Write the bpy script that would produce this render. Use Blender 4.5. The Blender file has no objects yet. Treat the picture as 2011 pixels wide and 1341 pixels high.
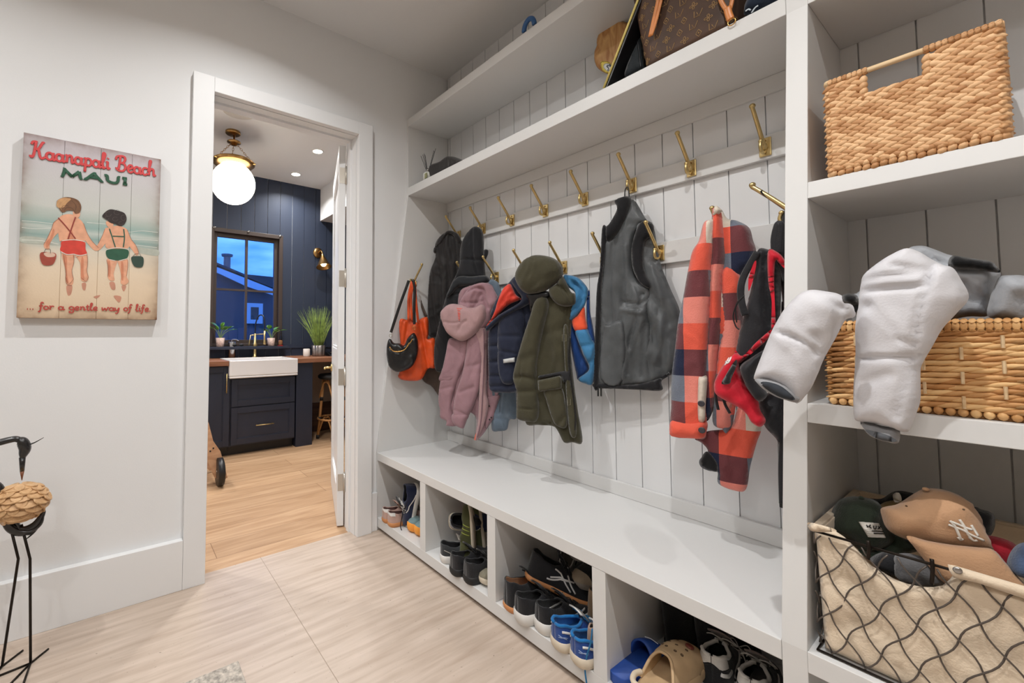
import bpy, bmesh, math, random
import numpy as np
from mathutils import Vector, Matrix, noise
from mathutils.bvhtree import BVHTree
from mathutils.geometry import delaunay_2d_cdt
S = bpy.context.scene
COL = S.collection
random.seed(7)
# ---------------------------------------------------------------- camera
W, H, F = 2011, 1341, 833.608
PX, PY = 804.71, 618.15
YAW, PITCH, ROLL = 0.973666, 0.0436306, -0.0005585
CAM = Vector((2.24756, -1.29149, 1.17))
_f = Vector((-math.sin(YAW)*math.cos(PITCH), math.cos(YAW)*math.cos(PITCH), math.sin(PITCH)))
_r0 = Vector((math.cos(YAW), math.sin(YAW), 0)); _u0 = _r0.cross(_f)
_r = _r0*math.cos(ROLL)+_u0*math.sin(ROLL); _u = _u0*math.cos(ROLL)-_r0*math.sin(ROLL)
cd = bpy.data.cameras.new('camera'); cam = bpy.data.objects.new('camera', cd); COL.objects.link(cam)
cam.matrix_world = Matrix(((_r.x,_u.x,-_f.x,CAM.x),(_r.y,_u.y,-_f.y,CAM.y),(_r.z,_u.z,-_f.z,CAM.z),(0,0,0,1)))
cd.sensor_width = 36; cd.lens = F/W*36; cd.shift_x = (W/2-PX)/W; cd.shift_y = (PY-H/2)/W; cd.clip_start = .02
S.camera = cam
def at(x, y, ax, val):                       # the point of the place seen at pixel x, y on the plane axis = val
    d = _r*((x-PX)/F)-_u*((y-PY)/F)+_f
    return CAM+d*((val-CAM[ax])/d[ax])
# ---------------------------------------------------------------- world, lights, exposure
S.view_settings.view_transform = 'Standard'; S.view_settings.look = 'None'
S.view_settings.gamma = 1; S.view_settings.use_curve_mapping = False
S.view_settings.exposure = 0.0
wd = bpy.data.worlds.new('dusk'); S.world = wd; wd.use_nodes = True
nt = wd.node_tree; nt.nodes.clear()
wo = nt.nodes.new('ShaderNodeOutputWorld'); bg = nt.nodes.new('ShaderNodeBackground')
tc = nt.nodes.new('ShaderNodeTexCoord'); mp = nt.nodes.new('ShaderNodeMapping'); mp.inputs['Scale'].default_value = (1,1.2,4.5)
nz = nt.nodes.new('ShaderNodeTexNoise'); nz.inputs['Scale'].default_value = 3.2; nz.inputs['Detail'].default_value = 5
cr = nt.nodes.new('ShaderNodeValToRGB')
cr.color_ramp.elements[0].position = .35; cr.color_ramp.elements[0].color = (.012,.10,.48,1)
cr.color_ramp.elements[1].position = .7; cr.color_ramp.elements[1].color = (.13,.32,.85,1)
for a, b in ((tc.outputs['Generated'], mp.inputs['Vector']), (mp.outputs[0], nz.inputs['Vector']), (nz.outputs['Fac'], cr.inputs['Fac']), (cr.outputs[0], bg.inputs['Color']), (bg.outputs[0], wo.inputs[0])): nt.links.new(a, b)
bg.inputs['Strength'].default_value = 3.4
LAMPS = []
def area(loc, size, power, color=(1,.93,.85), rot=(0,0,0), shape='DISK', spread=math.pi):
    l = bpy.data.lights.new('lamp', 'AREA'); l.energy = power; l.color = color; l.shape = shape; l.size = size; l.spread = spread
    o = bpy.data.objects.new('lamp', l); o.location = loc; o.rotation_euler = rot; COL.objects.link(o); return o
CEIL = 2.95
WARM = (1,.995,.985)
MUD_LAMPS = [(.8,-.82), (2.05,-.82), (3.2,-.82), (.8,-2.15), (2.05,-2.15)]
for (x, y), w in zip(MUD_LAMPS, (14,15,10,9,8)): area((x,y,CEIL-.012), .035, w, WARM, spread=2.5)
area((2.6,-2.3,CEIL-.03), .7, 17, (.985,.99,1), shape='SQUARE')       # added broad fill lamp behind the camera, out of view
KIT_LAMPS = [(-1.631,.258), (-2.336,.285), (-.9,-.16), (-1.0,-1.6), (-2.2,-1.6)]
for x, y in KIT_LAMPS: area((x,y,CEIL-.012), .07, 12, WARM, spread=2.4)
area((-1.5,-2.3,CEIL-.03), .6, 14, WARM, shape='SQUARE')
# ---------------------------------------------------------------- helpers
def lin(c):
    return tuple((v/255/12.92 if v <= 10.3 else ((v/255+.055)/1.055)**2.4) for v in c)+(1,)
def mat(name, c, rough=.6, metal=0, bump=None, var=None, sheen=0, spec=.5, coat=0, emit=None, coords='Object'):
    m = bpy.data.materials.new(name); m.use_nodes = True; t = m.node_tree; b = t.nodes['Principled BSDF']
    b.inputs['Base Color'].default_value = lin(c); b.inputs['Roughness'].default_value = rough; b.inputs['Metallic'].default_value = metal
    b.inputs['Specular IOR Level'].default_value = spec; b.inputs['Sheen Weight'].default_value = sheen; b.inputs['Coat Weight'].default_value = coat
    if emit: b.inputs['Emission Color'].default_value = lin(emit[0]); b.inputs['Emission Strength'].default_value = emit[1]
    if var or bump: tcn = t.nodes.new('ShaderNodeTexCoord')
    if var:
        n = t.nodes.new('ShaderNodeTexNoise'); n.inputs['Scale'].default_value = var[0]; n.inputs['Detail'].default_value = 4
        r = t.nodes.new('ShaderNodeValToRGB'); k = var[1]
        r.color_ramp.elements[0].position = .3; r.color_ramp.elements[1].position = .7
        r.color_ramp.elements[0].color = lin([max(0,v*(1-k)) for v in c]); r.color_ramp.elements[1].color = lin([min(255,v*(1+k)) for v in c])
        t.links.new(tcn.outputs[coords], n.inputs['Vector']); t.links.new(n.outputs['Fac'], r.inputs['Fac']); t.links.new(r.outputs[0], b.inputs['Base Color'])
    if bump:
        n2 = t.nodes.new('ShaderNodeTexNoise'); n2.inputs['Scale'].default_value = bump[0]; n2.inputs['Detail'].default_value = 5
        bb = t.nodes.new('ShaderNodeBump'); bb.inputs['Strength'].default_value = bump[1]; bb.inputs['Distance'].default_value = .004
        t.links.new(tcn.outputs[coords], n2.inputs['Vector']); t.links.new(n2.outputs['Fac'], bb.inputs['Height']); t.links.new(bb.outputs[0], b.inputs['Normal'])
    return m
def fabric(name, c, rough=.8, k=.06, sheen=.25, bs=.35, fold=.5):
    m = mat(name, c, rough, 0, (260, bs), (9, k), sheen, .25); t = m.node_tree; N = t.nodes.new; L = t.links.new      # plus soft cloth creasing
    b = t.nodes['Principled BSDF']; fine = b.inputs['Normal'].links[0].from_node; c_ = N('ShaderNodeTexCoord'); mp_ = N('ShaderNodeMapping'); mp_.inputs['Scale'].default_value = (1.5,1.5,.7)
    n = N('ShaderNodeTexNoise'); n.noise_type = 'RIDGED_MULTIFRACTAL'; n.inputs['Scale'].default_value = 11; n.inputs['Detail'].default_value = 2.5; n.inputs['Distortion'].default_value = 1.1; n.inputs['Roughness'].default_value = .35
    w = N('ShaderNodeBump'); w.inputs['Strength'].default_value = fold; w.inputs['Distance'].default_value = .010
    L(c_.outputs['Object'], mp_.inputs[0]); L(mp_.outputs[0], n.inputs['Vector']); L(n.outputs['Fac'], w.inputs['Height']); L(w.outputs[0], fine.inputs['Normal'])
    return m
def obj(name, bm, m, parent=None, smooth=False, bev=0, recalc=True):
    if recalc: bmesh.ops.recalc_face_normals(bm, faces=bm.faces)
    me = bpy.data.meshes.new(name); bm.to_mesh(me); bm.free()
    ms = m if isinstance(m, (list, tuple)) else [m]
    for q in ms: me.materials.append(q)
    o = bpy.data.objects.new(name, me); COL.objects.link(o)
    if smooth:
        for p in me.polygons: p.use_smooth = True
    if bev:
        b = o.modifiers.new('bevel', 'BEVEL'); b.width = bev; b.segments = 2; b.limit_method = 'ANGLE'; b.angle_limit = math.radians(50)
    if parent is not None: adopt(o, parent)
    return o
def world_mat(p):
    m = p.matrix_basis.copy()
    return m if p.parent is None else world_mat(p.parent) @ p.matrix_parent_inverse @ m
def adopt(o, p):
    o.parent = p; o.matrix_parent_inverse = world_mat(p).inverted()
def tag(o, label=None, cat=None, group=None, kind=None):
    if label: o['label'] = label
    if cat: o['category'] = cat
    if group: o['group'] = group
    if kind: o['kind'] = kind
    return o
def thing(name, label, cat, loc=(0,0,0), group=None):
    o = bpy.data.objects.new(name, None); o.location = loc; o.empty_display_size = .05; COL.objects.link(o)
    return tag(o, label, cat, group)
def struct(name, bm, m, **k):
    return tag(obj(name, bm, m, **k), kind='structure')
def copy_tree(o, parent=None):
    c = o.copy(); COL.objects.link(c)
    if parent is not None: c.parent = parent; c.matrix_parent_inverse = o.matrix_parent_inverse.copy()
    for ch in [q for q in bpy.data.objects if q.parent == o]: copy_tree(ch, c)
    return c
B = bmesh.new
def bx(bm, lo, hi, M=None):
    vs = [Vector((x,y,z)) for x in (lo[0],hi[0]) for y in (lo[1],hi[1]) for z in (lo[2],hi[2])]
    if M is not None: vs = [M @ v for v in vs]
    v = [bm.verts.new(q) for q in vs]
    for f in ((0,1,3,2),(4,6,7,5),(0,4,5,1),(2,3,7,6),(0,2,6,4),(1,5,7,3)): bm.faces.new([v[i] for i in f])
    return bm
def extr(bm, prof, vec):                      # closed 3-D profile swept along vec
    a = [bm.verts.new(p) for p in prof]; b = [bm.verts.new(Vector(p)+Vector(vec)) for p in prof]
    bm.faces.new(a); bm.faces.new(b[::-1]); n = len(a)
    for i in range(n): bm.faces.new((a[i], a[(i+1)%n], b[(i+1)%n], b[i]))
    return bm
def cr_spline(pts, n=6, closed=False):
    P = [Vector(p) for p in pts]; out = []; m = len(P)
    if m < 3 and not closed:
        return [P[0].lerp(P[1], i/n) for i in range(n+1)]
    for i in range(m if closed else m-1):
        if closed: p0,p1,p2,p3 = P[i-1],P[i],P[(i+1)%m],P[(i+2)%m]
        else: p0,p1,p2,p3 = P[max(i-1,0)],P[i],P[i+1],P[min(i+2,m-1)]
        for k in range(n):
            t = k/n
            out.append(.5*((2*p1)+(p2-p0)*t+(2*p0-5*p1+4*p2-p3)*t*t+(3*p1-p0-3*p2+p3)*t**3))
    if not closed: out.append(P[-1])
    return out
def tube(bm, pts, r, seg=8, flat=1, up=None, closed=False, cap=True):
    P = [Vector(p) for p in pts]; n = len(P); rings = []
    R = r if callable(r) else (lambda t: r)
    T = []
    for i in range(n):
        a = P[(i-1)%n] if (closed or i) else P[0]; b = P[(i+1)%n] if (closed or i < n-1) else P[-1]
        d = b-a; T.append(d.normalized() if d.length > 1e-9 else Vector((0,0,1)))
    N = Vector(up) if up is not None else (Vector((0,0,1)) if abs(T[0].z) < .9 else Vector((1,0,0)))
    for i in range(n):
        if up is not None: N = Vector(up)
        N = N-T[i]*N.dot(T[i])
        if N.length < 1e-6: N = T[i].orthogonal()
        N.normalize(); Bn = T[i].cross(N); rr = R(i/max(1,n-1))
        rings.append([bm.verts.new(P[i]+(N*math.cos(a)*flat+Bn*math.sin(a))*rr) for a in [2*math.pi*k/seg for k in range(seg)]])
    for i in range(n if closed else n-1):
        A, Bq = rings[i], rings[(i+1)%n]
        for k in range(seg): bm.faces.new((A[k], A[(k+1)%seg], Bq[(k+1)%seg], Bq[k]))
    if cap and not closed: bm.faces.new(rings[0]); bm.faces.new(rings[-1][::-1])
    return bm
def lathe(bm, prof, c=(0,0,0), seg=24, M=None, cap=True):       # prof = (radius, z) pairs round +z
    M = M or Matrix.Translation(c); rings = []
    for r, z in prof: rings.append([bm.verts.new(M @ Vector((r*math.cos(a), r*math.sin(a), z))) for a in [2*math.pi*k/seg for k in range(seg)]])
    for A, Bq in zip(rings, rings[1:]):
        for k in range(seg): bm.faces.new((A[k], A[(k+1)%seg], Bq[(k+1)%seg], Bq[k]))
    if cap: bm.faces.new(rings[0][::-1]); bm.faces.new(rings[-1])
    return bm
def blob(bm, c, rad, M=None, nu=12, nv=8):
    M = M or Matrix.Identity(4); c = Vector(c); rings = []
    top = bm.verts.new(c+(M @ Vector((0,0,rad[2])))); bot = bm.verts.new(c+(M @ Vector((0,0,-rad[2]))))
    for j in range(1, nv):
        p = math.pi*j/nv
        rings.append([bm.verts.new(c+(M @ Vector((rad[0]*math.sin(p)*math.cos(a), rad[1]*math.sin(p)*math.sin(a), rad[2]*math.cos(p))))) for a in [2*math.pi*k/nu for k in range(nu)]])
    for k in range(nu):
        bm.faces.new((top, rings[0][k], rings[0][(k+1)%nu])); bm.faces.new((bot, rings[-1][(k+1)%nu], rings[-1][k]))
        for A, Bq in zip(rings, rings[1:]): bm.faces.new((A[k], Bq[k], Bq[(k+1)%nu], A[(k+1)%nu]))
    return bm
class Plane:                                   # upright working plane of a hanging thing, at its own real distance
    def __init__(s, px, py, Y, phi=0, tilt=0):
        s.O = at(px, py, 1, Y); a = math.radians(phi); b = math.radians(tilt)
        s.u = Vector((math.cos(a), math.sin(a), 0)); n = Vector((math.sin(a), -math.cos(a), 0))
        s.n = n*math.cos(b)+Vector((0,0,1))*math.sin(b); s.v = s.n.cross(s.u)*-1
        if s.v.z < 0: s.v = -s.v
    def ab(s, x, y, lift=0):
        d = _r*((x-PX)/F)-_u*((y-PY)/F)+_f; O = s.O+s.n*lift
        P = CAM+d*((O-CAM).dot(s.n)/d.dot(s.n))-O
        return (P.dot(s.u), P.dot(s.v))
    def p(s, a, b, h=0): return s.O+s.u*a+s.v*b+s.n*h
    def at(s, x, y, lift=0):
        a, b = s.ab(x, y, lift); return s.p(a, b, lift)
def zc(ox, oy, sc): return lambda L: [(ox+x/sc, oy+y/sc) for x, y in L]
def seg_dist(P, Q, closed):
    Q = np.asarray(Q); A = Q if closed else Q[:-1]; Bq = np.roll(Q, -1, 0) if closed else Q[1:]
    best = np.full(len(P), 1e9)
    for a, b in zip(A, Bq):
        d = b-a; L = max((d*d).sum(), 1e-12); t = np.clip(((P-a)@d)/L, 0, 1)
        best = np.minimum(best, np.sqrt((((a+t[:,None]*d)-P)**2).sum(1)))
    return best
def inside(P, Q):
    Q = np.asarray(Q); r = np.zeros(len(P), bool); j = len(Q)-1
    for i in range(len(Q)):
        xi, yi = Q[i]; xj, yj = Q[j]
        c = ((yi > P[:,1]) != (yj > P[:,1])) & (P[:,0] < (xj-xi)*(P[:,1]-yi)/(yj-yi+1e-15)+xi); r ^= c; j = i
    return r
def puff(name, px, m, parent, pl, T=.03, R=.05, back=.6, s=.0085, lift=0, creases=(), ripple=None, rough=.004, sharp=False, ns=9, mode=None, skew=0):
    """closed padded cloth shape: outline on its plane, thickness T swelling over R from the edge, seams/creases/ripples as relief"""
    ab = [pl.ab(x, y, lift) for x, y in px]
    if R >= .04: R *= .62; T *= .72
    Q = [Vector((a,b,0)) for a,b in ab]
    Q = Q if sharp else cr_spline(Q, 5, True)
    out = []
    for i in range(len(Q)):
        a, b = Q[i], Q[(i+1)%len(Q)]; n = max(1, int(round((b-a).length/s)))
        for k in range(n): out.append(a.lerp(b, k/n)[:2])
    pruned = []
    for q in out:
        if not pruned or (q[0]-pruned[-1][0])**2+(q[1]-pruned[-1][1])**2 > (s*.35)**2: pruned.append(q)
    out = np.array(pruned)
    lo, hi = out.min(0), out.max(0); pts = []
    row = 0; y = lo[1]
    while y < hi[1]:
        x = lo[0]+(s*.5 if row%2 else 0)
        while x < hi[0]: pts.append((x,y)); x += s
        y += s*.87; row += 1
    pts = np.array(pts); pts = pts[inside(pts, out)]; pts = pts[seg_dist(pts, out, True) > s*.5]
    allp = [Vector(p) for p in out]+[Vector(p) for p in pts]; n0 = len(out)
    vs, es, fs, _, _, _ = delaunay_2d_cdt(allp, [(i,(i+1)%n0) for i in range(n0)], [], 1, 1e-7)
    V = np.array([v[:] for v in vs]); D = seg_dist(V, out, True); edge = D < 1e-5
    x = np.clip(D/R, 0, 1); h = T*np.sqrt(np.clip(1-(1-x)**2, 0, 1)); ramp = np.clip(D/(R*.5), 0, 1)
    for line, w, amp in creases:
        L = np.array([pl.ab(a, b, lift) for a, b in line])
        if len(L) > 2: L = np.array([q[:2] for q in cr_spline([Vector((a,b,0)) for a,b in L], 4)])
        h = h+amp*np.exp(-(seg_dist(V, L, False)/w)**2)*ramp
    if ripple:                                   # (amplitude, wavelength, angle in degrees of the fold direction)
        A, wl, ang = ripple; ang = math.radians(ang)
        for i, (a, b) in enumerate(V):
            q = a*math.cos(ang)+b*math.sin(ang); w = noise.noise(Vector((a*5, b*3, len(px))))*.8
            h[i] += A*math.sin(2*math.pi*(q/wl+w))*ramp[i]
    if rough:
        for i, (a, b) in enumerate(V):
            wr = noise.noise(Vector((a*16+3*noise.noise(Vector((a*4,b*4,3))), b*7, len(px)*2.3)))
            h[i] += ramp[i]*rough*.9*(.35-min(1,abs(wr)*3.2))
            h[i] += rough*ramp[i]*(noise.noise(Vector((a*ns, b*ns, len(px)*1.7)))+.5*noise.noise(Vector((a*ns*2.7, b*ns*2.7, len(px)*.7))))
    bm = B(); uv = bm.loops.layers.uv.new('uv'); fr, bk = [], []
    for i, (a, b) in enumerate(V):
        hh = 0 if edge[i] else max(h[i], .0008)
        k = bm.verts.new(pl.p(a, b, lift+hh)); fr.append(k)
        bk.append(k if edge[i] else bm.verts.new(pl.p(a, b, lift-back*T*math.sqrt(max(0,1-(1-x[i])**2))-.0005)))
    par = {id(v): V[i] for i, v in enumerate(fr)}; par.update({id(v): V[i] for i, v in enumerate(bk)})
    for f in fs:
        for sd, L in ((1, fr), (-1, bk)):
            vv = [L[i] for i in f][::sd]
            if len(set(vv)) < 3: continue
            try: fc = bm.faces.new(vv)
            except ValueError: continue
            for lp in fc.loops: lp[uv].uv = par[id(lp.vert)]
    return obj(name, bm, m, parent, smooth=True)
def decal(name, strokes, m, parent, targets, r=.0012, off=.0008, flat=.5, seg=6, spline=True):
    """lettering and marks laid on the real surface they are on"""
    bvh = []
    for t in targets:
        mw = world_mat(t); vs = [mw @ v.co for v in t.data.vertices]; bvh.append(BVHTree.FromPolygons(vs, [p.vertices[:] for p in t.data.polygons]))
    bm = B()
    for st in strokes:
        px = [Vector((x,y,0)) for x,y in st]
        px = cr_spline(px, 4) if (spline and len(px) > 2) else [px[0].lerp(px[-1], k/6) for k in range(7)] if len(px) == 2 else px
        pts = []; nn = Vector((0,0,0))
        for q in px:
            d = (_r*((q.x-PX)/F)-_u*((q.y-PY)/F)+_f).normalized(); best = None
            for b in bvh:
                h = b.ray_cast(CAM, d)
                if h[0] is not None and (best is None or h[3] < best[3]): best = h
            if best: 
                n = best[1] if best[1].dot(d) < 0 else -best[1]
                pts.append(best[0]+n*off); nn += n
        if len(pts) > 1 and nn.length > 0: tube(bm, pts, r, seg, flat=flat, up=nn.normalized())
    return obj(name, bm, m, parent, smooth=True)
# ---------------------------------------------------------------- materials
wallm = mat('wall_paint', (230,231,232), .75, bump=(180,.05), var=(1.2,.006))
trimm = mat('trim_paint', (231,232,233), .45, spec=.4)
ceilm = mat('ceiling_paint', (226,226,226), .85)
unitm = mat('cabinet_paint', (216,216,215), .42, spec=.4, var=(2,.005))
boardm = mat('panel_paint', (224,225,226), .5, spec=.35)
navym = mat('navy_paint', (47,55,72), .55, spec=.35)
navycab = mat('navy_cabinet_paint', (34,39,54), .42)
brass = mat('satin_brass', (206,182,128), .36, 1, var=(40,.05))
brassd = mat('aged_brass', (182,142,88), .28, 1, var=(30,.08))
nickel = mat('satin_nickel', (198,192,182), .3, .7)
steel = mat('brushed_steel', (170,168,166), .25, 1)
blackm = mat('black_satin', (18,18,20), .4)
darkmetal = mat('dark_steel', (44,38,33), .45, .8)
whitem = mat('white_glaze', (226,222,220), .15, coat=.5)
def stone():
    m = mat('travertine', (208,192,178), .38, spec=.45); t = m.node_tree; b = t.nodes['Principled BSDF']; N = t.nodes.new
    c = N('ShaderNodeTexCoord'); mp = N('ShaderNodeMapping'); mp.inputs['Scale'].default_value = (16,1.3,1)
    n = N('ShaderNodeTexNoise'); n.inputs['Scale'].default_value = 2.2; n.inputs['Detail'].default_value = 7; n.inputs['Distortion'].default_value = .35
    r = N('ShaderNodeValToRGB'); r.color_ramp.elements[0].position = .3; r.color_ramp.elements[1].position = .72
    r.color_ramp.elements[0].color = lin((180,161,145)); r.color_ramp.elements[1].color = lin((206,189,175))
    e = r.color_ramp.elements.new(.52); e.color = lin((195,178,163))
    mp2 = N('ShaderNodeMapping'); mp2.inputs['Scale'].default_value = (90,38,1)
    p = N('ShaderNodeTexNoise'); p.inputs['Scale'].default_value = 1.6; p.inputs['Detail'].default_value = 3
    pr = N('ShaderNodeValToRGB'); pr.color_ramp.elements[0].position = .695; pr.color_ramp.elements[1].position = .74
    pr.color_ramp.elements[0].color = (0,0,0,1); pr.color_ramp.elements[1].color = (1,1,1,1)
    mx = N('ShaderNodeMix'); mx.data_type = 'RGBA'; mx.inputs[7].default_value = lin((150,132,116))
    L = t.links.new
    L(c.outputs['Object'], mp.inputs[0]); L(mp.outputs[0], n.inputs['Vector']); L(n.outputs['Fac'], r.inputs[0])
    L(c.outputs['Object'], mp2.inputs[0]); L(mp2.outputs[0], p.inputs['Vector']); L(p.outputs['Fac'], pr.inputs[0])
    L(pr.outputs[0], mx.inputs[0]); L(r.outputs[0], mx.inputs[6]); L(mx.outputs[2], b.inputs['Base Color'])
    bb = N('ShaderNodeBump'); bb.invert = True; bb.inputs['Strength'].default_value = .5; bb.inputs['Distance'].default_value = .002
    L(pr.outputs[0], bb.inputs['Height']); L(bb.outputs[0], b.inputs['Normal'])
    return m
def wood(name, c1, c2, scale=(14,1.2,14), plank=None, rough=.5, dist=1.2):
    m = mat(name, c1, rough, spec=.35); t = m.node_tree; b = t.nodes['Principled BSDF']; N = t.nodes.new; L = t.links.new
    c = N('ShaderNodeTexCoord'); mp = N('ShaderNodeMapping'); mp.inputs['Scale'].default_value = scale
    n = N('ShaderNodeTexNoise'); n.inputs['Scale'].default_value = 1.5; n.inputs['Detail'].default_value = 8; n.inputs['Distortion'].default_value = dist
    r = N('ShaderNodeValToRGB'); r.color_ramp.elements[0].position = .32; r.color_ramp.elements[1].position = .68
    r.color_ramp.elements[0].color = lin(c2); r.color_ramp.elements[1].color = lin(c1)
    L(c.outputs['Object'], mp.inputs[0]); L(mp.outputs[0], n.inputs['Vector']); L(n.outputs['Fac'], r.inputs[0]); out = r.outputs[0]
    if plank:
        rt = N('ShaderNodeMapping'); rt.inputs['Rotation'].default_value = (0,0,math.pi/2)
        k = N('ShaderNodeTexBrick'); k.inputs['Scale'].default_value = 1; k.inputs['Brick Width'].default_value = plank[1]; k.inputs['Row Height'].default_value = plank[0]
        k.inputs['Mortar Size'].default_value = .0018; k.inputs['Color1'].default_value = (1,1,1,1); k.inputs['Color2'].default_value = (.84,.82,.80,1); k.inputs['Mortar'].default_value = (.42,.36,.3,1)
        mx = N('ShaderNodeMix'); mx.data_type = 'RGBA'; mx.blend_type = 'MULTIPLY'; mx.inputs[0].default_value = 1
        L(c.outputs['Object'], rt.inputs[0]); L(rt.outputs[0], k.inputs['Vector']); L(out, mx.inputs[6]); L(k.outputs[0], mx.inputs[7]); out = mx.outputs[2]
    L(out, b.inputs['Base Color']); return m
oak = wood('oak_boards', (202,168,134), (174,138,104), plank=(.19,1.7))
walnut = wood('walnut_worktop', (150,102,74), (112,72,50), scale=(10,1,10))
# ---------------------------------------------------------------- the room
WX, YB = -.015, .56                      # door wall face; face of the boarded back wall
YL, YR, ZO = -.938, -.142, 2.361         # door opening
bm = B()                                 # stone floor: slabs with thin joints
for y in (-3.08,-1.87,-.66): bx(bm, (-.07,y+.0014,-.02), (3.6,min(y+1.2086,.56),0))
struct('floor', bm, stone())
struct('floor_grout', bx(B(), (-.07,-3.1,-.04), (3.6,.6,-.0015)), mat('grout', (176,160,146), .9))
struct('floor_kitchen', bx(B(), (-2.9,-3.4,-.04), (-.07,2.6,0)), oak)
bm = B(); bx(bm, (WX-.13,-3.2,0), (WX,YL,CEIL)); bx(bm, (WX-.13,YR,0), (WX,.58,CEIL)); bx(bm, (WX-.13,YL,ZO), (WX,YR,CEIL)); bx(bm,(WX-.13,.58,0),(WX,2.6,CEIL))
struct('wall_left', bm, wallm)
struct('wall_back', bx(B(), (WX,.585,0), (3.7,.7,CEIL)), wallm)
unseen = mat('taupe_paint', (166,156,144), .8)
struct('wall_right', bx(B(), (3.6,-3.2,0), (3.7,.585,CEIL)), unseen)
struct('wall_front', bx(B(), (WX,-3.2,0), (3.6,-3.08,CEIL)), unseen)
struct('ceiling', bx(B(), (-2.9,-3.4,CEIL), (3.7,2.6,CEIL+.1)), ceilm)
# board cladding of the back wall with open grooves
bm = B(); g = .0245; bx(bm, (0,.568,.3), (2.62,.584,CEIL))
x = g-.1147
while x < 2.62:
    a, b = max(x+.0018,0), min(x+.1147-.0018,2.62)
    if b > a: bx(bm, (a,.56,.3), (b,.570,CEIL))
    x += .1147
struct('trim_1', bm, boardm)
# door casing and lining, baseboards
CW = .094
bm = B(); cx0, cx1 = WX, .02
bx(bm, (cx0,YL-CW,0), (cx1,YL,ZO+.075)); bx(bm, (cx0,YR,0), (cx1,YR+CW,ZO+.075)); bx(bm, (cx0,YL,ZO), (cx1,YR,ZO+.075))
struct('trim_2', bm, trimm, bev=.002)
bm = B(); jx0, jx1 = WX-.13, WX
bx(bm, (jx0,YL-.001,0), (jx1,YL+.002,ZO)); bx(bm, (jx0,YR-.002,0), (jx1,YR+.001,ZO)); bx(bm, (jx0-.002,YL-.002,ZO-.002), (jx1,YR+.002,ZO+.001))
for a in (0, 1):                          # door stop bead
    yy = YL+.002 if a == 0 else YR-.002
    bx(bm, (jx0+.045,min(yy,yy+(.012 if a == 0 else -.012)),0), (jx0+.075,max(yy,yy+(.012 if a == 0 else -.012)),ZO-.002))
bx(bm, (jx0+.0455,YL+.001,ZO-.014), (jx0+.0745,YR-.001,ZO-.001))
struct('trim_3', bm, trimm)
struct('baseboard_left', bx(B(), (WX,-3.08,0), (.018,YL-CW-.0005,.222)), trimm, bev=.002)
struct('baseboard_corner', bx(B(), (WX,YR+CW,0), (.008,-.003,.222)), trimm, bev=.002)
struct('baseboard_right', bx(B(), (3.585,-3.08,0), (3.6,.2,.222)), trimm)
struct('baseboard_front', bx(B(), (WX,-3.08,0), (3.6,-3.065,.222)), trimm)
# ---------------------------------------------------------------- the open door
hx, hy = WX-.13-.002, YR-.008
ang = math.atan2(.36, -.93); dd = Vector((math.cos(ang), math.sin(ang), 0)); nn_ = Vector((-dd.y, dd.x, 0))
if nn_.y > 0: nn_ = -nn_
DM = Matrix(((dd.x,nn_.x,0,hx),(dd.y,nn_.y,0,hy),(0,0,1,0),(0,0,0,1)))     # local: x along leaf, y towards the seen face
door = tag(bpy.data.objects.new('door_1', None), kind='structure'); COL.objects.link(door); door.location = (hx,hy,0)
LW, LT, LH = .785, .04, ZO-.012
bm = B()
st = .105
bx(bm,(0,0,.008),(st,LT,LH),DM); bx(bm,(LW-st,0,.008),(LW,LT,LH),DM)
rails = [(.008,.22),(.95,1.07),(LH-.12,LH)]
for a,b in rails: bx(bm,(st,0,a),(LW-st,LT,b),DM)
obj('door_frame', bm, trimm, door, bev=.0025)
bm = B()
for (a,b),(c,d) in zip(rails, rails[1:]):
    bx(bm,(st,.014,b),(LW-st,LT-.014,c),DM)
    for y0,y1 in ((.004,.014),(LT-.014,LT-.004)):
        for q in ((st,b,st+.014,c),(LW-st-.014,b,LW-st,c),(st,b,LW-st,b+.014),(st,c-.014,LW-st,c)): bx(bm,(q[0],y0,q[1]),(q[2],y1,q[3]),DM)
obj('door_panel', bm, trimm, door)
for py in (345,547,740,946):
    z = at(678,py,0,hx)[2]; bm = B()
    bx(bm,(-.002,.004,z-.05),(0,LT-.004,z+.05),DM)
    obj('hinge_plate', bm, nickel, door)
    bm = B(); lathe(bm, [(.0065,-.055),(.0065,.055)], M=Matrix.Translation((hx+.006,hy+.001,z)), seg=12)
    lathe(bm, [(.004,.055),(.0045,.062)], M=Matrix.Translation((hx+.006,hy+.001,z)), seg=12)
    obj('hinge_barrel', bm, nickel, door, smooth=True)
bm = B()
tube(bm, [DM @ Vector((LW-.07,LT,.905)), DM @ Vector((LW-.07,LT+.06,.905))], .009, 10); tube(bm, [DM @ Vector((LW-.07,LT+.055,.905)), DM @ Vector((LW-.19,LT+.06,.907))], .008, 10)
lathe(bm, [(.028,0),(.028,.008),(.012,.012)], M=DM @ Matrix.Translation((LW-.07,LT,.905)) @ Matrix.Rotation(-math.pi/2,4,'X'))
obj('door_handle', bm, brass, door, smooth=True)
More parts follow.
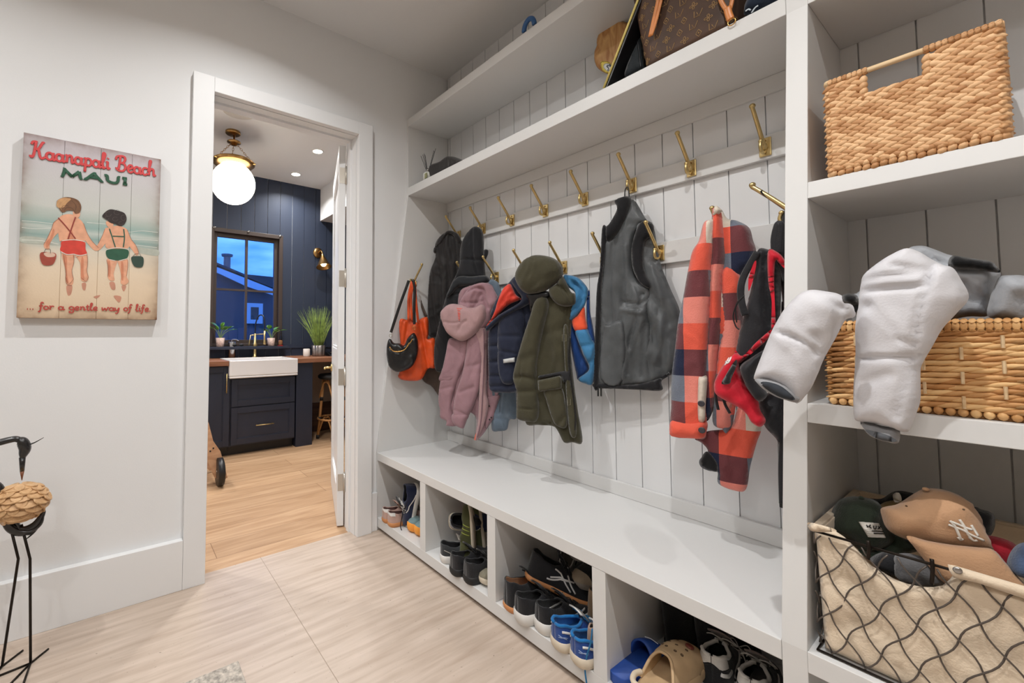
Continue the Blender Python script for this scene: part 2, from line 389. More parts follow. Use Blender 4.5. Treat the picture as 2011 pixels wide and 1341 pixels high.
# ---------------------------------------------------------------- built-in locker unit
SL = .225/(2.06-.455)                    # fronts lean back from the bench edge to the shelf edge
def yf(z): return 0 if z < .455 else min(.225, SL*(z-.455))
def side_prof(x, top=2.566, z0=0.0):
    return [(x,0,z0),(x,0,.455),(x,.225,2.06),(x,.225,top),(x,.559,top),(x,.559,z0)]
bench = thing('storage_bench', 'white built-in bench with four open shoe cubbies below the coat hooks', 'bench', (0,0,0))
obj('bench_seat', bx(B(), (0,0,.409), (1.889,.545,.455)), unitm, bench, bev=.002)
obj('bottom_board', bx(B(), (0,0,.02), (1.889,.545,.073)), unitm, bench, bev=.002)
bm = B(); bx(bm, (0,.545,.02), (1.889,.558,.455)); obj('back_panel', bm, unitm, bench)
for a, b in ((.441,.487),(.925,.971),(1.406,1.452)): obj('divider', bx(B(), (a,.0,.0735), (b,.545,.4085)), unitm, bench)
obj('kick_board', bx(B(), (0,.07,0), (1.889,.085,.02)), unitm, bench)
obj('back_rail', bx(B(), (.001,.541,.4555), (1.889,.5595,.515)), unitm, bench, bev=.002)
sp = thing('side_panel', 'white sloping end panel between the doorway wall and the bench', 'panel', (0,.3,0))
obj('panel', extr(B(), side_prof(-.0148,2.566), (.0146,0,0)), unitm, sp, bev=.0015)
def rail(name, z0, z1, lab, y=.54):
    o = obj(name, bx(B(), (.0008,y,z0), (1.8892,.5592,z1)), unitm, bev=.002); return tag(o, lab, 'rail')
rail('hook_rail', 1.772, 1.855, 'upper white rail on the boarded wall carrying eight brass hooks')
rail('hook_rail', 1.455, 1.545, 'lower white rail on the boarded wall behind the hanging coats')
rail('cornice_rail', 2.0, 2.0595, 'white rail tight under the long shelf above the hooks', .545)
def board(name, z0, z1, x0, x1, lab):
    return tag(obj(name, bx(B(), (x0,.225,z0), (x1,.559,z1)), unitm, bev=.002), lab, 'shelf')
board('wall_shelf', 2.0600, 2.113, .0002, 1.889, 'long white shelf holding the brown handbag and the black boards')
board('wall_shelf', 2.516, 2.566, .0002, 1.889, 'topmost long white shelf close to the ceiling')
tower = thing('shelf_tower', 'tall white shelf tower right of the bench holding three baskets', 'shelving', (2.25,.3,0))
for x0, x1 in ((1.8895,1.9345),(2.62,2.665)): obj('side_panel', extr(B(), side_prof(x0), (x1-x0,0,0)), unitm, tower, bev=.0015)
def tshelf(z0, z1):
    x0, x1 = 1.9345, 2.62
    return obj('shelf', extr(B(), [(x0,yf(z0),z0),(x0,yf(z1),z1),(x0,.5595,z1),(x0,.5595,z0)], (x1-x0,0,0)), unitm, tower, bev=.0015)
for z0, z1 in ((.41,.456),(.957,1.002),(1.513,1.556),(2.06,2.113),(2.516,2.566),(.02,.073)): tshelf(z0, z1)
# ---------------------------------------------------------------- brass coat hooks
def make_hook(label, group):
    t = thing('coat_hook', label, 'hook', (0,0,0), group)
    bm = B(); bx(bm, (-.017,-.0065,-.032), (.017,0,.032)); obj('plate', bm, brass, t, bev=.0025)
    bm = B()
    pts = cr_spline([(0,-.006,-.006),(0,-.020,.004),(0,-.034,.022),(0,-.070,.062),(0,-.103,.097),(0,-.112,.106),(0,-.112,.114)], 5)
    tube(bm, pts, lambda s: .0068-.001*s, 12); blob(bm, (0,-.112,.112), (.0088,.0088,.0085))
    blob(bm, (0,-.012,0), (.010,.012,.014)); obj('prong', bm, brass, t, smooth=True)
    bm = B(); pts = cr_spline([(0,-.008,-.008),(0,-.022,-.024),(0,-.042,-.024),(0,-.050,-.008),(0,-.046,.008)], 6)
    tube(bm, pts, lambda s: .0058-.0008*s, 12); blob(bm, (0,-.0455,.010), (.007,.007,.007)); obj('small_hook', bm, brass, t, smooth=True)
    for z in (-.021,.021): obj('screw', lathe(B(), [(.0045,0),(.0045,.0015),(.002,.0025)], M=Matrix.Translation((0,-.0065,z)) @ Matrix.Rotation(math.pi/2,4,'X'), seg=10), brassd, t, smooth=True)
    return t
ORD = ['leftmost', 'second from the left', 'third from the left', 'fourth from the left', 'fifth from the left', 'sixth from the left', 'seventh from the left', 'eighth and rightmost']
upl = ['brass coat hook holding the black waistcoat at the left end of the upper rail', 'brass coat hook above the tall black puffer coat on the upper rail',
       'empty brass hook just right of the black puffer coat on the upper rail', 'empty brass hook above the olive parka, the left one on the upper rail',
       'empty brass hook left of the grey waistcoat hook on the upper rail', 'brass hook with the grey waistcoat loop on the upper rail',
       'empty brass hook above the plaid shirt on the upper rail', 'empty brass hook nearest the shelf tower on the upper rail']
hook0 = None
def hook(label, group, loc, rz=0):
    global hook0
    if hook0 is None: hook0 = make_hook(label, group); h = hook0
    else: h = copy_tree(hook0)
    h.location = loc; h.rotation_euler = (0,0,rz); h['label'] = label; h['group'] = group; return h
for k in range(8): hook(upl[k], 'brass hooks on the upper rail', (.136+.2301*k,.5398,1.813))
lol = {.2412:'brass hook between the two black coats on the lower rail, only its small hook showing', .472:'brass hook over the pink jacket on the lower rail', .703:'brass hook behind the olive parka hood on the lower rail', .934:'brass hook right of the olive parka hood on the lower rail',
       1.161:'brass hook left of the grey waistcoat collar on the lower rail', 1.392:'brass hook in front of the grey waistcoat armhole on the lower rail', 1.622:'brass hook behind the plaid shirt on the lower rail'}
for x, l in lol.items(): hook(l, 'brass hooks on the lower rail', (x,.5398,1.5))
hook('brass hook on the sloping white end panel holding the handbags', 'brass hooks on the end panels', (.0,.252,1.488), math.pi/2)
hook('brass hook on the side of the shelf tower holding the red backpack', 'brass hooks on the end panels', (1.889,.30,1.512), -math.pi/2)
# ---------------------------------------------------------------- kitchen beyond the door
XW = -2.66
struct('wall_kitchen_right', bx(B(), (-2.9,2.5,0), (WX-.13,2.6,CEIL)), wallm)
struct('wall_kitchen_front', bx(B(), (-2.9,-3.4,0), (WX,-3.2,CEIL)), wallm)
wy0, wy1, wz0, wz1 = -.535, .25, 1.03, 2.31
bm = B()
bx(bm, (XW-.14,-3.2,0), (XW-.012,wy0,CEIL)); bx(bm, (XW-.14,wy1,0), (XW-.012,2.5,CEIL)); bx(bm, (XW-.14,wy0,0), (XW-.012,wy1,wz0)); bx(bm, (XW-.14,wy0,wz1), (XW-.012,wy1,CEIL))
struct('wall_kitchen_back', bm, wallm)
bm = B()
for k in range(-22, 7):
    a, b = .0715+k*.1447+.0025, .0715+(k+1)*.1447-.0025
    if b <= wy0 or a >= wy1: bx(bm, (XW-.012,a,.9), (XW,b,CEIL)); continue
    if a < wy0: bx(bm, (XW-.012,a,.9), (XW,wy0,CEIL)); a = wy0
    if b > wy1: bx(bm, (XW-.012,wy1,.9), (XW,b,CEIL)); b = wy1
    bx(bm, (XW-.012,a,.9), (XW,b,wz0)); bx(bm, (XW-.012,a,wz1), (XW,b,CEIL))
struct('trim_4', bm, navym)
struct('trim_5', bx(B(), (XW-.011,1.09,0), (XW,2.5,CEIL)), navym)
struct('trim_6', bx(B(), (XW,.245,1.0), (XW+.012,2.5,1.045)), navym)
struct('soffit', bx(B(), (XW+.0005,.71,2.556), (-1.0,2.5,CEIL-.0005)), ceilm)
# window
bronze = mat('bronze_frame', (62,50,44), .5)
win = tag(bpy.data.objects.new('window_1', None), kind='structure'); COL.objects.link(win); win.location = (XW,-.15,1.03)
bm = B(); a, b = .045, XW+.014
bx(bm,(XW-.1,wy0,wz0),(b,wy0+a,wz1)); bx(bm,(XW-.1,wy1-a,wz0),(b,wy1,wz1)); bx(bm,(XW-.1,wy0+a,wz1-a),(b,wy1-a,wz1)); bx(bm,(XW-.1,wy0+a,wz0),(b,wy1-a,wz0+.03))
obj('window_frame', bm, bronze, win, bev=.003)
bm = B(); c, d = wy0+a, wy1-a; e = .04
bx(bm,(XW-.085,c,wz0+.03),(XW-.04,c+e,wz1-a)); bx(bm,(XW-.085,d-e,wz0+.03),(XW-.04,d,wz1-a)); bx(bm,(XW-.085,c+e,wz1-a-e),(XW-.04,d-e,wz1-a)); bx(bm,(XW-.085,c+e,wz0+.03),(XW-.04,d-e,wz0+.07))
obj('sash', bm, bronze, win, bev=.002)
bm = B(); ym = (c+d)/2; bx(bm,(XW-.08,ym-.013,wz0+.07),(XW-.045,ym+.013,wz1-a-e)); bx(bm,(XW-.078,c+e,1.64),(XW-.047,d-e,1.662))
obj('muntin', bm, bronze, win)
glass = mat('window_glass', (235,240,245), .0); gb = glass.node_tree.nodes['Principled BSDF']; gb.inputs['Transmission Weight'].default_value = 1; gb.inputs['IOR'].default_value = 1.3
obj('window_pane', bx(B(), (XW-.066,c+e-.004,wz0+.066), (XW-.061,d-e+.004,wz1-a-e+.004)), glass, win)
obj('window_sill', bx(B(), (XW-.03,wy0-.03,1.0), (XW+.13,wy1+.04,1.029)), navycab, win, bev=.003)
for y, z in ((-.49,2.335),(-.14,2.335),(.215,2.33)):
    t = thing('window_clip', {-.49:'small clear clip at the top left corner of the kitchen window',-.14:'small clear clip over the middle of the kitchen window',.215:'small clear clip at the top right corner of the kitchen window'}[y], 'clip', (XW+.014,y,z), 'clear clips along the window head')
    obj('base', lathe(B(), [(.014,0),(.014,.004),(.008,.008)], M=Matrix.Translation((XW+.0145,y,z-.03)) @ Matrix.Rotation(math.pi/2,4,'Y'), seg=14), steel, t, smooth=True)
    obj('hook', tube(B(), cr_spline([(XW+.02,y,z-.03),(XW+.035,y,z-.04),(XW+.04,y,z-.03)],5), .003, 8), steel, t, smooth=True)
# outside
struct('ground', bx(B(), (-30,-14,-.6), (-2.9,16,-.5)), mat('dark_ground', (60,62,66), .95))
hs = thing('house', 'neighbouring house at dusk seen through the kitchen window, gabled roof and pipe chimney', 'house', (-9,1,-.5))
def P8(L, X): return [at(x,y,0,X) for x,y in L]
siding = mat('house_siding', (66,72,84), .8); hroof = mat('roof_shingle', (64,66,72), .9); htrim = mat('pale_trim', (190,200,215), .7)
zw = zc(400,420,3.943)
w8 = P8(zw([(60,580),(60,400),(120,430),(330,520),(545,600),(545,700)]), -9)
lo = [Vector((-9,-1.2,-.5)), Vector((-9,-1.2,2.9)), w8[2], w8[3], w8[4], Vector((-9,4.5,w8[4].z-.25)), Vector((-9,4.5,-.5))]
obj('gable_wall', extr(B(), lo, (-4,0,0)), siding, hs)
f8 = P8(zw([(105,412),(330,500),(545,585),(545,632),(330,560),(105,455)]), -8.75)
obj('fascia', extr(B(), f8, (-.06,0,0)), htrim, hs)
obj('roof', extr(B(), [p+Vector((0,0,.03)) for p in P8(zw([(90,395),(545,585),(545,570),(90,380)]), -8.8)], (-4.2,0,0)), hroof, hs)
q = P8(zw([(330,690),(455,690),(455,850),(330,850)]), -8.98)
y0, y1, z0, z1 = q[0].y, q[1].y, q[2].z, q[0].z
bm = B(); t_ = .1
bx(bm,(-8.99,y0,z0),(-8.93,y0+t_,z1)); bx(bm,(-8.99,y1-t_,z0),(-8.93,y1,z1)); bx(bm,(-8.99,y0+t_,z1-t_),(-8.93,y1-t_,z1)); bx(bm,(-8.99,y0+t_,z0),(-8.93,y1-t_,z0+t_))
wf = obj('window', bm, htrim, hs); obj('pane', bx(B(),(-8.985,y0+t_,z0+t_),(-8.97,y1-t_,z1-t_)), mat('dark_pane',(20,24,30),.1), wf)
cp = P8(zw([(180,430),(180,330)]), -10.2)
bm = B(); lathe(bm, [(.09,cp[0].z-.8),(.09,cp[1].z)], c=(-10.2,cp[0].y,0), seg=14); lathe(bm, [(.14,cp[1].z),(.15,cp[1].z+.06)], c=(-10.2,cp[0].y,0), seg=14)
obj('chimney_pipe', bm, mat('pipe_metal',(90,92,98),.6), hs)
h2 = thing('house', 'low dark far roof beyond the neighbouring gable, right half of the kitchen window', 'house', (-16,4,-.5))
q = P8(zw([(335,468),(560,490),(560,640),(335,600)]), -16)
obj('roof', extr(B(), [q[0],q[1],Vector((-16,q[1].y+4,q[1].z)),Vector((-16,q[1].y+4,1)),Vector((-16,q[0].y,1))], (-4,0,0)), hroof, h2); obj('wall', bx(B(), (-19.5,q[0].y+.2,-.5), (-16.3,q[1].y+3.8,q[0].z-.3)), siding, h2)
bm = B()
for k in range(26): bx(bm, (-5.6,-1.4+k*.15,-.5), (-5.57,-1.265+k*.15,1.27-.01*(k%3)))
tag(obj('fence', bm, mat('fence_wood', (92,86,96), .9)), 'dark board fence outside below the kitchen window view', 'fence')
# base cabinets
def shaker(name, y0, y1, z0, z1, par, x=-2.08, fr=.055, dp=.02):
    bm = B()
    bx(bm,(x-dp,y0,z0),(x,y0+fr,z1)); bx(bm,(x-dp,y1-fr,z0),(x,y1,z1)); bx(bm,(x-dp,y0+fr,z1-fr),(x,y1-fr,z1)); bx(bm,(x-dp,y0+fr,z0),(x,y1-fr,z0+fr))
    bx(bm,(x-dp,y0+fr,z0+fr),(x-.011,y1-fr,z1-fr))
    for q in ((y0+fr,z0+fr,y0+fr+.008,z1-fr),(y1-fr-.008,z0+fr,y1-fr,z1-fr),(y0+fr,z0+fr,y1-fr,z0+fr+.008),(y0+fr,z1-fr-.008,y1-fr,z1-fr)): bx(bm,(x-.012,q[0],q[1]),(x-.005,q[2],q[3]))
    return obj(name, bm, navycab, par, bev=.0015)
def pull(par, p0, p1, out=.032):
    p0, p1 = Vector(p0), Vector(p1); o = Vector((out,0,0)); d = (p1-p0).normalized()*.012; bm = B()
    tube(bm, [p0+o-d, p1+o+d], .005, 10); tube(bm, [p0,p0+o], .0045, 8); tube(bm, [p1,p1+o], .0045, 8)
    return obj('handle', bm, brass, par, smooth=True)
sc = thing('sink_cabinet', 'navy sink cabinet with two wide drawer fronts below the white sink', 'cabinet', (-2.35,-.09,0))
bm = B(); bx(bm,(XW,-.413,.09),(-2.102,.218,.735)); bx(bm,(XW,.2255,0),(-2.078,.402,.862)); obj('body', bm, navycab, sc, bev=.001)
obj('toe_kick', bx(B(),(XW,-.413,0),(-2.16,.218,.09)), blackm, sc)
shaker('drawer', -.405, .212, .468, .728, sc)
d2 = shaker('drawer', -.405, .212, .105, .458, sc); pull(d2, (-2.08,-.17,.275), (-2.08,-.02,.275))
lc = thing('base_cabinet', 'navy base cabinet with one tall door left of the sink', 'cabinet', (-2.35,-.8,0))
obj('body', bx(B(),(XW,-1.05,.09),(-2.102,-.416,.862)), navycab, lc); obj('toe_kick', bx(B(),(XW,-1.05,0),(-2.16,-.416,.09)), blackm, lc)
dl = shaker('door', -1.04, -.73, .105, .855, lc); dr = shaker('door', -.722, -.424, .105, .855, lc); pull(dr, (-2.08,-.455,.62), (-2.08,-.455,.78))
bm = B(); bx(bm,(XW+.0005,-1.3,.863),(-2.045,-.438,.909)); bx(bm,(XW+.0005,.225,.863),(-2.045,1.9,.909)); bx(bm,(XW+.0005,-.438,.863),(-2.53,.225,.909))
tag(obj('countertop', bm, walnut, bev=.003), 'walnut kitchen worktop running either side of the white sink', 'countertop')
tag(obj('desk_back_panel', bx(B(), (XW+.001,.404,.34), (XW+.02,2.4,.862)), mat('taupe_panel',(168,150,134),.8)), 'taupe panel under the worktop behind the rattan stool', 'panel')
tag(obj('low_wood_panel', bx(B(), (XW+.001,.404,0), (XW+.04,2.4,.339)), wood('dark_wood',(92,62,46),(66,42,30))), 'dark wooden panel low on the wall behind the rattan stool', 'panel')
# sink
bm = B(); x0,x1,y0,y1,z0,z1 = -2.53,-2.025,-.437,.224,.742,.912; w = .02
bx(bm,(x0,y0,z0),(x1,y1,z0+.02)); bx(bm,(x0,y0,z0+.02),(x0+w,y1,z1)); bx(bm,(x1-w,y0,z0+.02),(x1,y1,z1)); bx(bm,(x0+w,y0,z0+.02),(x1-w,y0+w,z1)); bx(bm,(x0+w,y1-w,z0+.02),(x1-w,y1,z1))
tag(obj('farmhouse_sink', bm, whitem, bev=.008), 'white farmhouse sink with a deep front apron set in the walnut worktop', 'sink')
# faucet
fc = thing('faucet', 'brass gooseneck faucet with a black hose arch behind the white sink', 'faucet', (-2.575,-.07,.909))
fx, fy = -2.575, -.07
bm = B(); lathe(bm, [(.026,.9095),(.026,.918),(.018,.925),(.016,1.02),(.022,1.035),(.022,1.06),(.014,1.07),(.012,1.17)], c=(fx,fy,0)); obj('post', bm, brass, fc, smooth=True)
bm = B(); tube(bm, cr_spline([(fx,fy,1.16),(fx,fy+.005,1.28),(fx+.02,fy+.03,1.36),(fx+.05,fy+.06,1.37),(fx+.075,fy+.078,1.32),(fx+.08,fy+.08,1.2)],8), .007, 10); obj('hose', bm, blackm, fc, smooth=True)
bm = B(); lathe(bm, [(.009,1.05),(.016,1.056),(.012,1.08),(.01,1.12),(.012,1.2)], c=(fx+.08,fy+.08,0)); obj('spray_head', bm, brass, fc, smooth=True)
bm = B(); tube(bm, [(fx,fy,1.16),(fx+.078,fy+.078,1.165)], .006, 8); tube(bm, [(fx+.01,fy-.05,1.15),(fx,fy,1.155)], .006, 8); tube(bm, [(fx+.02,fy-.07,1.04),(fx+.01,fy-.05,1.15)], .005, 8); obj('lever', bm, brass, fc, smooth=True)
t = thing('soap_dispenser', 'brushed steel cylinder dispenser on the worktop left of the faucet', 'dispenser', (-2.59,-.305,.909))
obj('body', lathe(B(), [(.036,.9095),(.036,1.075),(.033,1.08)], c=(-2.59,-.305,0)), steel, t, smooth=True)
obj('pump', tube(B(), cr_spline([(-2.59,-.305,1.07),(-2.59,-.305,1.10),(-2.57,-.275,1.105),(-2.55,-.245,1.09)],5), .006, 8), steel, t, smooth=True)
# plants and small things on the sill and worktop
leafm = mat('leaf_green', (78,122,38), .45, var=(30,.25)); stemm = mat('stem_green', (128,150,70), .6); terr = mat('speckled_pot', (206,180,168), .7, var=(60,.12)); soil = mat('soil',(60,44,34),.95)
def leaf(bm, base, tip, w, up=Vector((0,0,1)), droop=.15, n=8):
    base, tip = Vector(base), Vector(tip); d = tip-base; s = d.cross(up); s = s.normalized() if s.length > 1e-6 else Vector((0,1,0)); L = d.length
    rows = []
    for i in range(n+1):
        t = i/n; ww = w*math.sin(math.pi*min(1,t**.7))**.8*(1 if i < n else 0); c = base+d*t-Vector((0,0,1))*droop*L*t*t
        rows.append([bm.verts.new(c+s*ww*k+up*(-.18*ww*(1-abs(k)))) for k in (-1,0,1)])
    for a, b in zip(rows, rows[1:]):
        for k in (0,1): bm.faces.new((a[k],a[k+1],b[k+1],b[k]))
def potplant(name, lab, x, y, z, lv, r=.045, h=.095):
    t = thing(name, lab, 'plant', (x,y,z), 'potted plants on the kitchen sill')
    obj('pot', lathe(B(), [(r*.78,z+.0005),(r,z+h),(r*.9,z+h),(r*.85,z+h-.012)], c=(x,y,0)), terr, t, smooth=True)
    obj('soil', lathe(B(), [(.001,z+h-.014),(r*.86,z+h-.012)], c=(x,y,0), cap=False), soil, t)
    bs, bl = B(), B()
    for dx, dy, dz, w in lv:
        tip = Vector((x+dx,y+dy,z+h+dz)); b0 = Vector((x,y,z+h-.012)); k = b0.lerp(tip,.75)+Vector((0,0,.012))
        tube(bs, cr_spline([b0, b0.lerp(k,.5)+Vector((0,0,.02)), k],5), .0025, 6)
        for q in range(2):
            a = k+Vector((random.uniform(-.01,.01),random.uniform(-.01,.01),0)); o = (tip-k).normalized()*.075+Vector((random.uniform(-.03,.03),random.uniform(-.03,.03),-.005))
            leaf(bl, a, a+o, w, droop=.25)
    obj('stem', bs, stemm, t, smooth=True); o = obj('foliage', bl, leafm, t, smooth=True, recalc=False)
    md = o.modifiers.new('s','SOLIDIFY'); md.thickness = .001
    return t
potplant('potted_plant', 'leafy green plant in a speckled pot at the left end of the window sill', -2.575, -.425, 1.029, [(.02,-.09,.12,.035),(0,-.05,.15,.035),(.03,.03,.10,.035),(0,.02,.14,.03),(.02,.13,.10,.035),(-.01,-.03,.10,.03),(.01,.10,.12,.03)])
potplant('potted_plant', 'leafy plant in a speckled pot on the sill right of the faucet', -2.575, .105, 1.029, [(.02,-.06,.09,.028),(0,-.03,.12,.03),(.03,.03,.08,.03),(0,.05,.11,.026),(.02,.12,.10,.026),(-.01,-.08,.10,.022)], .043, .09)
t = thing('glass_jar', 'small jar with a red base on the sill behind the right-hand plant', 'jar', (-2.56,.205,1.029))
obj('jar', lathe(B(), [(.022,1.036),(.024,1.05),(.024,1.085),(.016,1.095)], c=(-2.56,.205,0)), mat('amber_glass',(120,80,50),.15), t, smooth=True); obj('base', lathe(B(), [(.03,1.0295),(.03,1.036)], c=(-2.56,.205,0)), mat('red_plastic',(170,30,34),.4), t)
t = thing('bottle', 'slim dark bottle on the sill at the right window jamb', 'bottle', (-2.59,.232,1.029))
obj('body', lathe(B(), [(.012,1.0295),(.013,1.12),(.006,1.15),(.006,1.22)], c=(-2.615,.228,0)), mat('dark_glass',(24,22,26),.1), t, smooth=True)
t = thing('sunglasses', 'pair of dark sunglasses lying on the sill left of the faucet', 'sunglasses', (-2.57,-.25,1.029))
for y in (-.285,-.215): obj('lens', blob(B(), (-2.555,y,1.045), (.006,.024,.015)), blackm, t, smooth=True)
obj('temple', tube(B(), [(-2.555,-.31,1.05),(-2.60,-.30,1.035)], .003, 6), blackm, t); obj('temple', tube(B(), [(-2.555,-.19,1.05),(-2.60,-.20,1.035)], .003, 6), blackm, t)
t = thing('candle', 'squat white candle jar on the worktop beside the tall grass plant', 'candle', (-2.43,.465,.909))
obj('jar', lathe(B(), [(.036,.9095),(.038,.915),(.038,.99),(.034,.995)], c=(-2.43,.465,0)), mat('candle_white',(230,222,214),.4), t, smooth=True)
obj('wick', tube(B(), [(-2.43,.465,.99),(-2.43,.468,1.005)], .0015, 6), blackm, t)
t = thing('grass_plant', 'tall spiky grass plant in a ribbed silver pot on the kitchen worktop', 'plant', (-2.41,.60,.909))
bm = B(); gx, gy = -2.41, .602
n_ = 72; prof = [(.066,.9095),(.07,.925),(.075,1.03),(.07,1.034)]; rings = []
for r, z in prof: rings.append([bm.verts.new((gx+(r*(1+.06*math.cos(a*9)))*math.cos(a), gy+(r*(1+.06*math.cos(a*9)))*math.sin(a), z)) for a in [2*math.pi*k/n_ for k in range(n_)]])
for A_, B_ in zip(rings, rings[1:]):
    for k in range(n_): bm.faces.new((A_[k],A_[(k+1)%n_],B_[(k+1)%n_],B_[k]))
bm.faces.new(rings[0][::-1]); bm.faces.new(rings[-1]); obj('pot', bm, mat('ribbed_silver',(150,142,138),.3,.8), t, smooth=True)
bm = B(); rnd = random.Random(3)
for k in range(210):
    a = rnd.uniform(0,2*math.pi); q = rnd.random(); lean = .03+.21*q**1.6; hgt = rnd.uniform(.3,.475)*(1-.12*q); r0 = rnd.uniform(0,.05)
    b0 = Vector((gx+r0*math.cos(a),gy+r0*math.sin(a),1.03)); tip = b0+Vector((math.cos(a)*lean, math.sin(a)*lean, hgt)); tip.x = max(tip.x, XW+.03); mid = b0.lerp(tip,.5)+Vector((0,0,.03))
    tube(bm, cr_spline([b0,mid,tip],3), (lambda s: .0026*(1-.85*s)), 4)
tag(obj('grass_blade', bm, mat('grass_green',(142,164,84),.6,var=(25,.22)), t, smooth=True), kind='stuff')
t = thing('telephone', 'small black desk device at the far right of the worktop by the grass plant', 'device', (-2.35,.76,.909))
obj('body', extr(B(), [(-2.42,.69,.9095),(-2.28,.69,.9095),(-2.29,.69,.925),(-2.41,.69,.955)], (0,.16,0)), blackm, t, bev=.003)
obj('keys', bx(B(), (-2.36,.71,.947), (-2.32,.78,.953), Matrix.Rotation(0,4,'X')), steel, t)
# stool
rat = wood('rattan', (196,146,92), (150,98,52), scale=(20,20,3)); bw = mat('black_wrap',(26,24,24),.6)
t = thing('bar_stool', 'black topped rattan bar stool standing under the kitchen worktop', 'stool', (-2.24,.68,0))
sx, sy = -2.22, .70; hz = .665
obj('seat', lathe(B(), [(.001,hz),(.15,hz),(.168,hz+.015),(.168,hz+.035),(.15,hz+.05),(.001,hz+.055)], c=(sx,sy,0), seg=28, cap=False), bw, t, smooth=True)
for k in range(4):
    a = math.pi/4+k*math.pi/2+.35; c_, s_ = math.cos(a), math.sin(a)
    lg = obj('leg', tube(B(), [(sx+.105*c_,sy+.105*s_,hz), (sx+.165*c_,sy+.165*s_,.0)], .016, 10), rat, t, smooth=True)
    for z in (.44,.22,.02): 
        q = .165-(.06*z/hz); tube_b = tube(B(), [(sx+(q+.0005)*c_,sy+(q+.0005)*s_,z-.02), (sx+q*c_,sy+q*s_,z+.02)], .0185, 10); obj('binding', tube_b, bw, lg, smooth=True)
    a2 = a+math.pi/2; bm = B(); e1 = Vector((sx+.15*c_,sy+.15*s_,.08)); e2 = Vector((sx+.15*math.cos(a2),sy+.15*math.sin(a2),.08)); top = (e1+e2)/2; top.z = .21; tube(bm, cr_spline([e1,e1.lerp(top,.6)+Vector((0,0,.05)),top,e2.lerp(top,.6)+Vector((0,0,.05)),e2],4), .009, 8)
    obj('bracing', bm, rat, t, smooth=True); bm = B(); u1 = e1.copy(); u1.z = .45; u2 = e2.copy(); u2.z = .45; top2 = (u1+u2)/2; top2.z = .63; tube(bm, cr_spline([u1,u1.lerp(top2,.6)+Vector((0,0,.05)),top2,u2.lerp(top2,.6)+Vector((0,0,.05)),u2],4), .009, 8); obj('bracing', bm, rat, t, smooth=True)
obj('foot_ring', tube(B(), [(sx+.165*math.cos(q),sy+.165*math.sin(q),.225) for q in [2*math.pi*k/28 for k in range(28)]], .011, 8, closed=True), rat, t, smooth=True)
# child's chair leg on black wheel
ply = wood('plywood',(204,164,130),(176,132,98),scale=(4,4,12)); t = thing('high_chair', 'wooden high chair leg with a black wheel at the left door edge', 'chair', (-1.35,-.70,0))
L_ = [at(x,y,0,-1.36) for x,y in [(396,800),(409,830),(418,865),(432,885),(446,936),(432,946),(420,936),(392,870),(385,800)]]
for p in L_: p.z = max(p.z,.006)
obj('leg', extr(B(), L_, (.02,0,0)), ply, t, bev=.003)
wt = at(431,899,0,-1.33); wr = wt.z/2; wy = wt.y
MW = Matrix.Translation((-1.328,wy+.03,wr+.0005)) @ Matrix.Rotation(math.pi/2,4,'X')
bm = B(); lathe(bm, [(.002,0),(wr*.86,0),(wr,.005),(wr,.045),(wr*.86,.05),(.002,.05)], M=MW, seg=28, cap=False); wh = obj('wheel', bm, mat('rubber',(24,24,26),.35), t, smooth=True)
obj('hub', lathe(B(), [(.02,.05),(.02,.053)], M=MW, seg=16), steel, wh)
for x,y in ((419,880),(413,886)): obj('bolt', lathe(B(), [(.006,0),(.006,.003)], M=Matrix.Translation(at(x,y,0,-1.339)) @ Matrix.Rotation(math.pi/2,4,'Y'), seg=10), blackm, t)
bm = B(); extr(bm, [p+Vector((-.35,-.02,0)) for p in L_], (.02,0,0)); obj('leg', bm, ply, t)
bm = B(); bx(bm, (-1.72,-.86,.26), (-1.34,-.74,.28)); obj('crossbar', bm, ply, t)
# tall fridge seen through the hinge gap
t = thing('refrigerator', 'tall steel refrigerator just visible in the gap behind the open door', 'refrigerator', (-1.3,1.2,0))
obj('body', bx(B(), (-2.0,.95,.02), (-.75,1.6,1.98)), mat('fridge_steel',(190,188,186),.3,.3), t, bev=.004)
for z0,z1 in ((.1,.62),(.66,1.92)): obj('door', bx(B(), (-1.98,.93,z0), (-.77,.95,z1)), mat('fridge_door',(180,178,176),.25,.4), t, bev=.004)
for x in (-1.45,-1.3): obj('handle', tube(B(), [(x,.90,.8),(x,.90,1.8)], .01, 8), steel, t, smooth=True)
tag(obj('wood_cabinet', bx(B(), (-2.0,.95,1.99), (-.75,1.6,2.55)), wood('red_wood',(96,60,48),(70,40,30))), 'dark wood cabinet above the refrigerator, in the gap behind the door', 'cabinet')
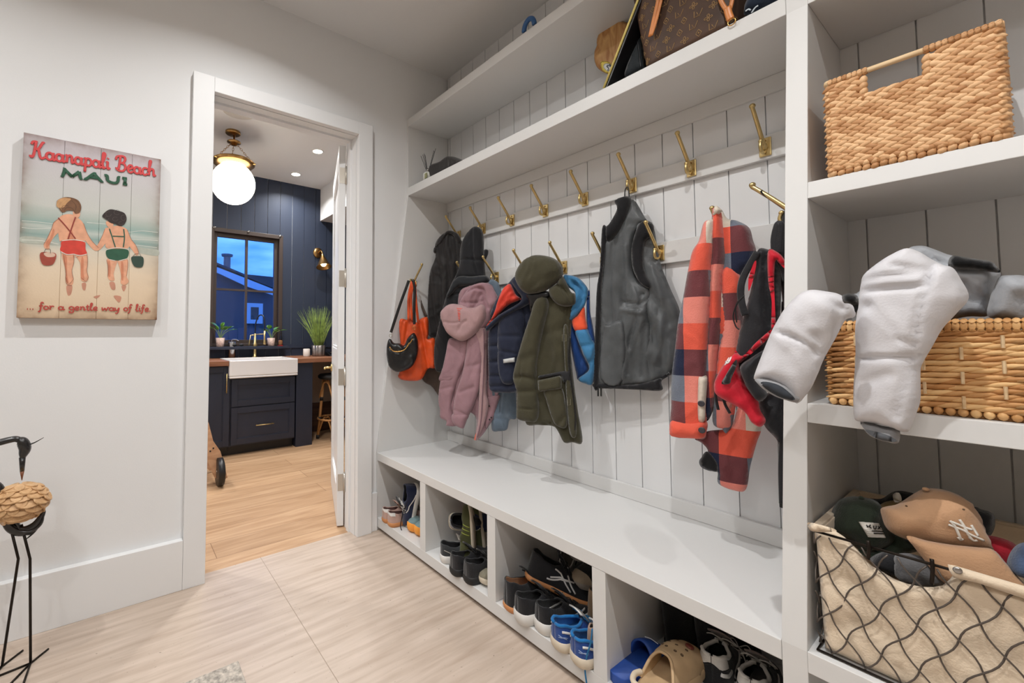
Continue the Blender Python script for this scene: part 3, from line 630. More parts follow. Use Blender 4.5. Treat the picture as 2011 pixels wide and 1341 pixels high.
# lights
gm = mat('opal_glass', (255,250,240), .3, emit=((255,244,226), 5.5))
pd = thing('pendant_lamp', 'white opal globe lamp on three brass chains in the kitchen', 'lamp', (-1.67,-.515,CEIL))
px_, py_ = -1.67, -.505
obj('canopy', lathe(B(), [(.062,CEIL-.0005),(.064,CEIL-.018),(.055,CEIL-.026),(.012,CEIL-.03)], c=(px_,py_-.01,0)), brassd, pd, smooth=True)
bm = B(); lathe(bm, [(.008,CEIL-.03),(.008,CEIL-.08),(.02,CEIL-.08),(.055,CEIL-.088),(.058,CEIL-.096),(.03,CEIL-.105),(.022,CEIL-.12)], c=(px_,py_,0)); obj('stem', bm, brassd, pd, smooth=True)
for k in range(3):
    a = k*2*math.pi/3+1.0; A_ = Vector((px_+.025*math.cos(a),py_+.025*math.sin(a),CEIL-.11)); B_ = Vector((px_+.15*math.cos(a),py_+.15*math.sin(a),CEIL-.262)); bm = B(); nl = 8
    for i in range(nl):
        c0 = A_.lerp(B_,(i+.5)/nl); d = (B_-A_).normalized(); s_ = d.cross(Vector((0,0,1))).normalized(); s_ = s_ if i%2 else d.cross(s_); L2 = (B_-A_).length/nl*.62
        tube(bm, [c0+d*L2*math.cos(q)+s_*.007*math.sin(q) for q in [2*math.pi*j/12 for j in range(12)]], .0017, 5, closed=True)
    obj('chain', bm, brassd, pd, smooth=True)
obj('ring', lathe(B(), [(.135,CEIL-.262),(.165,CEIL-.262),(.178,CEIL-.272),(.178,CEIL-.283),(.165,CEIL-.296),(.135,CEIL-.30)], c=(px_,py_,0), seg=40), brassd, pd, smooth=True)
for k in range(3):
    a = k*2*math.pi/3+1.0; obj('thumb_screw', tube(B(), [(px_+.17*math.cos(a),py_+.17*math.sin(a),CEIL-.285),(px_+.192*math.cos(a),py_+.192*math.sin(a),CEIL-.285)], .006, 8), brassd, pd)
R_ = .183; zc_ = CEIL-.462
obj('globe', lathe(B(), [(.001,zc_-R_)]+[(R_*math.sin(q),zc_-R_*math.cos(q)) for q in [math.pi*k/20*(1-.0) for k in range(1,17)]]+[(.10,zc_+R_*.86),(.10,CEIL-.30)], c=(px_,py_,0), seg=40, cap=False), gm, pd, smooth=True)
scn = thing('wall_sconce', 'brass cone wall light on the navy boards above the grass plant', 'lamp', (XW,.68,2.16))
MX = Matrix.Translation((XW+.0005,.682,2.155)) @ Matrix.Rotation(math.pi/2,4,'Y')
obj('backplate', lathe(B(), [(.062,0),(.062,.012),(.052,.02),(.03,.026)], M=MX), brassd, scn, smooth=True)
obj('arm', tube(B(), cr_spline([(XW+.02,.682,2.155),(XW+.09,.685,2.165),(XW+.12,.688,2.14),(XW+.125,.69,2.10)],6), .009, 8), brassd, scn, smooth=True)
MC = Matrix.Translation((XW+.125,.69,2.12)) @ Matrix.Rotation(math.radians(-18),4,'Y')
obj('cone_shade', lathe(B(), [(.014,0),(.018,-.02),(.03,-.05),(.088,-.165),(.092,-.168),(.086,-.165),(.028,-.052),(.012,-.02)], M=MC, cap=False), brassd, scn, smooth=True)
obj('bulb', blob(B(), MC @ Vector((0,0,-.125)), (.034,.034,.034)), mat('bulb_glow',(255,240,210),.4,emit=((255,214,150),16)), scn, smooth=True)
def downlight(x, y, lab, grp, em=26):
    t = thing('downlight', lab, 'ceiling light', (x,y,CEIL), grp)
    obj('trim_ring', lathe(B(), [(.058,CEIL-.0003),(.058,CEIL-.004),(.046,CEIL-.006),(.044,CEIL-.0003)], c=(x,y,0), cap=False), ceilm, t, smooth=True)
    obj('lens', lathe(B(), [(.001,CEIL-.003),(.045,CEIL-.003)], c=(x,y,0), cap=False), mat('lens_glow',(255,250,240),.4,emit=((255,240,215),em)), t)
downlight(*KIT_LAMPS[0], 'recessed ceiling downlight nearer the door, right of the globe lamp', 'recessed downlights in the kitchen ceiling')
downlight(*KIT_LAMPS[1], 'recessed ceiling downlight nearer the navy wall', 'recessed downlights in the kitchen ceiling')
for k, (x, y) in enumerate(KIT_LAMPS[2:]): downlight(x, y, 'recessed kitchen downlight outside the doorway view', 'recessed kitchen downlights out of view')
for k, (x, y) in enumerate(MUD_LAMPS): downlight(x, y, 'recessed downlight in the hall ceiling above the stone floor', 'recessed downlights in the hall ceiling')
t = thing('ceiling_speaker', 'flat round white speaker grille in the kitchen ceiling by the door head', 'speaker', (-1.28,-.55,CEIL))
obj('grille', lathe(B(), [(.001,CEIL-.006),(.115,CEIL-.006),(.13,CEIL-.0003)], c=(-1.28,-.545,0), seg=36, cap=False), mat('grille',(200,196,190),.9), t)
t = thing('fill_lamp_panel', 'added fill lamp panel on the hall ceiling, out of view', 'ceiling light', (2.6,-2.3,CEIL))  # housing for the added fill lamp, outside the camera view
obj('base', bx(B(), (2.24,-2.66,CEIL-.026), (2.96,-1.94,CEIL-.0003)), ceilm, t, bev=.003)
# ---------------------------------------------------------------- hanging garments
def ramp9(name, cols, cell=(.088,.092), off=(0,0), rot=0):
    m = fabric(name, cols[1], .9, 0, .3, .5); t = m.node_tree; b = t.nodes['Principled BSDF']; N = t.nodes.new; L = t.links.new
    for l in list(b.inputs['Base Color'].links): t.links.remove(l)
    uv = N('ShaderNodeUVMap'); uv.uv_map = 'uv'; mp = N('ShaderNodeMapping'); mp.inputs['Location'].default_value = (off[0],off[1],0); mp.inputs['Rotation'].default_value = (0,0,math.radians(rot)); mp.inputs['Scale'].default_value = (1/cell[0],1/cell[1],1)
    sp = N('ShaderNodeSeparateXYZ'); L(uv.outputs[0], mp.inputs[0]); L(mp.outputs[0], sp.inputs[0]); outs = []
    for ax in (0,1):
        f = N('ShaderNodeMath'); f.operation = 'FLOOR'; L(sp.outputs[ax], f.inputs[0])
        q = N('ShaderNodeMath'); q.operation = 'FLOORED_MODULO'; q.inputs[1].default_value = 3; L(f.outputs[0], q.inputs[0]); outs.append(q)
    k = N('ShaderNodeMath'); k.operation = 'MULTIPLY_ADD'; L(outs[1].outputs[0], k.inputs[0]); k.inputs[1].default_value = 3; L(outs[0].outputs[0], k.inputs[2])
    d = N('ShaderNodeMath'); d.operation = 'MULTIPLY_ADD'; d.inputs[1].default_value = 1/9; d.inputs[2].default_value = 1/18; L(k.outputs[0], d.inputs[0])
    r = N('ShaderNodeValToRGB'); r.color_ramp.interpolation = 'CONSTANT'; e = r.color_ramp.elements
    e[0].position = 0; e[0].color = lin(cols[0]); e[1].position = 1/9; e[1].color = lin(cols[1])
    for i in range(2,9): x = e.new(i/9); x.color = lin(cols[i])
    n = N('ShaderNodeTexNoise'); n.inputs['Scale'].default_value = 420; mx = N('ShaderNodeMix'); mx.data_type = 'RGBA'; mx.blend_type = 'OVERLAY'; mx.inputs[0].default_value = .25
    L(uv.outputs[0], n.inputs['Vector']); L(d.outputs[0], r.inputs[0]); L(r.outputs[0], mx.inputs[6]); L(n.outputs['Fac'], mx.inputs[7]); L(mx.outputs[2], b.inputs['Base Color'])
    return m
f_black = fabric('black_leather_cloth', (34,31,31), .5, .15); f_black2 = fabric('black_quilt', (24,25,29), .75, .1)
f_pink = fabric('mauve_shell', (152,118,125), .8); f_pinkl = fabric('mauve_light', (168,136,137), .8); f_pinkd = fabric('mauve_lining', (118,88,96), .85)
f_navy = fabric('navy_shell', (30,36,56), .75); f_red = fabric('red_lining', (214,62,44), .6); f_denim = fabric('slate_denim', (96,110,124), .9, .14)
f_olive = fabric('olive_shell', (64,61,44), .85); f_olived = fabric('olive_dark', (62,60,42), .85); f_char = fabric('charcoal_panel', (38,38,40), .85)
f_blue = fabric('light_blue_shell', (56,118,162), .6, .1); f_blued = fabric('deep_blue_shell', (16,58,118), .6, .1); f_oran = fabric('orange_panel', (246,92,56), .7)
f_vest = fabric('grey_shell', (82,85,87), .34, .14, .1, .15, .8); f_vblk = fabric('black_knit', (26,26,29), .9)
f_rib = fabric('grey_rib', (142,142,144), .95, .05); refl = mat('reflective_tape', (206,208,208), .4, .3)
orleath = mat('orange_leather', (212,78,28), .5, bump=(90,.25), var=(12,.1)); blkleath = mat('black_leather', (22,22,23), .32, bump=(60,.2)); brnleath = mat('brown_leather', (74,60,52), .5, bump=(90,.2), var=(14,.12))
gold = mat('gold_fitting', (212,164,96), .25, 1)
def gthing(name, lab, cat, pl, x, y): return thing(name, lab, cat, pl.at(x, y))
def strap(name, pl, pts, m, par, w=.009, th=.22, lift=0, n=5):
    P = cr_spline([pl.at(x, y, lift) for x, y in pts], n); return obj(name, tube(B(), P, w, 8, flat=th, up=pl.n), m, par, smooth=True)
A6 = zc(740,440,2.915); Bz = zc(740,540,5.587); Cz = zc(840,430,7.058); Dz = zc(860,540,6.095); Ez = zc(860,720,6.703)
# bags on the end-panel hook
pt = Plane(812, 600, .195, 58)
t = gthing('tote_bag', 'orange leather tote bag hanging on the sloping white end panel', 'bag', pt, 815, 560)
puff('body', Bz([(245,512),(330,490),(350,470),(395,500),(450,520),(480,480),(560,470),(568,640),(560,700),(640,710),(648,1000),(560,1030),(480,1150),(300,1155),(235,1115),(250,1060),(270,900)]), orleath, t, pt, T=.028, R=.05, ripple=(.006,.07,0), creases=[(Bz([(480,530),(560,1010)]),.008,-.012),(Bz([(340,520),(300,760)]),.012,-.01),(Bz([(520,520),(560,700)]),.01,.01)], lift=-.01)
for q in ([(385,70),(350,250),(350,500)],[(415,80),(430,300),(455,520)],[(400,60),(375,260),(385,500)]): strap('handle', pt, Bz(q), orleath, t, .008, .3, .012)
pb = Plane(800, 660, .13, 55)
t = gthing('shoulder_bag', 'small black woven leather bag hanging in front of the orange tote', 'bag', pb, 800, 640)
wv = mat('woven_leather', (24,24,26), .3); wn = wv.node_tree; vb = wn.nodes.new('ShaderNodeTexChecker'); vb.inputs['Scale'].default_value = 90
bb_ = wn.nodes.new('ShaderNodeBump'); bb_.inputs['Strength'].default_value = .8; uvn = wn.nodes.new('ShaderNodeUVMap'); uvn.uv_map = 'uv'; wn.links.new(uvn.outputs[0], vb.inputs['Vector']); wn.links.new(vb.outputs['Fac'], bb_.inputs['Height']); wn.links.new(bb_.outputs[0], wn.nodes['Principled BSDF'].inputs['Normal'])
puff('body', Bz([(125,715),(150,700),(190,745),(250,750),(300,770),(340,690),(390,640),(420,645),(450,720),(455,830),(430,930),(380,1010),(290,1055),(210,1060),(140,1010),(110,900),(108,790)]), wv, t, pb, T=.035, R=.045, rough=.006, creases=[(Bz([(140,790),(200,840),(290,830),(340,770),(400,690)]),.006,-.008)])
strap('zipper', pb, Bz([(140,790),(190,838),(280,832),(330,790),(395,700)]), gold, t, .003, .5, .034)
strap('zip_pull', pb, Bz([(330,785),(358,745)]), gold, t, .004, .5, .042)
for q in ([(350,60),(330,120),(250,340),(155,630)],[(395,50),(415,150),(410,350),(412,540)]): strap('strap', pb, Bz(q), blkleath, t, .0085, .25, .006)
for q in ((152,665),(410,580)):
    c = pb.at(*Bz([q])[0], .006); obj('ring', tube(B(), [c+pb.u*.008*math.cos(a)+pb.v*.011*math.sin(a) for a in [2*math.pi*k/14 for k in range(14)]], .002, 6, closed=True), gold if q[0] > 200 else nickel, t, smooth=True)
pc = Plane(840, 730, .36, 25)
t = gthing('crossbody_bag', 'brown strapped pouch bag at the lower right of the orange tote', 'bag', pc, 840, 700)
puff('body', Bz([(490,1080),(515,1030),(560,1005),(700,1010),(780,1060),(770,1340),(700,1341),(640,1270),(600,1220),(530,1180),(495,1130)]), brnleath, t, pc, T=.03, R=.04, creases=[(Bz([(530,1040),(560,1180)]),.006,-.006)])
strap('strap', pc, Bz([(420,110),(480,300),(545,460)]), brnleath, t, .010, .25, .02); strap('strap', pc, Bz([(440,470),(450,620),(500,860),(555,1015)]), brnleath, t, .011, .25, .02)
# black waistcoat and black puffer coat
p = Plane(898, 520, .475, 34)
t = gthing('waistcoat', 'long black sleeveless waistcoat at the far left of the coat rail', 'clothing', p, 890, 470)
puff('body', A6([(335,110),(380,55),(430,38),(470,75),(500,140),(500,350),(480,640),(400,660),(345,650),(300,640),(290,560),(300,300),(335,190)]), f_black, t, p, T=.035, R=.05, ripple=(.006,.06,8), creases=[(A6([(440,60),(460,250),(430,420),(420,600)]),.006,-.018),(A6([(380,70),(400,200),(390,600)]),.012,.008)])
puff('collar', Cz([(100,385),(170,300),(250,180),(320,160),(400,190),(450,250),(460,330),(420,330),(330,210),(260,230),(180,350),(120,400),(115,470),(85,470),(78,430)]), f_black, t, p, T=.02, R=.02, lift=.025)
p = Plane(950, 520, .45, 30)
t = gthing('puffer_coat', 'long black padded coat with a tall peaked collar, left of the pink jacket', 'clothing', p, 940, 460)
quilt = [(A6([(430,y),(640,y+12)]),.007,-.012) for y in (200,300,400,500,600,690,770)]
puff('body', A6([(430,335),(470,250),(480,130),(510,62),(555,15),(600,30),(612,90),(614,180),(628,325),(665,370),(620,600),(500,800),(440,860),(380,850),(335,830),(330,700),(360,560),(395,420)]), f_black2, t, p, T=.05, R=.06, creases=quilt+[(A6([(555,20),(560,200),(600,330)]),.006,-.01)], ripple=(.004,.09,10))
puff('collar_flap', Cz([(780,430),(835,428),(838,480),(815,540),(790,600),(775,560)]), f_black2, t, p, T=.012, R=.012, lift=.01)
puff('yoke', A6([(430,340),(470,300),(540,300),(625,295),(640,330),(560,350),(470,360),(430,400),(400,420)]), fabric('black_twill',(34,37,41),.8), t, p, T=.02, R=.02, lift=.04)
# pink child's jacket
p = Plane(925, 640, .37, 30)
t = gthing('hooded_jacket', 'mauve pink hooded child jacket hanging below the black puffer coat', 'clothing', p, 960, 560)
puff('back', A6([(470,400),(540,350),(610,335),(660,345),(690,400),(650,480),(640,560),(700,700),(710,960),(690,1050),(655,1130),(610,1200),(565,1235),(570,1120),(540,1080),(480,1070),(440,1100),(400,1000),(420,800),(460,600)]), f_pink, t, p, T=.035, R=.045, ripple=(.006,.08,10), lift=-.015)
puff('sleeve', Ez([(75,0),(290,0),(285,130),(240,250),(200,400),(190,560),(230,700),(240,780),(110,775),(110,715),(30,670),(25,560),(5,430),(30,200)])+[], f_pink, t, p, T=.03, R=.04, creases=[(Ez([(60,170),(180,150)]),.008,-.008),(Ez([(30,300),(180,260)]),.008,-.007)], lift=.008)
puff('sleeve', A6([(415,655),(470,660),(530,655),(520,760),(480,850),(440,900),(395,905),(355,890),(375,830),(395,740)]), f_pink, t, p, T=.03, R=.04, lift=.008)
puff('sleeve', A6([(525,650),(600,610),(612,700),(605,850),(585,960),(545,1060),(520,1110),(492,1168),(440,1140),(437,1110),(445,1000),(490,850),(510,740)]), f_pink, t, p, T=.04, R=.045, creases=[(A6([(450,1060),(520,1085)]),.006,-.008),(A6([(480,960),(560,930)]),.01,-.007),(A6([(500,820),(600,800)]),.012,-.006)], lift=.02)
puff('cuff', A6([(436,1085),(525,1088),(508,1135),(492,1170),(437,1140)]), f_pink, t, p, T=.03, R=.03, lift=.026)
puff('front_placket', A6([(560,600),(605,585),(628,620),(632,760),(628,960),(640,1020),(625,1110),(592,1200),(566,1236),(580,1100),(588,900),(595,760)]), f_pinkl, t, p, T=.02, R=.02, lift=.03)
strap('zipper', p, A6([(612,600),(614,760),(606,960),(596,1120),(576,1220)]), f_pinkd, t, .003, .6, .052)
puff('facing', A6([(615,600),(660,620),(668,700),(662,790),(640,850),(625,960),(622,800)]), f_pinkd, t, p, T=.012, R=.02, lift=.012, creases=[(A6([(620,y),(665,y-8)]),.004,-.006) for y in (650,700,750,800)])
puff('hood', A6([(470,470),(500,400),(545,355),(600,335),(650,350),(690,410),(695,450),(660,500),(645,560),(600,600),(560,560),(500,500)]), f_pink, t, p, T=.045, R=.05, lift=.03, creases=[(A6([(500,400),(560,370),(610,375),(620,430),(640,480)]),.009,-.025),(A6([(480,450),(560,450),(620,440)]),.006,-.01),(A6([(600,400),(560,480),(530,520)]),.008,-.014)], rough=.012)
puff('hood_cap', Dz([(30,470),(80,385),(160,345),(270,355),(370,385),(450,385),(530,350),(575,420),(570,520),(520,610),(440,710),(310,790),(200,760),(110,690),(60,590)]), f_pinkl, t, p, T=.055, R=.06, lift=.055, creases=[(Dz([(80,560),(200,575),(290,560)]),.005,-.008),(Dz([(270,660),(300,590),(360,550)]),.007,-.010)])
for q in (((620,375),(740,375),(800,370)),): pass
bt = B()
for x, y in Ez([(640,537),(677,517),(680,695),(705,670)]): c = p.at(x, y, .026); lathe(bt, [(.0045,0),(.0045,.003)], M=Matrix.Translation(c) @ p.n.to_track_quat('Z','Y').to_matrix().to_4x4(), seg=10)
puff('cuff_tab', Ez([(620,450),(640,380),(780,370),(830,380),(800,470),(760,600),(720,700),(650,800),(620,790),(610,640)]), f_pink, t, p, T=.02, R=.025, lift=.0)
obj('snap', bt, blackm, t)
strap('zip_pull', p, Ez([(530,845),(500,900),(485,965)]), mat('coral_cord',(232,120,96),.6), t, .004, .6, .02)
hood_ = [o for o in bpy.data.objects if o.parent == t and o.name.startswith('hood_cap')]
bpy.context.view_layer.update()
decal('lettering', [Dz(s) for s in ([(225,398),(290,402)],[(240,402),(236,420),(262,422),(264,404)],[(240,430),(266,432)],[(240,440),(240,452),(266,452)],[(240,462),(266,462),(266,474),(240,474)],[(240,486),(266,488)],[(242,498),(266,500)],[(244,514),(266,514)],[(246,526),(264,526)],[(248,540),(262,542)])], mat('coral_print',(222,110,100),.6), t, hood_, r=.0022, spline=False)
# navy jacket with red lining
p = Plane(1000, 640, .40, 25)
t = gthing('hooded_jacket', 'navy child jacket with a bright red lining between the pink and olive jackets', 'clothing', p, 1010, 580)
puff('body', A6([(640,620),(690,560),(780,470),(860,430),(900,440),(900,600),(880,900),(800,960),(720,965),(650,950),(640,850)]), f_navy, t, p, T=.045, R=.05, creases=[(A6([(640,y),(860,y-20)]),.01,-.012) for y in (700,790,870,930)])
puff('sleeve', A6([(700,560),(760,500),(830,480),(860,560),(830,720),(800,790),(795,900),(730,915),(700,860),(690,720)]), f_navy, t, p, T=.04, R=.05, creases=[(A6([(700,720),(800,740)]),.008,-.01),(A6([(700,640),(820,640)]),.01,-.008)], lift=.02)
puff('back', A6([(690,420),(760,330),(800,300),(880,340),(900,460),(860,480),(760,520),(690,520),(650,520)]), f_navy, t, p, T=.02, R=.03, lift=-.005)
puff('lining', Dz([(580,610),(640,520),(680,430),(720,300),(760,200),(800,140),(860,105),(900,160),(940,240),(995,290),(880,340),(800,400),(720,480),(650,555)]), f_red, t, p, T=.03, R=.03, lift=.03, ripple=(.005,.03,-40), creases=[(Dz([(700,480),(800,330),(900,250)]),.005,-.01)])
puff('collar', A6([(770,325),(815,300),(880,380),(890,440),(850,470),(720,540),(640,610),(625,590),(700,520),(825,440),(800,380)]), f_navy, t, p, T=.03, R=.025, lift=.04)
puff('reflective_band', Ez([(-85,0)]) and Dz([(780,1008),(918,985),(920,1040),(785,1055)]), refl, t, p, T=.003, R=.004, lift=.058, s=.008, sharp=True, rough=0, back=4)
# slate denim jacket
p = Plane(990, 760, .47, 20)
t = gthing('denim_jacket', 'slate blue jacket half hidden between the pink and the olive jackets', 'clothing', p, 980, 570)
puff('body', A6([(640,330),(690,330),(715,390),(760,500),(790,700),(795,960),(800,1105),(760,1120),(745,1175),(700,1185),(660,1180),(655,1100),(640,960),(650,700),(640,500)]), f_denim, t, p, T=.03, R=.05, creases=[(A6([(660,1110),(760,1112)]),.005,-.006),(A6([(740,960),(720,1080)]),.01,.012)], ripple=(.006,.08,0))
# olive parka
p = Plane(1075, 640, .36, 22)
t = gthing('parka', 'olive green hooded parka hanging in the middle of the lower rail', 'clothing', p, 1080, 540)
puff('body', A6([(900,470),(960,400),(1060,440),(1130,455),(1118,540),(1110,700),(1128,900),(1150,1060),(1177,1245),(1120,1249),(1070,1247),(1020,1162),(930,1150),(850,1130),(880,900)]), f_olive, t, p, T=.045, R=.05, creases=[(A6([(1096,470),(1085,760),(1105,1000),(1130,1240)]),.006,-.01),(A6([(930,640),(1080,600)]),.02,-.008),(A6([(940,1140),(1010,1130)]),.006,-.01)], ripple=(.005,.11,6))
puff('sleeve', A6([(880,520),(905,440),(960,410),(985,470),(955,600),(925,760),(920,900),(930,1050),(915,1128),(860,1130),(805,1112),(800,1050),(800,950),(780,880),(800,780),(840,640)]), f_olive, t, p, T=.05, R=.05, lift=.03, creases=[(A6([(785,880),(850,870),(915,890)]),.012,-.014),(A6([(800,960),(910,950)]),.012,-.010),(A6([(800,1050),(925,1052)]),.004,-.008),(A6([(820,780),(930,740)]),.02,-.008)])
puff('pocket_band', A6([(922,868),(1065,842),(1105,838),(1112,895),(1068,907),(1055,866),(924,884)]), f_char, t, p, T=.008, R=.008, lift=.047, sharp=True, rough=0, s=.008, back=2)
puff('pocket', A6([(960,950),(1060,935),(1090,1150),(1030,1155),(1002,1110),(970,1010)]), f_olive, t, p, T=.016, R=.015, lift=.045, creases=[(A6([(1075,1100),(1040,1148)]),.01,-.01)])
puff('pocket_flap', A6([(921,895),(1056,866),(1061,942),(925,960)]), f_olive, t, p, T=.012, R=.01, lift=.062, sharp=True, s=.008, rough=.002)
puff('placket', A6([(1068,600),(1095,600),(1100,840),(1128,1000),(1145,1200),(1105,1200),(1085,1000),(1078,840)]), f_olive, t, p, T=.01, R=.012, lift=.045)
strap('zipper', p, A6([(1108,640),(1100,760),(1108,860),(1128,1000),(1138,1110),(1132,1180)]), blackm, t, .0035, .6, .05)
puff('hood', A6([(795,290),(830,222),(880,185),(930,177),(1000,190),(1048,222),(1068,270),(1050,320),(1000,360),(960,385),(890,402),(840,388),(802,340)]), f_olive, t, p, T=.085, R=.09, back=.4, lift=.04, creases=[(A6([(1020,200),(1025,300),(990,360)]),.004,-.008),(A6([(860,390),(960,330),(1060,300)]),.02,-.008)])
puff('hood_roll', A6([(985,375),(1030,340),(1065,300),(1110,385),(1135,400),(1135,455),(1090,472),(1040,462),(1000,425)]), f_olive, t, p, T=.055, R=.05, lift=.035, creases=[(A6([(1040,350),(1100,400),(1120,470)]),.008,-.02)])
puff('hood_opening', A6([(860,400),(960,380),(1000,400),(980,420),(900,470),(880,500),(870,440)]), blackm, t, p, T=.02, R=.02, lift=.03)
tb = B()
for q in ([(1062,632),(1084,632),(1084,670),(1062,670)],[(1092,990),(1108,990),(1108,1035),(1092,1035)]):
    P_ = [p.at(x,y,.054) for x,y in A6(q)]; tube(tb, P_, .0008, 6, closed=True)
obj('stitching', tb, mat('pale_thread',(150,146,124),.8), t)
# blue jacket
p = Plane(1140, 620, .44, 18)
t = gthing('child_jacket', 'blue child jacket with an orange chest patch right of the olive parka', 'clothing', p, 1120, 560)
puff('body', A6([(1075,520),(1125,555),(1170,720),(1215,830),(1155,890),(1140,850),(1110,700)]), f_blued, t, p, T=.03, R=.04, lift=.0)
puff('sleeve', A6([(1135,610),(1200,595),(1235,660),(1253,720),(1240,905),(1190,912),(1152,885),(1215,830),(1180,740)]), f_blue, t, p, T=.035, R=.04, lift=.02, creases=[(A6([(1170,700),(1245,690)]),.01,-.01),(A6([(1190,800),(1245,780)]),.01,-.01)])
puff('side_panel', A6([(1200,450),(1217,372),(1222,500),(1240,600),(1255,720),(1235,690),(1205,600)]), f_blued, t, p, T=.02, R=.02, lift=.01)
puff('chest_patch', A6([(1115,552),(1150,520),(1186,473),(1196,540),(1203,602),(1140,616)]), f_oran, t, p, T=.03, R=.04, lift=.025)
puff('collar', A6([(1070,295),(1100,292),(1150,305),(1190,342),(1210,380),(1200,440),(1178,485),(1120,552),(1105,540),(1115,480),(1137,400),(1085,350)]), f_blue, t, p, T=.045, R=.04, lift=.03, creases=[(A6([(1140,340),(1180,400),(1150,480)]),.009,-.025),(A6([(1100,310),(1150,350)]),.008,-.018),(A6([(1120,520),(1180,440)]),.008,-.012)], rough=.01)
# grey waistcoat
C2 = zc(1130,360,2.579)
p = Plane(1240, 560, .49, 10)
t = gthing('waistcoat', 'grey sleeveless waistcoat with black trim hanging by a loop on the upper rail', 'clothing', p, 1230, 380)
puff('back', C2([(300,90),(360,185),(395,215),(430,400),(480,530),(530,650),(530,780),(505,930),(430,1000),(330,1010),(360,700),(330,400),(300,200)]), f_vest, t, p, T=.03, R=.05, lift=-.01, ripple=(.008,.09,20), creases=[(C2([(400,420),(450,650),(420,900)]),.01,.012)])
puff('front', C2([(155,290),(200,270),(262,150),(275,90),(300,88),(330,150),(362,190),(320,215),(290,300),(290,430),(330,505),(375,530),(382,580),(372,640),(385,800),(390,930),(430,1003),(300,1022),(120,1015),(128,700),(140,400)]), f_vest, t, p, T=.03, R=.045, lift=.0, ripple=(.005,.07,5), creases=[(C2([(245,230),(248,600),(230,990)]),.004,-.008),(C2([(130,770),(240,765)]),.004,-.005),(C2([(250,600),(330,610),(378,575)]),.006,-.01),(C2([(250,640),(340,655),(375,630)]),.009,.01),(C2([(380,640),(300,800),(250,980)]),.008,.010),(C2([(200,300),(185,500),(190,700)]),.008,-.007),(C2([(345,560),(290,760),(270,960)]),.008,-.012),(C2([(368,650),(350,820),(345,980)]),.008,-.012),(C2([(290,330),(300,480),(345,560)]),.01,-.010),(C2([(265,320),(270,560)]),.006,.007)], rough=.003)
puff('pocket', C2([(140,740),(170,715),(245,712),(240,1000),(130,990)]), f_vest, t, p, T=.010, R=.01, lift=.024, rough=.003)
puff('zip_strip', C2([(135,228),(160,226),(158,300),(142,420),(133,560),(130,700),(120,900),(117,1032),(92,1024),(98,800),(104,620),(110,520),(125,420)]), f_vblk, t, p, T=.018, R=.02, lift=.016)
puff('collar', C2([(198,92),(235,70),(268,66),(285,90),(268,150),(240,210),(200,270),(160,295),(157,228),(178,200),(212,130)]), f_vblk, t, p, T=.035, R=.03, lift=.015, rough=.008)
puff('armhole_binding', C2([(318,215),(360,188),(397,215),(388,262),(352,300),(345,400),(358,460),(382,505),(374,532),(330,508),(292,435),(284,330)]), f_vblk, t, p, T=.02, R=.02, lift=.016)
puff('hem_binding', C2([(95,1012),(200,1015),(300,1018),(430,985),(500,930),(492,962),(437,1000),(437,1048),(330,1046),(200,1040),(100,1036)]), f_vblk, t, p, T=.018, R=.012, lift=.014)
strap('hanging_loop', p, C2([(250,72),(252,35),(262,18),(270,35),(272,72)]), blackm, t, .0025, 1, .0, 6)
for x in (115,130): strap('zip_pull', p, C2([(x,1030),(x,1078)]), blackm, t, .0035, .6, .025)
# plaid shirt jacket
OR, BU, SA, CR, GB, NV = (232,96,74), (112,58,62), (232,138,124), (224,212,196), (112,120,134), (28,36,62)
cols = [BU,OR,OR, NV,BU,GB, GB,SA,CR]
pm = [ramp9('plaid_flannel', cols, cell=(.075,-.09), off=o_) for o_ in ((1.98,.1),(1.1,1.3),(2.2,.7),(.9,2.2))]
p = Plane(1400, 640, .40, 10); C7 = zc(1300,380,2.163)
t = gthing('plaid_shirt', 'orange, navy and cream checked flannel shirt hanging left of the red backpack', 'clothing', p, 1408, 420)
puff('back', C2([(735,135),(770,178),(820,190),(880,225),(900,290),(915,340),(908,410),(850,455),(845,560),(850,800),(830,1000),(790,1240),(740,1230),(700,900),(700,500),(715,250)]), pm[2], t, p, T=.04, R=.05, lift=-.005, ripple=(.006,.10,5))
puff('middle_fold', C2([(692,150),(706,125),(735,132),(752,250),(760,380),(745,520),(745,700),(720,900),(705,1120),(660,1200),(650,1000),(670,700),(680,400)]), pm[1], t, p, T=.04, R=.035, lift=.015, creases=[(C2([(735,140),(752,300),(745,500)]),.006,-.015)])
puff('front_fold', C2([(735,480),(770,420),(840,480),(835,620),(835,850),(790,1150),(780,1235),(700,1222),(700,1100),(715,900),(745,700)]), pm[3], t, p, T=.035, R=.04, lift=.012)
puff('sleeve', C2([(625,290),(650,200),(690,180),(700,150),(702,300),(690,450),(685,600),(675,800),(668,1000),(665,1230),(655,1292),(600,1290),(487,1272),(485,1120),(487,980),(505,830),(520,700),(545,580),(565,470),(590,350)]), pm[0], t, p, T=.05, R=.055, lift=.035, ripple=(.004,.12,4))
puff('cuff_placket', C2([(622,1000),(640,980),(668,985),(660,1120),(655,1200),(622,1195)]), fabric('cream_flannel', CR, .9), t, p, T=.012, R=.01, lift=.065)
puff('cuff', C2([(487,1196),(560,1200),(662,1203),(664,1260),(650,1290),(595,1292),(487,1276)]), fabric('orange_flannel', OR, .9), t, p, T=.05, R=.03, lift=.042)
puff('tail', C7([(140,1040),(190,1010),(290,990),(330,900),(410,940),(422,1000),(402,1060),(375,1160),(357,1256),(310,1262),(240,1232),(236,1182),(200,1178),(165,1160),(160,1130),(195,1095),(170,1060)]), pm[3], t, p, T=.03, R=.04, lift=-.01)
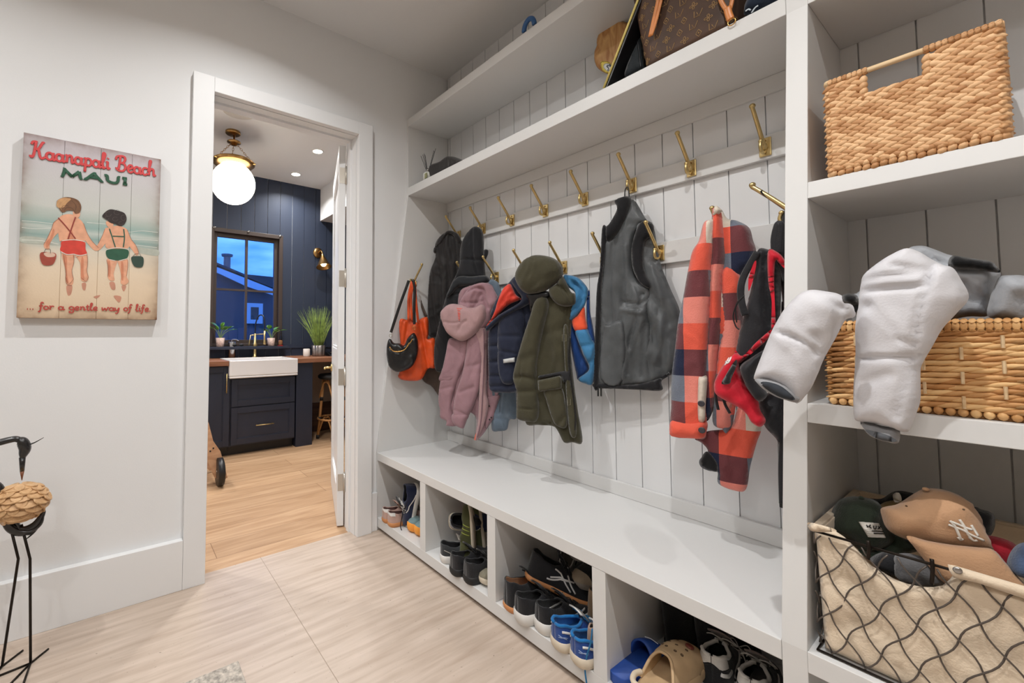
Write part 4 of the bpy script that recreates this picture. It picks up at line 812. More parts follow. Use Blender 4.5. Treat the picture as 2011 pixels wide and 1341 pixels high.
puff('tail_lining', C7([(162,1135),(190,1095),(232,1140),(236,1180),(200,1175),(170,1160)]), fabric('black_lining',(18,18,20),.8), t, p, T=.012, R=.015, lift=.016)
bt = []
for q, lf in (((638,1115),.078),((641,1250),.092)):
    c = p.at(*C2([q])[0], lf); obj('button', lathe(B(), [(.009,-.004),(.010,0),(.010,.003),(.006,.0025),(.001,.002)], M=Matrix.Translation(c) @ p.n.to_track_quat('Z','Y').to_matrix().to_4x4(), seg=16), mat('dark_button',(58,56,62),.4), t, smooth=True)
puff('collar', C2([(694,175),(700,130),(714,112),(730,125),(745,140),(722,160),(705,180)]), fabric('cream_collar', CR, .9), t, p, T=.03, R=.02, lift=.03)
# red and black backpack
E5 = zc(1390,400,2.915)
f_rred = fabric('red_nylon', (200,22,44), .6, .1, .2, .2); f_rblk = fabric('black_nylon', (30,30,34), .55, .15, .2, .2)
p = Plane(1490, 680, .27, 5)
t = gthing('backpack', 'red and black backpack hanging beside the shelf tower', 'backpack', p, 1510, 500)
puff('body', E5([(285,268),(345,262),(400,300),(420,430),(410,700),(380,780),(330,1080),(300,1130),(230,1060),(100,1030),(80,1030),(150,880),(190,700),(230,560),(262,420)]), f_rblk, t, p, T=.07, R=.06, rough=.005, creases=[(E5([(350,300),(345,500),(370,700)]),.008,-.02)])
puff('red_side', E5([(345,270),(400,278),(438,320),(444,372),(400,332),(388,320),(380,430),(385,600),(388,705),(362,722),(366,560),(345,440)]), f_rred, t, p, T=.014, R=.015, lift=.058, rough=.0005)
puff('front_pocket', E5([(160,840),(200,870),(280,790),(375,712),(352,765),(260,850),(195,905),(180,925),(200,1000),(280,1105),(300,1180),(332,1240),(300,1277),(250,1250),(200,1182),(60,1102),(35,1050),(50,990),(100,905),(150,860)]), f_rred, t, p, T=.05, R=.05, lift=.058, rough=.006, creases=[(E5([(160,1010),(240,1110),(300,1200)]),.02,-.01)])
puff('side_patch', E5([(185,932),(250,880),(345,825),(330,880),(290,960),(300,1030),(342,1092),(292,1132),(235,1070),(200,1000)]), f_rblk, t, p, T=.05, R=.04, lift=.074, rough=.003)
puff('pocket_zip_panel', E5([(78,1030),(100,985),(150,905),(168,895),(160,940),(135,1000),(125,1030)]), f_char, t, p, T=.01, R=.008, lift=.098)
for q in ([(385,280),(382,200),(400,122),(415,122),(408,200),(400,285)],[(345,275),(400,305),(435,370),(450,440)],[(285,275),(240,350),(200,430),(188,500),(195,570),(215,640)],[(60,1180),(45,1080),(80,980),(150,880)],[(80,1080),(100,1150),(128,1200)]):
    strap('strap', p, E5(q), f_rblk, t, .009 if q[0][0] > 200 else .004, .3, .045)
puff('red_strap_pad', E5([(235,500),(262,425),(278,340),(268,330),(240,400),(232,440)]), f_rred, t, p, T=.012, R=.01, lift=.047)
strap('drawcord', p, E5([(210,525),(170,570),(145,640),(160,700),(180,720)]), blackm, t, .0018, 1, .08); strap('drawcord', p, E5([(190,540),(160,590),(165,680)]), blackm, t, .0018, 1, .08)
t2 = [o for o in bpy.data.objects if o.parent == t and o.name.split('.')[0] in ('front_pocket','body','pocket_zip_panel')]
decal('logo', [E5(s) for s in ([(100,925),(118,890),(132,870)],[(108,915),(122,905),(134,880)],[(104,905),(128,896)])], mat('white_print',(230,228,226),.6), t, t2, r=.003)
# black bag beside the tower
p = Plane(1528, 720, .33, 5)
t = gthing('black_bag', 'black soft bag with long dangling straps wedged against the shelf tower', 'bag', p, 1535, 460)
puff('body', E5([(330,1090),(440,1080),(455,1400),(450,1560),(425,1480),(400,1360),(330,1280),(300,1200),(290,1140)]), f_rblk, t, p, T=.05, R=.05, lift=.0, rough=.012)
puff('upper', E5([(405,190),(430,60),(462,10),(480,40),(480,640),(440,640),(420,500),(400,420)]), f_rblk, t, p, T=.03, R=.03, lift=.02)
for q in ([(445,560),(440,900),(430,1300)],[(440,1250),(425,1500),(430,1720)]): strap('strap', p, E5(q), f_rblk, t, .009, .3, .02)
obj('buckle', bx(B(), tuple(p.at(*E5([(420,1700)])[0])-Vector((.004,.004,.02))), tuple(p.at(*E5([(445,1735)])[0])+Vector((.004,.004,.02)))), blackm, t, bev=.002)
obj('strap', tube(B(), cr_spline([(1.80,.295,1.600),(1.806,.30,1.585),p.at(*E5([(455,40)])[0],.02)],6), .007, 8, flat=.4), f_rblk, t, smooth=True)
ps_ = [o for o in bpy.data.objects if o.name == 'plaid_shirt'][0]
obj('hanging_loop', tube(B(), cr_spline([(1.622,.436,1.604),(1.632,.425,1.598),(1.640,.415,1.585)],6), .004, 8), f_rblk, ps_, smooth=True)
# ---------------------------------------------------------------- things on the long shelves
def pj(P):
    d = Vector(P)-CAM; z = d.dot(_f); return (PX+F*d.dot(_r)/z, PY-F*d.dot(_u)/z)
def marks(name, lines, m, par, target, direc, r=.001, off=.0006, flat=.4, seg=5):
    mw = world_mat(target); bv = BVHTree.FromPolygons([mw @ v.co for v in target.data.vertices], [p.vertices[:] for p in target.data.polygons]); bm = B(); direc = Vector(direc).normalized()
    for ln in lines:
        pts = []
        for q in ln:
            h = bv.ray_cast(Vector(q)-direc*.3, direc)
            if h[0] is not None: pts.append(h[0]-direc*off)
        if len(pts) > 1: tube(bm, pts, r, seg, flat=flat, up=-direc)
    return obj(name, bm, m, par, smooth=True)
SZ = 2.113
t = thing('reed_diffuser', 'small glass reed diffuser with black reeds at the left end of the long shelf', 'diffuser', (.165,.262,SZ))
dx, dy = .165, .262
obj('bottle', lathe(B(), [(.001,SZ+.0005),(.03,SZ+.0005),(.031,SZ+.045),(.026,SZ+.05),(.012,SZ+.055),(.012,SZ+.075)], c=(dx,dy,0), cap=False), mat('frosted_glass',(214,216,208),.2), t, smooth=True)
obj('label', bx(B(), (dx+.008,dy-.0318,SZ+.008), (dx+.03,dy-.028,SZ+.038)), mat('olive_label',(140,142,104),.7), t)
obj('collar', lathe(B(), [(.013,SZ+.058),(.013,SZ+.076)], c=(dx,dy,0)), steel, t, smooth=True)
for a, l in ((-.055,.11),(-.04,.115),(-.03,.12),(-.022,.11),(.045,.125),(.06,.135),(.052,.12)):
    obj('reed', tube(B(), [(dx,dy,SZ+.04),(dx+a*.8,dy+a*.4,SZ+.06+l)], .0015, 5), blackm, t)
pk = Plane(890, 322, .30, 0)
t = gthing('folded_cloth', 'black folded bag lying on the long shelf right of the reed diffuser', 'bag', pk, 880, 330)
puff('body', [(852,334),(856,324),(872,318),(884,309),(892,308),(908,314),(922,320),(927,322.5)]+[pj((x,.30,SZ+.001)) for x in (.50,.44,.38,.32,.26,.20)]+[(851,345)], f_black, t, pk, T=.05, R=.02, back=.9)
blu = mat('blue_rubber', (52,96,150), .5)
t = thing('curved_tube', 'small curved blue handle on top of the uppermost shelf', 'tube', (.98,.26,2.566)); c = Vector((.985,.235,2.568))
obj('grip', tube(B(), [c+Vector((.03*math.cos(a),.0,.042*math.sin(a)+.011)) for a in [math.pi*k/12 for k in range(13)]], .011, 10), blu, t, smooth=True)
# wood-grain board, black board
wg = wood('curly_wood', (218,174,116), (170,116,66), scale=(16,3,3), rough=.4, dist=3)
F8 = zc(1140,0,7.45)
pw = Plane(1205, 90, .47, 0)
t = gthing('hand_board', 'rounded wood grain board with a round yellow sticker, left of the black board', 'board', pw, 1200, 140)
fl = puff('board', F8([(200,850),(215,740),(240,690),(240,600),(290,480),(370,370),(450,305),(560,305),(650,320),(760,360),(800,450),(780,700),(680,950),(600,1090),(470,1100),(340,1060),(240,980)]), wg, t, pw, T=.012, R=.012, back=1, rough=0)
yel = mat('yellow_sticker', (232,208,96), .5); whs = mat('white_sticker', (228,230,226), .5); inkb = mat('ink_blue', (40,50,74), .5)
cst = F8([(295,940),(300,900),(350,895),(410,905),(450,940),(500,990),(510,1050),(480,1080),(420,1080),(350,1055),(310,1010)])
puff('sticker', cst, yel, t, pw, T=.0015, R=.002, lift=.0125, s=.006, rough=0, back=1)
puff('sticker_centre', F8([(335,960),(360,930),(420,930),(470,980),(485,1030),(450,1055),(390,1040),(345,1000)]), whs, t, pw, T=.0012, R=.002, lift=.0142, s=.006, rough=0, back=1)
bm = B()
for st in ([(395,1030),(410,1000),(385,970),(400,950)],[(400,960),(440,970),(440,1010),(410,1030)],[(415,940),(460,970),(455,1030)],[(465,1020),(480,1010)]): tube(bm, cr_spline([pw.at(x,y,.0162) for x,y in F8(st)],4), .0018, 6, flat=.4, up=pw.n)
obj('sticker_mark', bm, inkb, t, smooth=True)
t = thing('skim_board', 'thin black board with a yellow edge leaning on the long shelf', 'board', (1.36,.35,SZ))
def bpt(y, z): return Vector((1.338+(z-SZ)*.53+(y-.235)*.05, y, z))
o_ = [bpt(.236,SZ+.001), bpt(.236,2.30), bpt(.236,2.45), bpt(.30,2.50), bpt(.46,2.50), bpt(.53,2.42), bpt(.53,SZ+.001)]
obj('board', extr(B(), o_, (.012,0,-.0063)), blackm, t, bev=.002)
obj('yellow_edge', tube(B(), [p+Vector((.001,-.002,0)) for p in (bpt(.236,SZ+.006), bpt(.236,2.30), bpt(.236,2.45), bpt(.30,2.50))], .0042, 8), mat('yellow_rail',(222,204,120),.5), t, smooth=True)
slate = fabric('slate_neoprene', (50,56,60), .7)
ps = Plane(1240, 110, .30, 30)
t = gthing('zip_case', 'dark slate case standing between the black board and the brown handbag', 'case', ps, 1240, 140)
puff('body', F8([(830,560),(870,430),(900,520),(925,700),(935,930),(925,1000),(800,1060),(690,1120),(640,1090),(700,900)]), slate, t, ps, T=.015, R=.02)
obj('piping', tube(B(), cr_spline([ps.at(x,y,.017) for x,y in F8([(835,600),(860,800),(885,1000)])],4), .003, 6), blackm, t, smooth=True)
pg = Plane(1275, 10, .42, 0)
t = gthing('folded_garment', 'dark green folded item behind the left side of the brown handbag', 'clothing', pg, 1275, 25)
puff('body', [(1266,-40),(1310,-40),(1310,24),(1290,28),(1262,26),(1258,10)], fabric('bottle_green',(62,72,66),.8), t, pg, T=.03, R=.03)
# monogram handbag
canv = mat('brown_canvas', (74,54,42), .55, var=(10,.14), spec=.3); tan = mat('tan_leather', (200,126,66), .4, var=(20,.08)); mono = mat('monogram_print', (146,114,72), .6)
t = thing('handbag', 'large brown monogram handbag with tan handles on the long shelf', 'bag', (1.63,.33,SZ))
bm = B(); rings = []; NB = 40
for j in range(15):
    s_ = j/14; z = SZ+.001+.34*s_; x0, x1 = 1.492-.05*s_, 1.765+.03*s_; y0, y1 = .234+.0*s_, .43-.02*s_; cx, cy, hx_, hy_ = (x0+x1)/2, (y0+y1)/2, (x1-x0)/2, (y1-y0)/2
    rg = []
    for k in range(NB):
        a = 2*math.pi*k/NB; c_, s2 = math.cos(a), math.sin(a); e = .32
        x = cx+hx_*math.copysign(abs(c_)**e, c_); y = cy+hy_*math.copysign(abs(s2)**e, s2)
        bul = .012*math.sin(math.pi*s_)*(1 if abs(s2) > .6 else .3)+.006*noise.noise(Vector((x*14,y*14,z*14)))
        y = max(y+math.copysign(bul, s2)*(0 if s2 < 0 and s_ < .05 else 1)*-(.4 if s2 < 0 else -1)*(1), .228); rg.append(bm.verts.new((x,y,z)))
    rings.append(rg)
for A_, B_ in zip(rings, rings[1:]):
    for k in range(NB): bm.faces.new((A_[k],A_[(k+1)%NB],B_[(k+1)%NB],B_[k]))
bm.faces.new(rings[0][::-1]); bm.faces.new(rings[-1])
bag = obj('body', bm, canv, t, smooth=True)
ml = []
def glyph_at(g, x, z, s): return [[(x+a*s, .30, z+b*s) for a, b in st] for st in g]
LV = [[(-.5,.5),(-.5,-.4),(0,-.4)],[(-.2,.2),(.1,-.5),(.5,.4)]]
FL = [[(.5*math.cos(a)*abs(math.cos(2*a))+.0, .5*math.sin(a)*abs(math.cos(2*a))) for a in [2*math.pi*k/24 for k in range(25)]]]
DI = [[(0,.5),(.35,0),(0,-.5),(-.35,0),(0,.5)],[(-.12,0),(.12,0)],[(0,-.15),(0,.15)]]
r_ = 0
zz = SZ+.03
while zz < SZ+.33:
    xx = 1.46+(.028 if r_%2 else 0); q = r_
    while xx < 1.80:
        ml += glyph_at((LV,FL,DI)[(q+r_)%3], xx, zz, .024); xx += .042; q += 1
    zz += .034; r_ += 1
marks('monogram', ml, mono, t, bag, (0,1,0), r=.0013)
for pts in ([(1296,-25),(1291,5),(1283,40),(1276,72)],[(1304,-25),(1296,10),(1287,45),(1279,70)],[(1410,-25),(1416,2),(1427,20)],[(1440,-25),(1438,0),(1433,20)]):
    obj('handle', tube(B(), cr_spline([at(x,y,1,.222) for x,y in pts],4), .0062, 8, flat=.5, up=(0,-1,0)), tan, t, smooth=True)
obj('handle_tab', tube(B(), cr_spline([at(x,y,1,.218) for x,y in [(1428,15),(1431,28),(1435,38)]],4), .010, 8, flat=.5, up=(0,-1,0)), tan, t, smooth=True)
c = at(1437,43,1,.218); obj('ring', tube(B(), [c+Vector((.010*math.cos(a),0,.010*math.sin(a))) for a in [2*math.pi*k/16 for k in range(16)]], .0018, 6, closed=True), gold, t, smooth=True)
pn = Plane(1490, 5, .26, 0)
t = gthing('baseball_cap', 'dark navy cap on the long shelf right of the brown handbag', 'cap', pn, 1490, 15)
cp_ = puff('crown', [(1462,30),(1466,8),(1478,-10),(1500,-30),(1560,-30),(1548,0),(1528,12),(1495,20)], fabric('navy_twill',(20,34,52),.8), t, pn, T=.04, R=.04, back=1)
bm = B()
for st in ([(1464,22),(1470,18),(1474,20)],[(1476,25),(1483,15),(1489,11)]): tube(bm, cr_spline([pn.at(x,y,.03) for x,y in st],4), .0022, 6, flat=.5, up=pn.n)
obj('stitched_mark', bm, mat('pale_thread2',(196,206,214),.7), t, smooth=True)
# ---------------------------------------------------------------- baskets
def straw(name, c1, c2):
    m = mat(name, c1, .6, bump=(120,.3)); tt = m.node_tree; b = tt.nodes['Principled BSDF']; N = tt.nodes.new; L = tt.links.new
    at_ = N('ShaderNodeAttribute'); at_.attribute_name = 'tint'; r = N('ShaderNodeValToRGB'); e = r.color_ramp.elements
    e[0].color = lin(c2); e[1].color = lin(c1); x = e.new(.5); x.color = lin([(a+b_)/2+6 for a, b_ in zip(c1, c2)])
    L(at_.outputs['Fac'], r.inputs[0]); L(r.outputs[0], b.inputs['Base Color']); return m
seag = straw('sea_grass', (226,184,138), (170,118,70)); seag2 = straw('rush_weave', (232,190,132), (184,128,72))
class Lumps:                                    # many overlapping strands of one woven surface
    def __init__(s): s.bm = B(); s.t = []
    def add(s, c, ax, up, L, w, h, tint=None):
        ax = Vector(ax).normalized(); n = Vector(up); n = (n-ax*n.dot(ax)).normalized(); b = ax.cross(n); M = Matrix((ax,b,n)).transposed().to_4x4()
        k = len(s.bm.verts); tv = random.random() if tint is None else tint; c = Vector(c); nu, rg = 8, []
        for xx, rr in ((-1,.12),(-.72,.62),(-.3,.96),(.1,1),(.55,.78),(.85,.42),(1,.1)):
            rg.append([s.bm.verts.new(c+(M @ Vector((xx*L, rr*w*math.cos(a), rr*h*math.sin(a))))) for a in [2*math.pi*j/nu for j in range(nu)]])
        for A_, B_ in zip(rg, rg[1:]):
            for j in range(nu): s.bm.faces.new((A_[j],A_[(j+1)%nu],B_[(j+1)%nu],B_[j]))
        s.bm.faces.new(rg[0][::-1]); s.bm.faces.new(rg[-1]); s.t += [tv]*(len(rg)*nu)
    def build(s, name, m, par):
        o = obj(name, s.bm, m, par, smooth=True); a = o.data.attributes.new('tint', 'FLOAT', 'POINT'); a.data.foreach_set('value', s.t[:len(o.data.vertices)]); return o
def faces4(x0,x1,y0,y1): return [((x0,y0),(1,0),(0,-1),x1-x0), ((x1,y0),(0,1),(1,0),y1-y0), ((x1,y1),(-1,0),(0,1),x1-x0), ((x0,y1),(0,-1),(-1,0),y1-y0)]
random.seed(11)
bx0, bx1, by0, by1, bz0, bz1 = 1.975, 2.232, .155, .52, 1.5565, 1.797
t = thing('woven_basket', 'tall seagrass basket with a cut-out handle on the upper tower shelf', 'basket', ((bx0+bx1)/2,(by0+by1)/2,bz0))
Lm = Lumps(); rows = 13; rh = (bz1-.018-bz0-.012)/rows
hA, hB = at(1712,150,1,by0), at(1812,150,1,by0); hz0, hz1 = at(1715,180,1,by0).z, at(1810,115,1,by0).z
hx0, hx1 = 2.047, 2.128; hz0, hz1 = 1.728, 1.776
for (ox, oy), u_, n_, L_ in faces4(bx0,bx1,by0,by1):
    st = .0205; n = int(round(L_/st)); st = L_/n
    for r in range(rows):
        z = bz0+.016+rh*(r+.5)
        for k in range(n):
            for sg in (1,-1):
                q_ = min(max((k+.5+(.5 if sg < 0 else 0)-.25)*st,.010),L_-.010); x = ox+u_[0]*q_; y = oy+u_[1]*q_
                if n_[1] == -1 and hx0-.012 < x < hx1+.012 and hz0 < z < hz1+.02: continue
                ja = random.uniform(-.12,.12); ax = Vector((u_[0],u_[1],sg*(.42+ja)))
                Lm.add((x-n_[0]*.004,y-n_[1]*.004,z+sg*.0045), ax, (n_[0],n_[1],0), .0185, .0082, .0085)
    for k in range(int(L_/.014)):
        for dz in (.006,.016): Lm.add((ox+u_[0]*(k+.5)*.014-n_[0]*.004, oy+u_[1]*(k+.5)*.014-n_[1]*.004, bz0+dz+random.uniform(-.002,.002)), (u_[0]*.4,u_[1]*.4,1), (n_[0],n_[1],0), .010, .0075, .009)
for s_ in (0,1):                                # strands round the ends of the handle hole
    xq = hx0-.008 if s_ == 0 else hx1+.008
    for q in range(4): Lm.add((xq,by0+.004,hz0+.002+q*.014), (.25,0,1), (0,-1,0), .012, .008, .009)
Lm.build('weave', seag, t)
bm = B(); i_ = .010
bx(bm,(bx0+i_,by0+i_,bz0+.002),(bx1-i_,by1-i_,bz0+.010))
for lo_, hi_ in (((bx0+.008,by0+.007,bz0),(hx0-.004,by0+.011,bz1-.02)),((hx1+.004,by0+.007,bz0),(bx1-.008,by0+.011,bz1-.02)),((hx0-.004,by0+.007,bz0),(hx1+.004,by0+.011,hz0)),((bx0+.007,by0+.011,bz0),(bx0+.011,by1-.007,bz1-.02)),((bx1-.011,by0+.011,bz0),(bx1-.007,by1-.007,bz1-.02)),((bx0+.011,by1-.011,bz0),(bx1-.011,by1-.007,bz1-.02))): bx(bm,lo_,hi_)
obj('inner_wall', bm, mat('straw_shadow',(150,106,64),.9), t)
pale = wood('pale_cane', (232,208,170), (206,172,128), scale=(6,30,30))
for (ox, oy), u_, n_, L_ in faces4(bx0+.004,bx1-.004,by0+.004,by1-.004):
    obj('rim_pole', tube(B(), [(ox-u_[0]*.006,oy-u_[1]*.006,bz1-.004),(ox+u_[0]*(L_+.006),oy+u_[1]*(L_+.006),bz1-.004)], .0065, 10), pale, t, smooth=True)
    Lw = Lumps(); k = 0
    while k*.0085 < L_:
        x, y = ox+u_[0]*(k+.5)*.0085, oy+u_[1]*(k+.5)*.0085; k += 1
        if n_[1] == -1 and hx0 < x < hx1:
            if Lw.t: Lw.build('rim_wrap', seag, t); Lw = Lumps()
            continue
        tv = random.random()
        for a in range(0,360,60):
            e = math.radians(a); Lw.add((x+n_[0]*.0068*math.cos(e), y+n_[1]*.0068*math.cos(e), bz1-.004+.0068*math.sin(e)), (-n_[0]*math.sin(e),-n_[1]*math.sin(e),math.cos(e)), (n_[0]*math.cos(e),n_[1]*math.cos(e),math.sin(e)), .0062, .0046, .0018, tv)
    Lw.build('rim_wrap', seag, t)
cx0, cx1, cy0, cy1, cz0, cz1 = 1.968, 2.262, .098, .50, 1.0025, 1.192
t = thing('woven_basket', 'low rush basket on the middle tower shelf with grey jackets spilling out', 'basket', ((cx0+cx1)/2,(cy0+cy1)/2,cz0))
Lm = Lumps(); rows = 13; rh = (cz1-.02-cz0-.012)/rows
for (ox, oy), u_, n_, L_ in faces4(cx0,cx1,cy0,cy1):
    for r in range(rows):
        z = cz0+.015+rh*(r+.5); st = .026; k = 0; ph = random.uniform(0,st)
        while k*st < L_+st:
            q = min(max(k*st-ph,0.024),L_-.024); k += 1
            Lm.add((ox+u_[0]*q-n_[0]*.004, oy+u_[1]*q-n_[1]*.004, z+.0015*math.sin(q*40)), (u_[0],u_[1],.14 if r%2 else .2), (n_[0],n_[1],0), .030, .0062, .0095)
    for k in range(int(L_/.0155)): Lm.add((ox+u_[0]*(k+.5)*.0155-n_[0]*.003, oy+u_[1]*(k+.5)*.0155-n_[1]*.003, cz0+.0095), (0,0,1), (n_[0],n_[1],0), .0095, .0075, .0085)
Lm.build('weave', seag2, t)
bm = B(); rnd = random.Random(5)
for (ox, oy), u_, n_, L_ in faces4(cx0,cx1,cy0,cy1)[:2]:
    for k in range(1, 6):
        for r in range(0, rows-1, 4):
            z = cz0+.018+rh*(r+(k%2)*2); q = L_*k/6
            tube(bm, [(ox+u_[0]*q+n_[0]*.006, oy+u_[1]*q+n_[1]*.006, z),(ox+u_[0]*q+n_[0]*.006, oy+u_[1]*q+n_[1]*.006, z+rh*2.0)], .0026, 6)
obj('stake', bm, pale, t)
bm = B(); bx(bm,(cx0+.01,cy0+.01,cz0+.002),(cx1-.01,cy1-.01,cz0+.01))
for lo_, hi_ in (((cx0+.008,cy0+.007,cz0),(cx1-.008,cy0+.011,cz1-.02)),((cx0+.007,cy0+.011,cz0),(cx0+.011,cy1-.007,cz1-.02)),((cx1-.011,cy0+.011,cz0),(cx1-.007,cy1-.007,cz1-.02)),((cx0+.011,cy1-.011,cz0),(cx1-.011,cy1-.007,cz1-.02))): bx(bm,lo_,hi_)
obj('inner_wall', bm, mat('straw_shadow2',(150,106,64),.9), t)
for (ox, oy), u_, n_, L_ in faces4(cx0+.006,cx1-.012,cy0+.004,cy1-.004):
    Lw = Lumps(); k = 0
    while k*.010 < L_:
        x, y = ox+u_[0]*(k+.5)*.010, oy+u_[1]*(k+.5)*.010; k += 1; tv = random.random()
        for a in range(0,360,60):
            e = math.radians(a); Lw.add((x+n_[0]*.010*math.cos(e), y+n_[1]*.010*math.cos(e), cz1-.008+.012*math.sin(e)), (-n_[0]*math.sin(e),-n_[1]*math.sin(e),math.cos(e)), (n_[0]*math.cos(e),n_[1]*math.cos(e),math.sin(e)), .0095, .0056, .002, tv)
    Lw.build('rim_wrap', seag2, t)
obj('rim_pole', tube(B(), [(cx1-.02,cy0+.004,cz1-.006),(cx1-.0,cy0+.004,cz1-.006)], .006, 10), pale, t, smooth=True)
# grey padded jackets in the low basket
f_gr = fabric('silver_grey_shell', (208,207,211), .62, .03, .2, .15, .25); f_gr2 = fabric('mid_grey_shell', (156,159,164), .5, .05, .2, .15)
D5 = zc(1470,440,2.915)
pA = Plane(1720, 660, .02, -4)
t = gthing('padded_jacket', 'light grey padded jacket with both sleeves hanging over the low basket edge', 'clothing', pA, 1740, 560)
main = puff('sleeve', D5([(605,1108),(600,950),(610,800),(612,700),(610,600),(622,500),(632,420),(642,350),(660,290),(740,222),(820,172),(905,138),(980,160),(1050,202),(1120,235),(1170,250),(1215,315),(1262,420),(1190,512),(1110,600),(1050,705),(1000,790),(985,840),(985,1000),(962,1080),(925,1175),(900,1190),(860,1182),(760,1150),(650,1132)]), f_gr, t, pA, T=.06, R=.07, back=.7, rough=.0026, ns=16, s=.007, creases=[
    (D5([(625,770),(780,760),(955,765)]),.004,-.012),(D5([(660,390),(860,370),(1030,350),(1070,240)]),.006,-.010),(D5([(700,320),(850,300),(1000,290)]),.006,-.007),(D5([(1065,235),(1050,350),(1000,520),(960,760),(900,960),(870,1100)]),.0035,-.008),(D5([(850,240),(980,260),(1060,250)]),.006,-.008),(D5([(640,500),(700,470)]),.01,-.012),(D5([(980,830),(960,760)]),.01,-.015),(D5([(900,660),(960,690)]),.007,-.007),(D5([(700,900),(820,860)]),.012,-.006)])
puff('cuff', D5([(640,1128),(700,1138),(790,1160),(862,1172),(858,1252),(800,1248),(740,1232),(690,1208),(655,1165)]), f_rib, t, pA, T=.03, R=.02, back=1, rough=.001, creases=[(D5([(650+k*14,1130),(668+k*13,1240)]),.002,-.002) for k in range(14)])
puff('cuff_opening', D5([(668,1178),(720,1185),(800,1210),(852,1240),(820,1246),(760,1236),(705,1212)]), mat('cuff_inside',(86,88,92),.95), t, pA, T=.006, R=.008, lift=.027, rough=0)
pB = Plane(1580, 660, -.055, 8)
puff('sleeve', D5([(30,878),(60,790),(120,640),(160,560),(210,480),(290,400),(360,376),(450,386),(520,402),(590,452),(612,500),(606,532),(560,545),(530,590),(500,650),(430,775),(400,850),(360,935),(320,990),(290,1020),(262,1020),(200,940),(110,895),(50,890)]), f_gr, t, pB, T=.055, R=.065, back=.7, rough=.0026, ns=16, s=.007, creases=[(D5([(150,612),(250,640),(350,690),(425,770)]),.004,-.012),(D5([(400,640),(430,690),(400,740)]),.01,-.012),(D5([(540,470),(580,500),(600,530)]),.007,-.015),(D5([(500,440),(560,520)]),.008,-.012)])
puff('cuff', D5([(36,888),(90,884),(150,896),(220,925),(285,985),(290,1012),(270,1022),(215,1008),(150,985),(85,945),(48,908)]), f_rib, t, pB, T=.022, R=.012, lift=.022, back=1, rough=0)
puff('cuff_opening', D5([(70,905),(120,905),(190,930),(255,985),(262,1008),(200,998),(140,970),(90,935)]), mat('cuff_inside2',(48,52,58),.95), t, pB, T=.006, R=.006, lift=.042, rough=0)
puff('fastener', D5([(535,412),(560,398),(600,400),(628,418),(628,480),(612,510),(600,470),(575,455),(545,450)]), fabric('black_velcro',(14,14,16),.95), t, pB, T=.015, R=.012, lift=.05)
pC = Plane(1850, 580, .20, 0)
puff('body', D5([(900,160),(920,132),(1000,124),(1080,150),(1160,178),(1300,200),(1392,218),(1440,275),(1442,300),(1400,400),(1380,450),(1368,525),(1250,530),(1100,560),(900,560),(760,560),(640,520),(560,500),(560,440),(600,400),(640,380)]), f_gr2, t, pC, T=.07, R=.06, rough=.010, creases=[(D5([(1160,250),(1300,270),(1430,280)]),.006,-.012),(D5([(1240,350),(1300,420),(1370,440)]),.010,-.02),(D5([(940,140),(1040,200),(1120,230)]),.010,-.02),(D5([(1240,460),(1340,500)]),.012,-.01)])
puff('collar_patch', D5([(1165,182),(1280,198),(1392,216),(1420,245),(1438,278),(1300,262),(1152,252)]), fabric('black_patch',(12,12,14),.95), t, pC, T=.03, R=.02, lift=.05)
pD = Plane(1980, 590, .16, 0)
t = gthing('padded_jacket', 'mid grey padded garment at the right end of the low basket', 'clothing', pD, 1985, 600)
puff('body', D5([(1380,430),(1410,350),(1440,300),(1500,292),(1577,295),(1680,330),(1700,520),(1577,565),(1480,545),(1370,528)]), f_gr2, t, pD, T=.06, R=.06, rough=.010, creases=[(D5([(1577,420),(1540,480),(1577,540)]),.012,-.015)])
# wire basket with cloth liner
D6 = zc(1560,900,3.04)
wx0, wx1, wy0_, wy1_, wz0_, wz1_ = 1.9455, 2.47, .02, .44, .4575, .722
t = thing('wire_basket', 'wire lattice basket with a cream cloth liner on the lowest tower shelf', 'basket', (2.2,.23,.457))
liner = fabric('cream_canvas', (218,200,176), .9, .04)
pF = Plane(1700, 1200, .034, 0)
def edge_px(x, y): return (1560+x/3.04, 900+y/3.04)
LT_ = D6([(128,440),(160,425),(240,430),(300,470),(380,550),(460,640),(530,680),(600,722),(680,750),(760,766),(830,768),(885,758),(930,720),(950,690),(1000,690)])
rt = [pj((wx1-.004,.034,wz1_-.01)), pj((wx1-.004,.034,wz0_+.006)), pj((wx0+.012,.034,wz0_+.006))]
puff('liner_front', LT_+[rt[0],rt[1],rt[2]], liner, t, pF, T=.010, R=.02, back=.6, s=.009, rough=.006, sharp=True, creases=[(D6([(200,700),(420,760),(520,900)]),.015,-.006),(D6([(240,1000),(500,1000)]),.02,-.005),(D6([(860,900),(1100,950)]),.02,-.006),(D6([(640,1250),(700,1341)]),.01,-.006)])
bm = B(); bx(bm,(wx0+.009,.05,wz0_+.004),(wx0+.012,wy1_-.01,wz1_)); bx(bm,(wx0+.009,wy1_-.013,wz0_+.004),(wx1-.009,wy1_-.01,wz1_)); bx(bm,(wx1-.012,.05,wz0_+.004),(wx1-.009,wy1_-.01,wz1_)); bx(bm,(wx0+.012,.05,wz0_+.004),(wx1-.012,wy1_-.013,wz0_+.007))
bx(bm,(wx0-.0045,wy0_+.03,wz1_-.03),(wx0+.009,wy1_+.004,wz1_+.005)); bx(bm,(wx0+.009,wy1_-.010,wz1_-.035),(wx1-.009,wy1_+.006,wz1_+.005))
obj('liner_wall', bm, liner, t, bev=.002)
pF2 = Plane(1700, 1050, .012, 0)
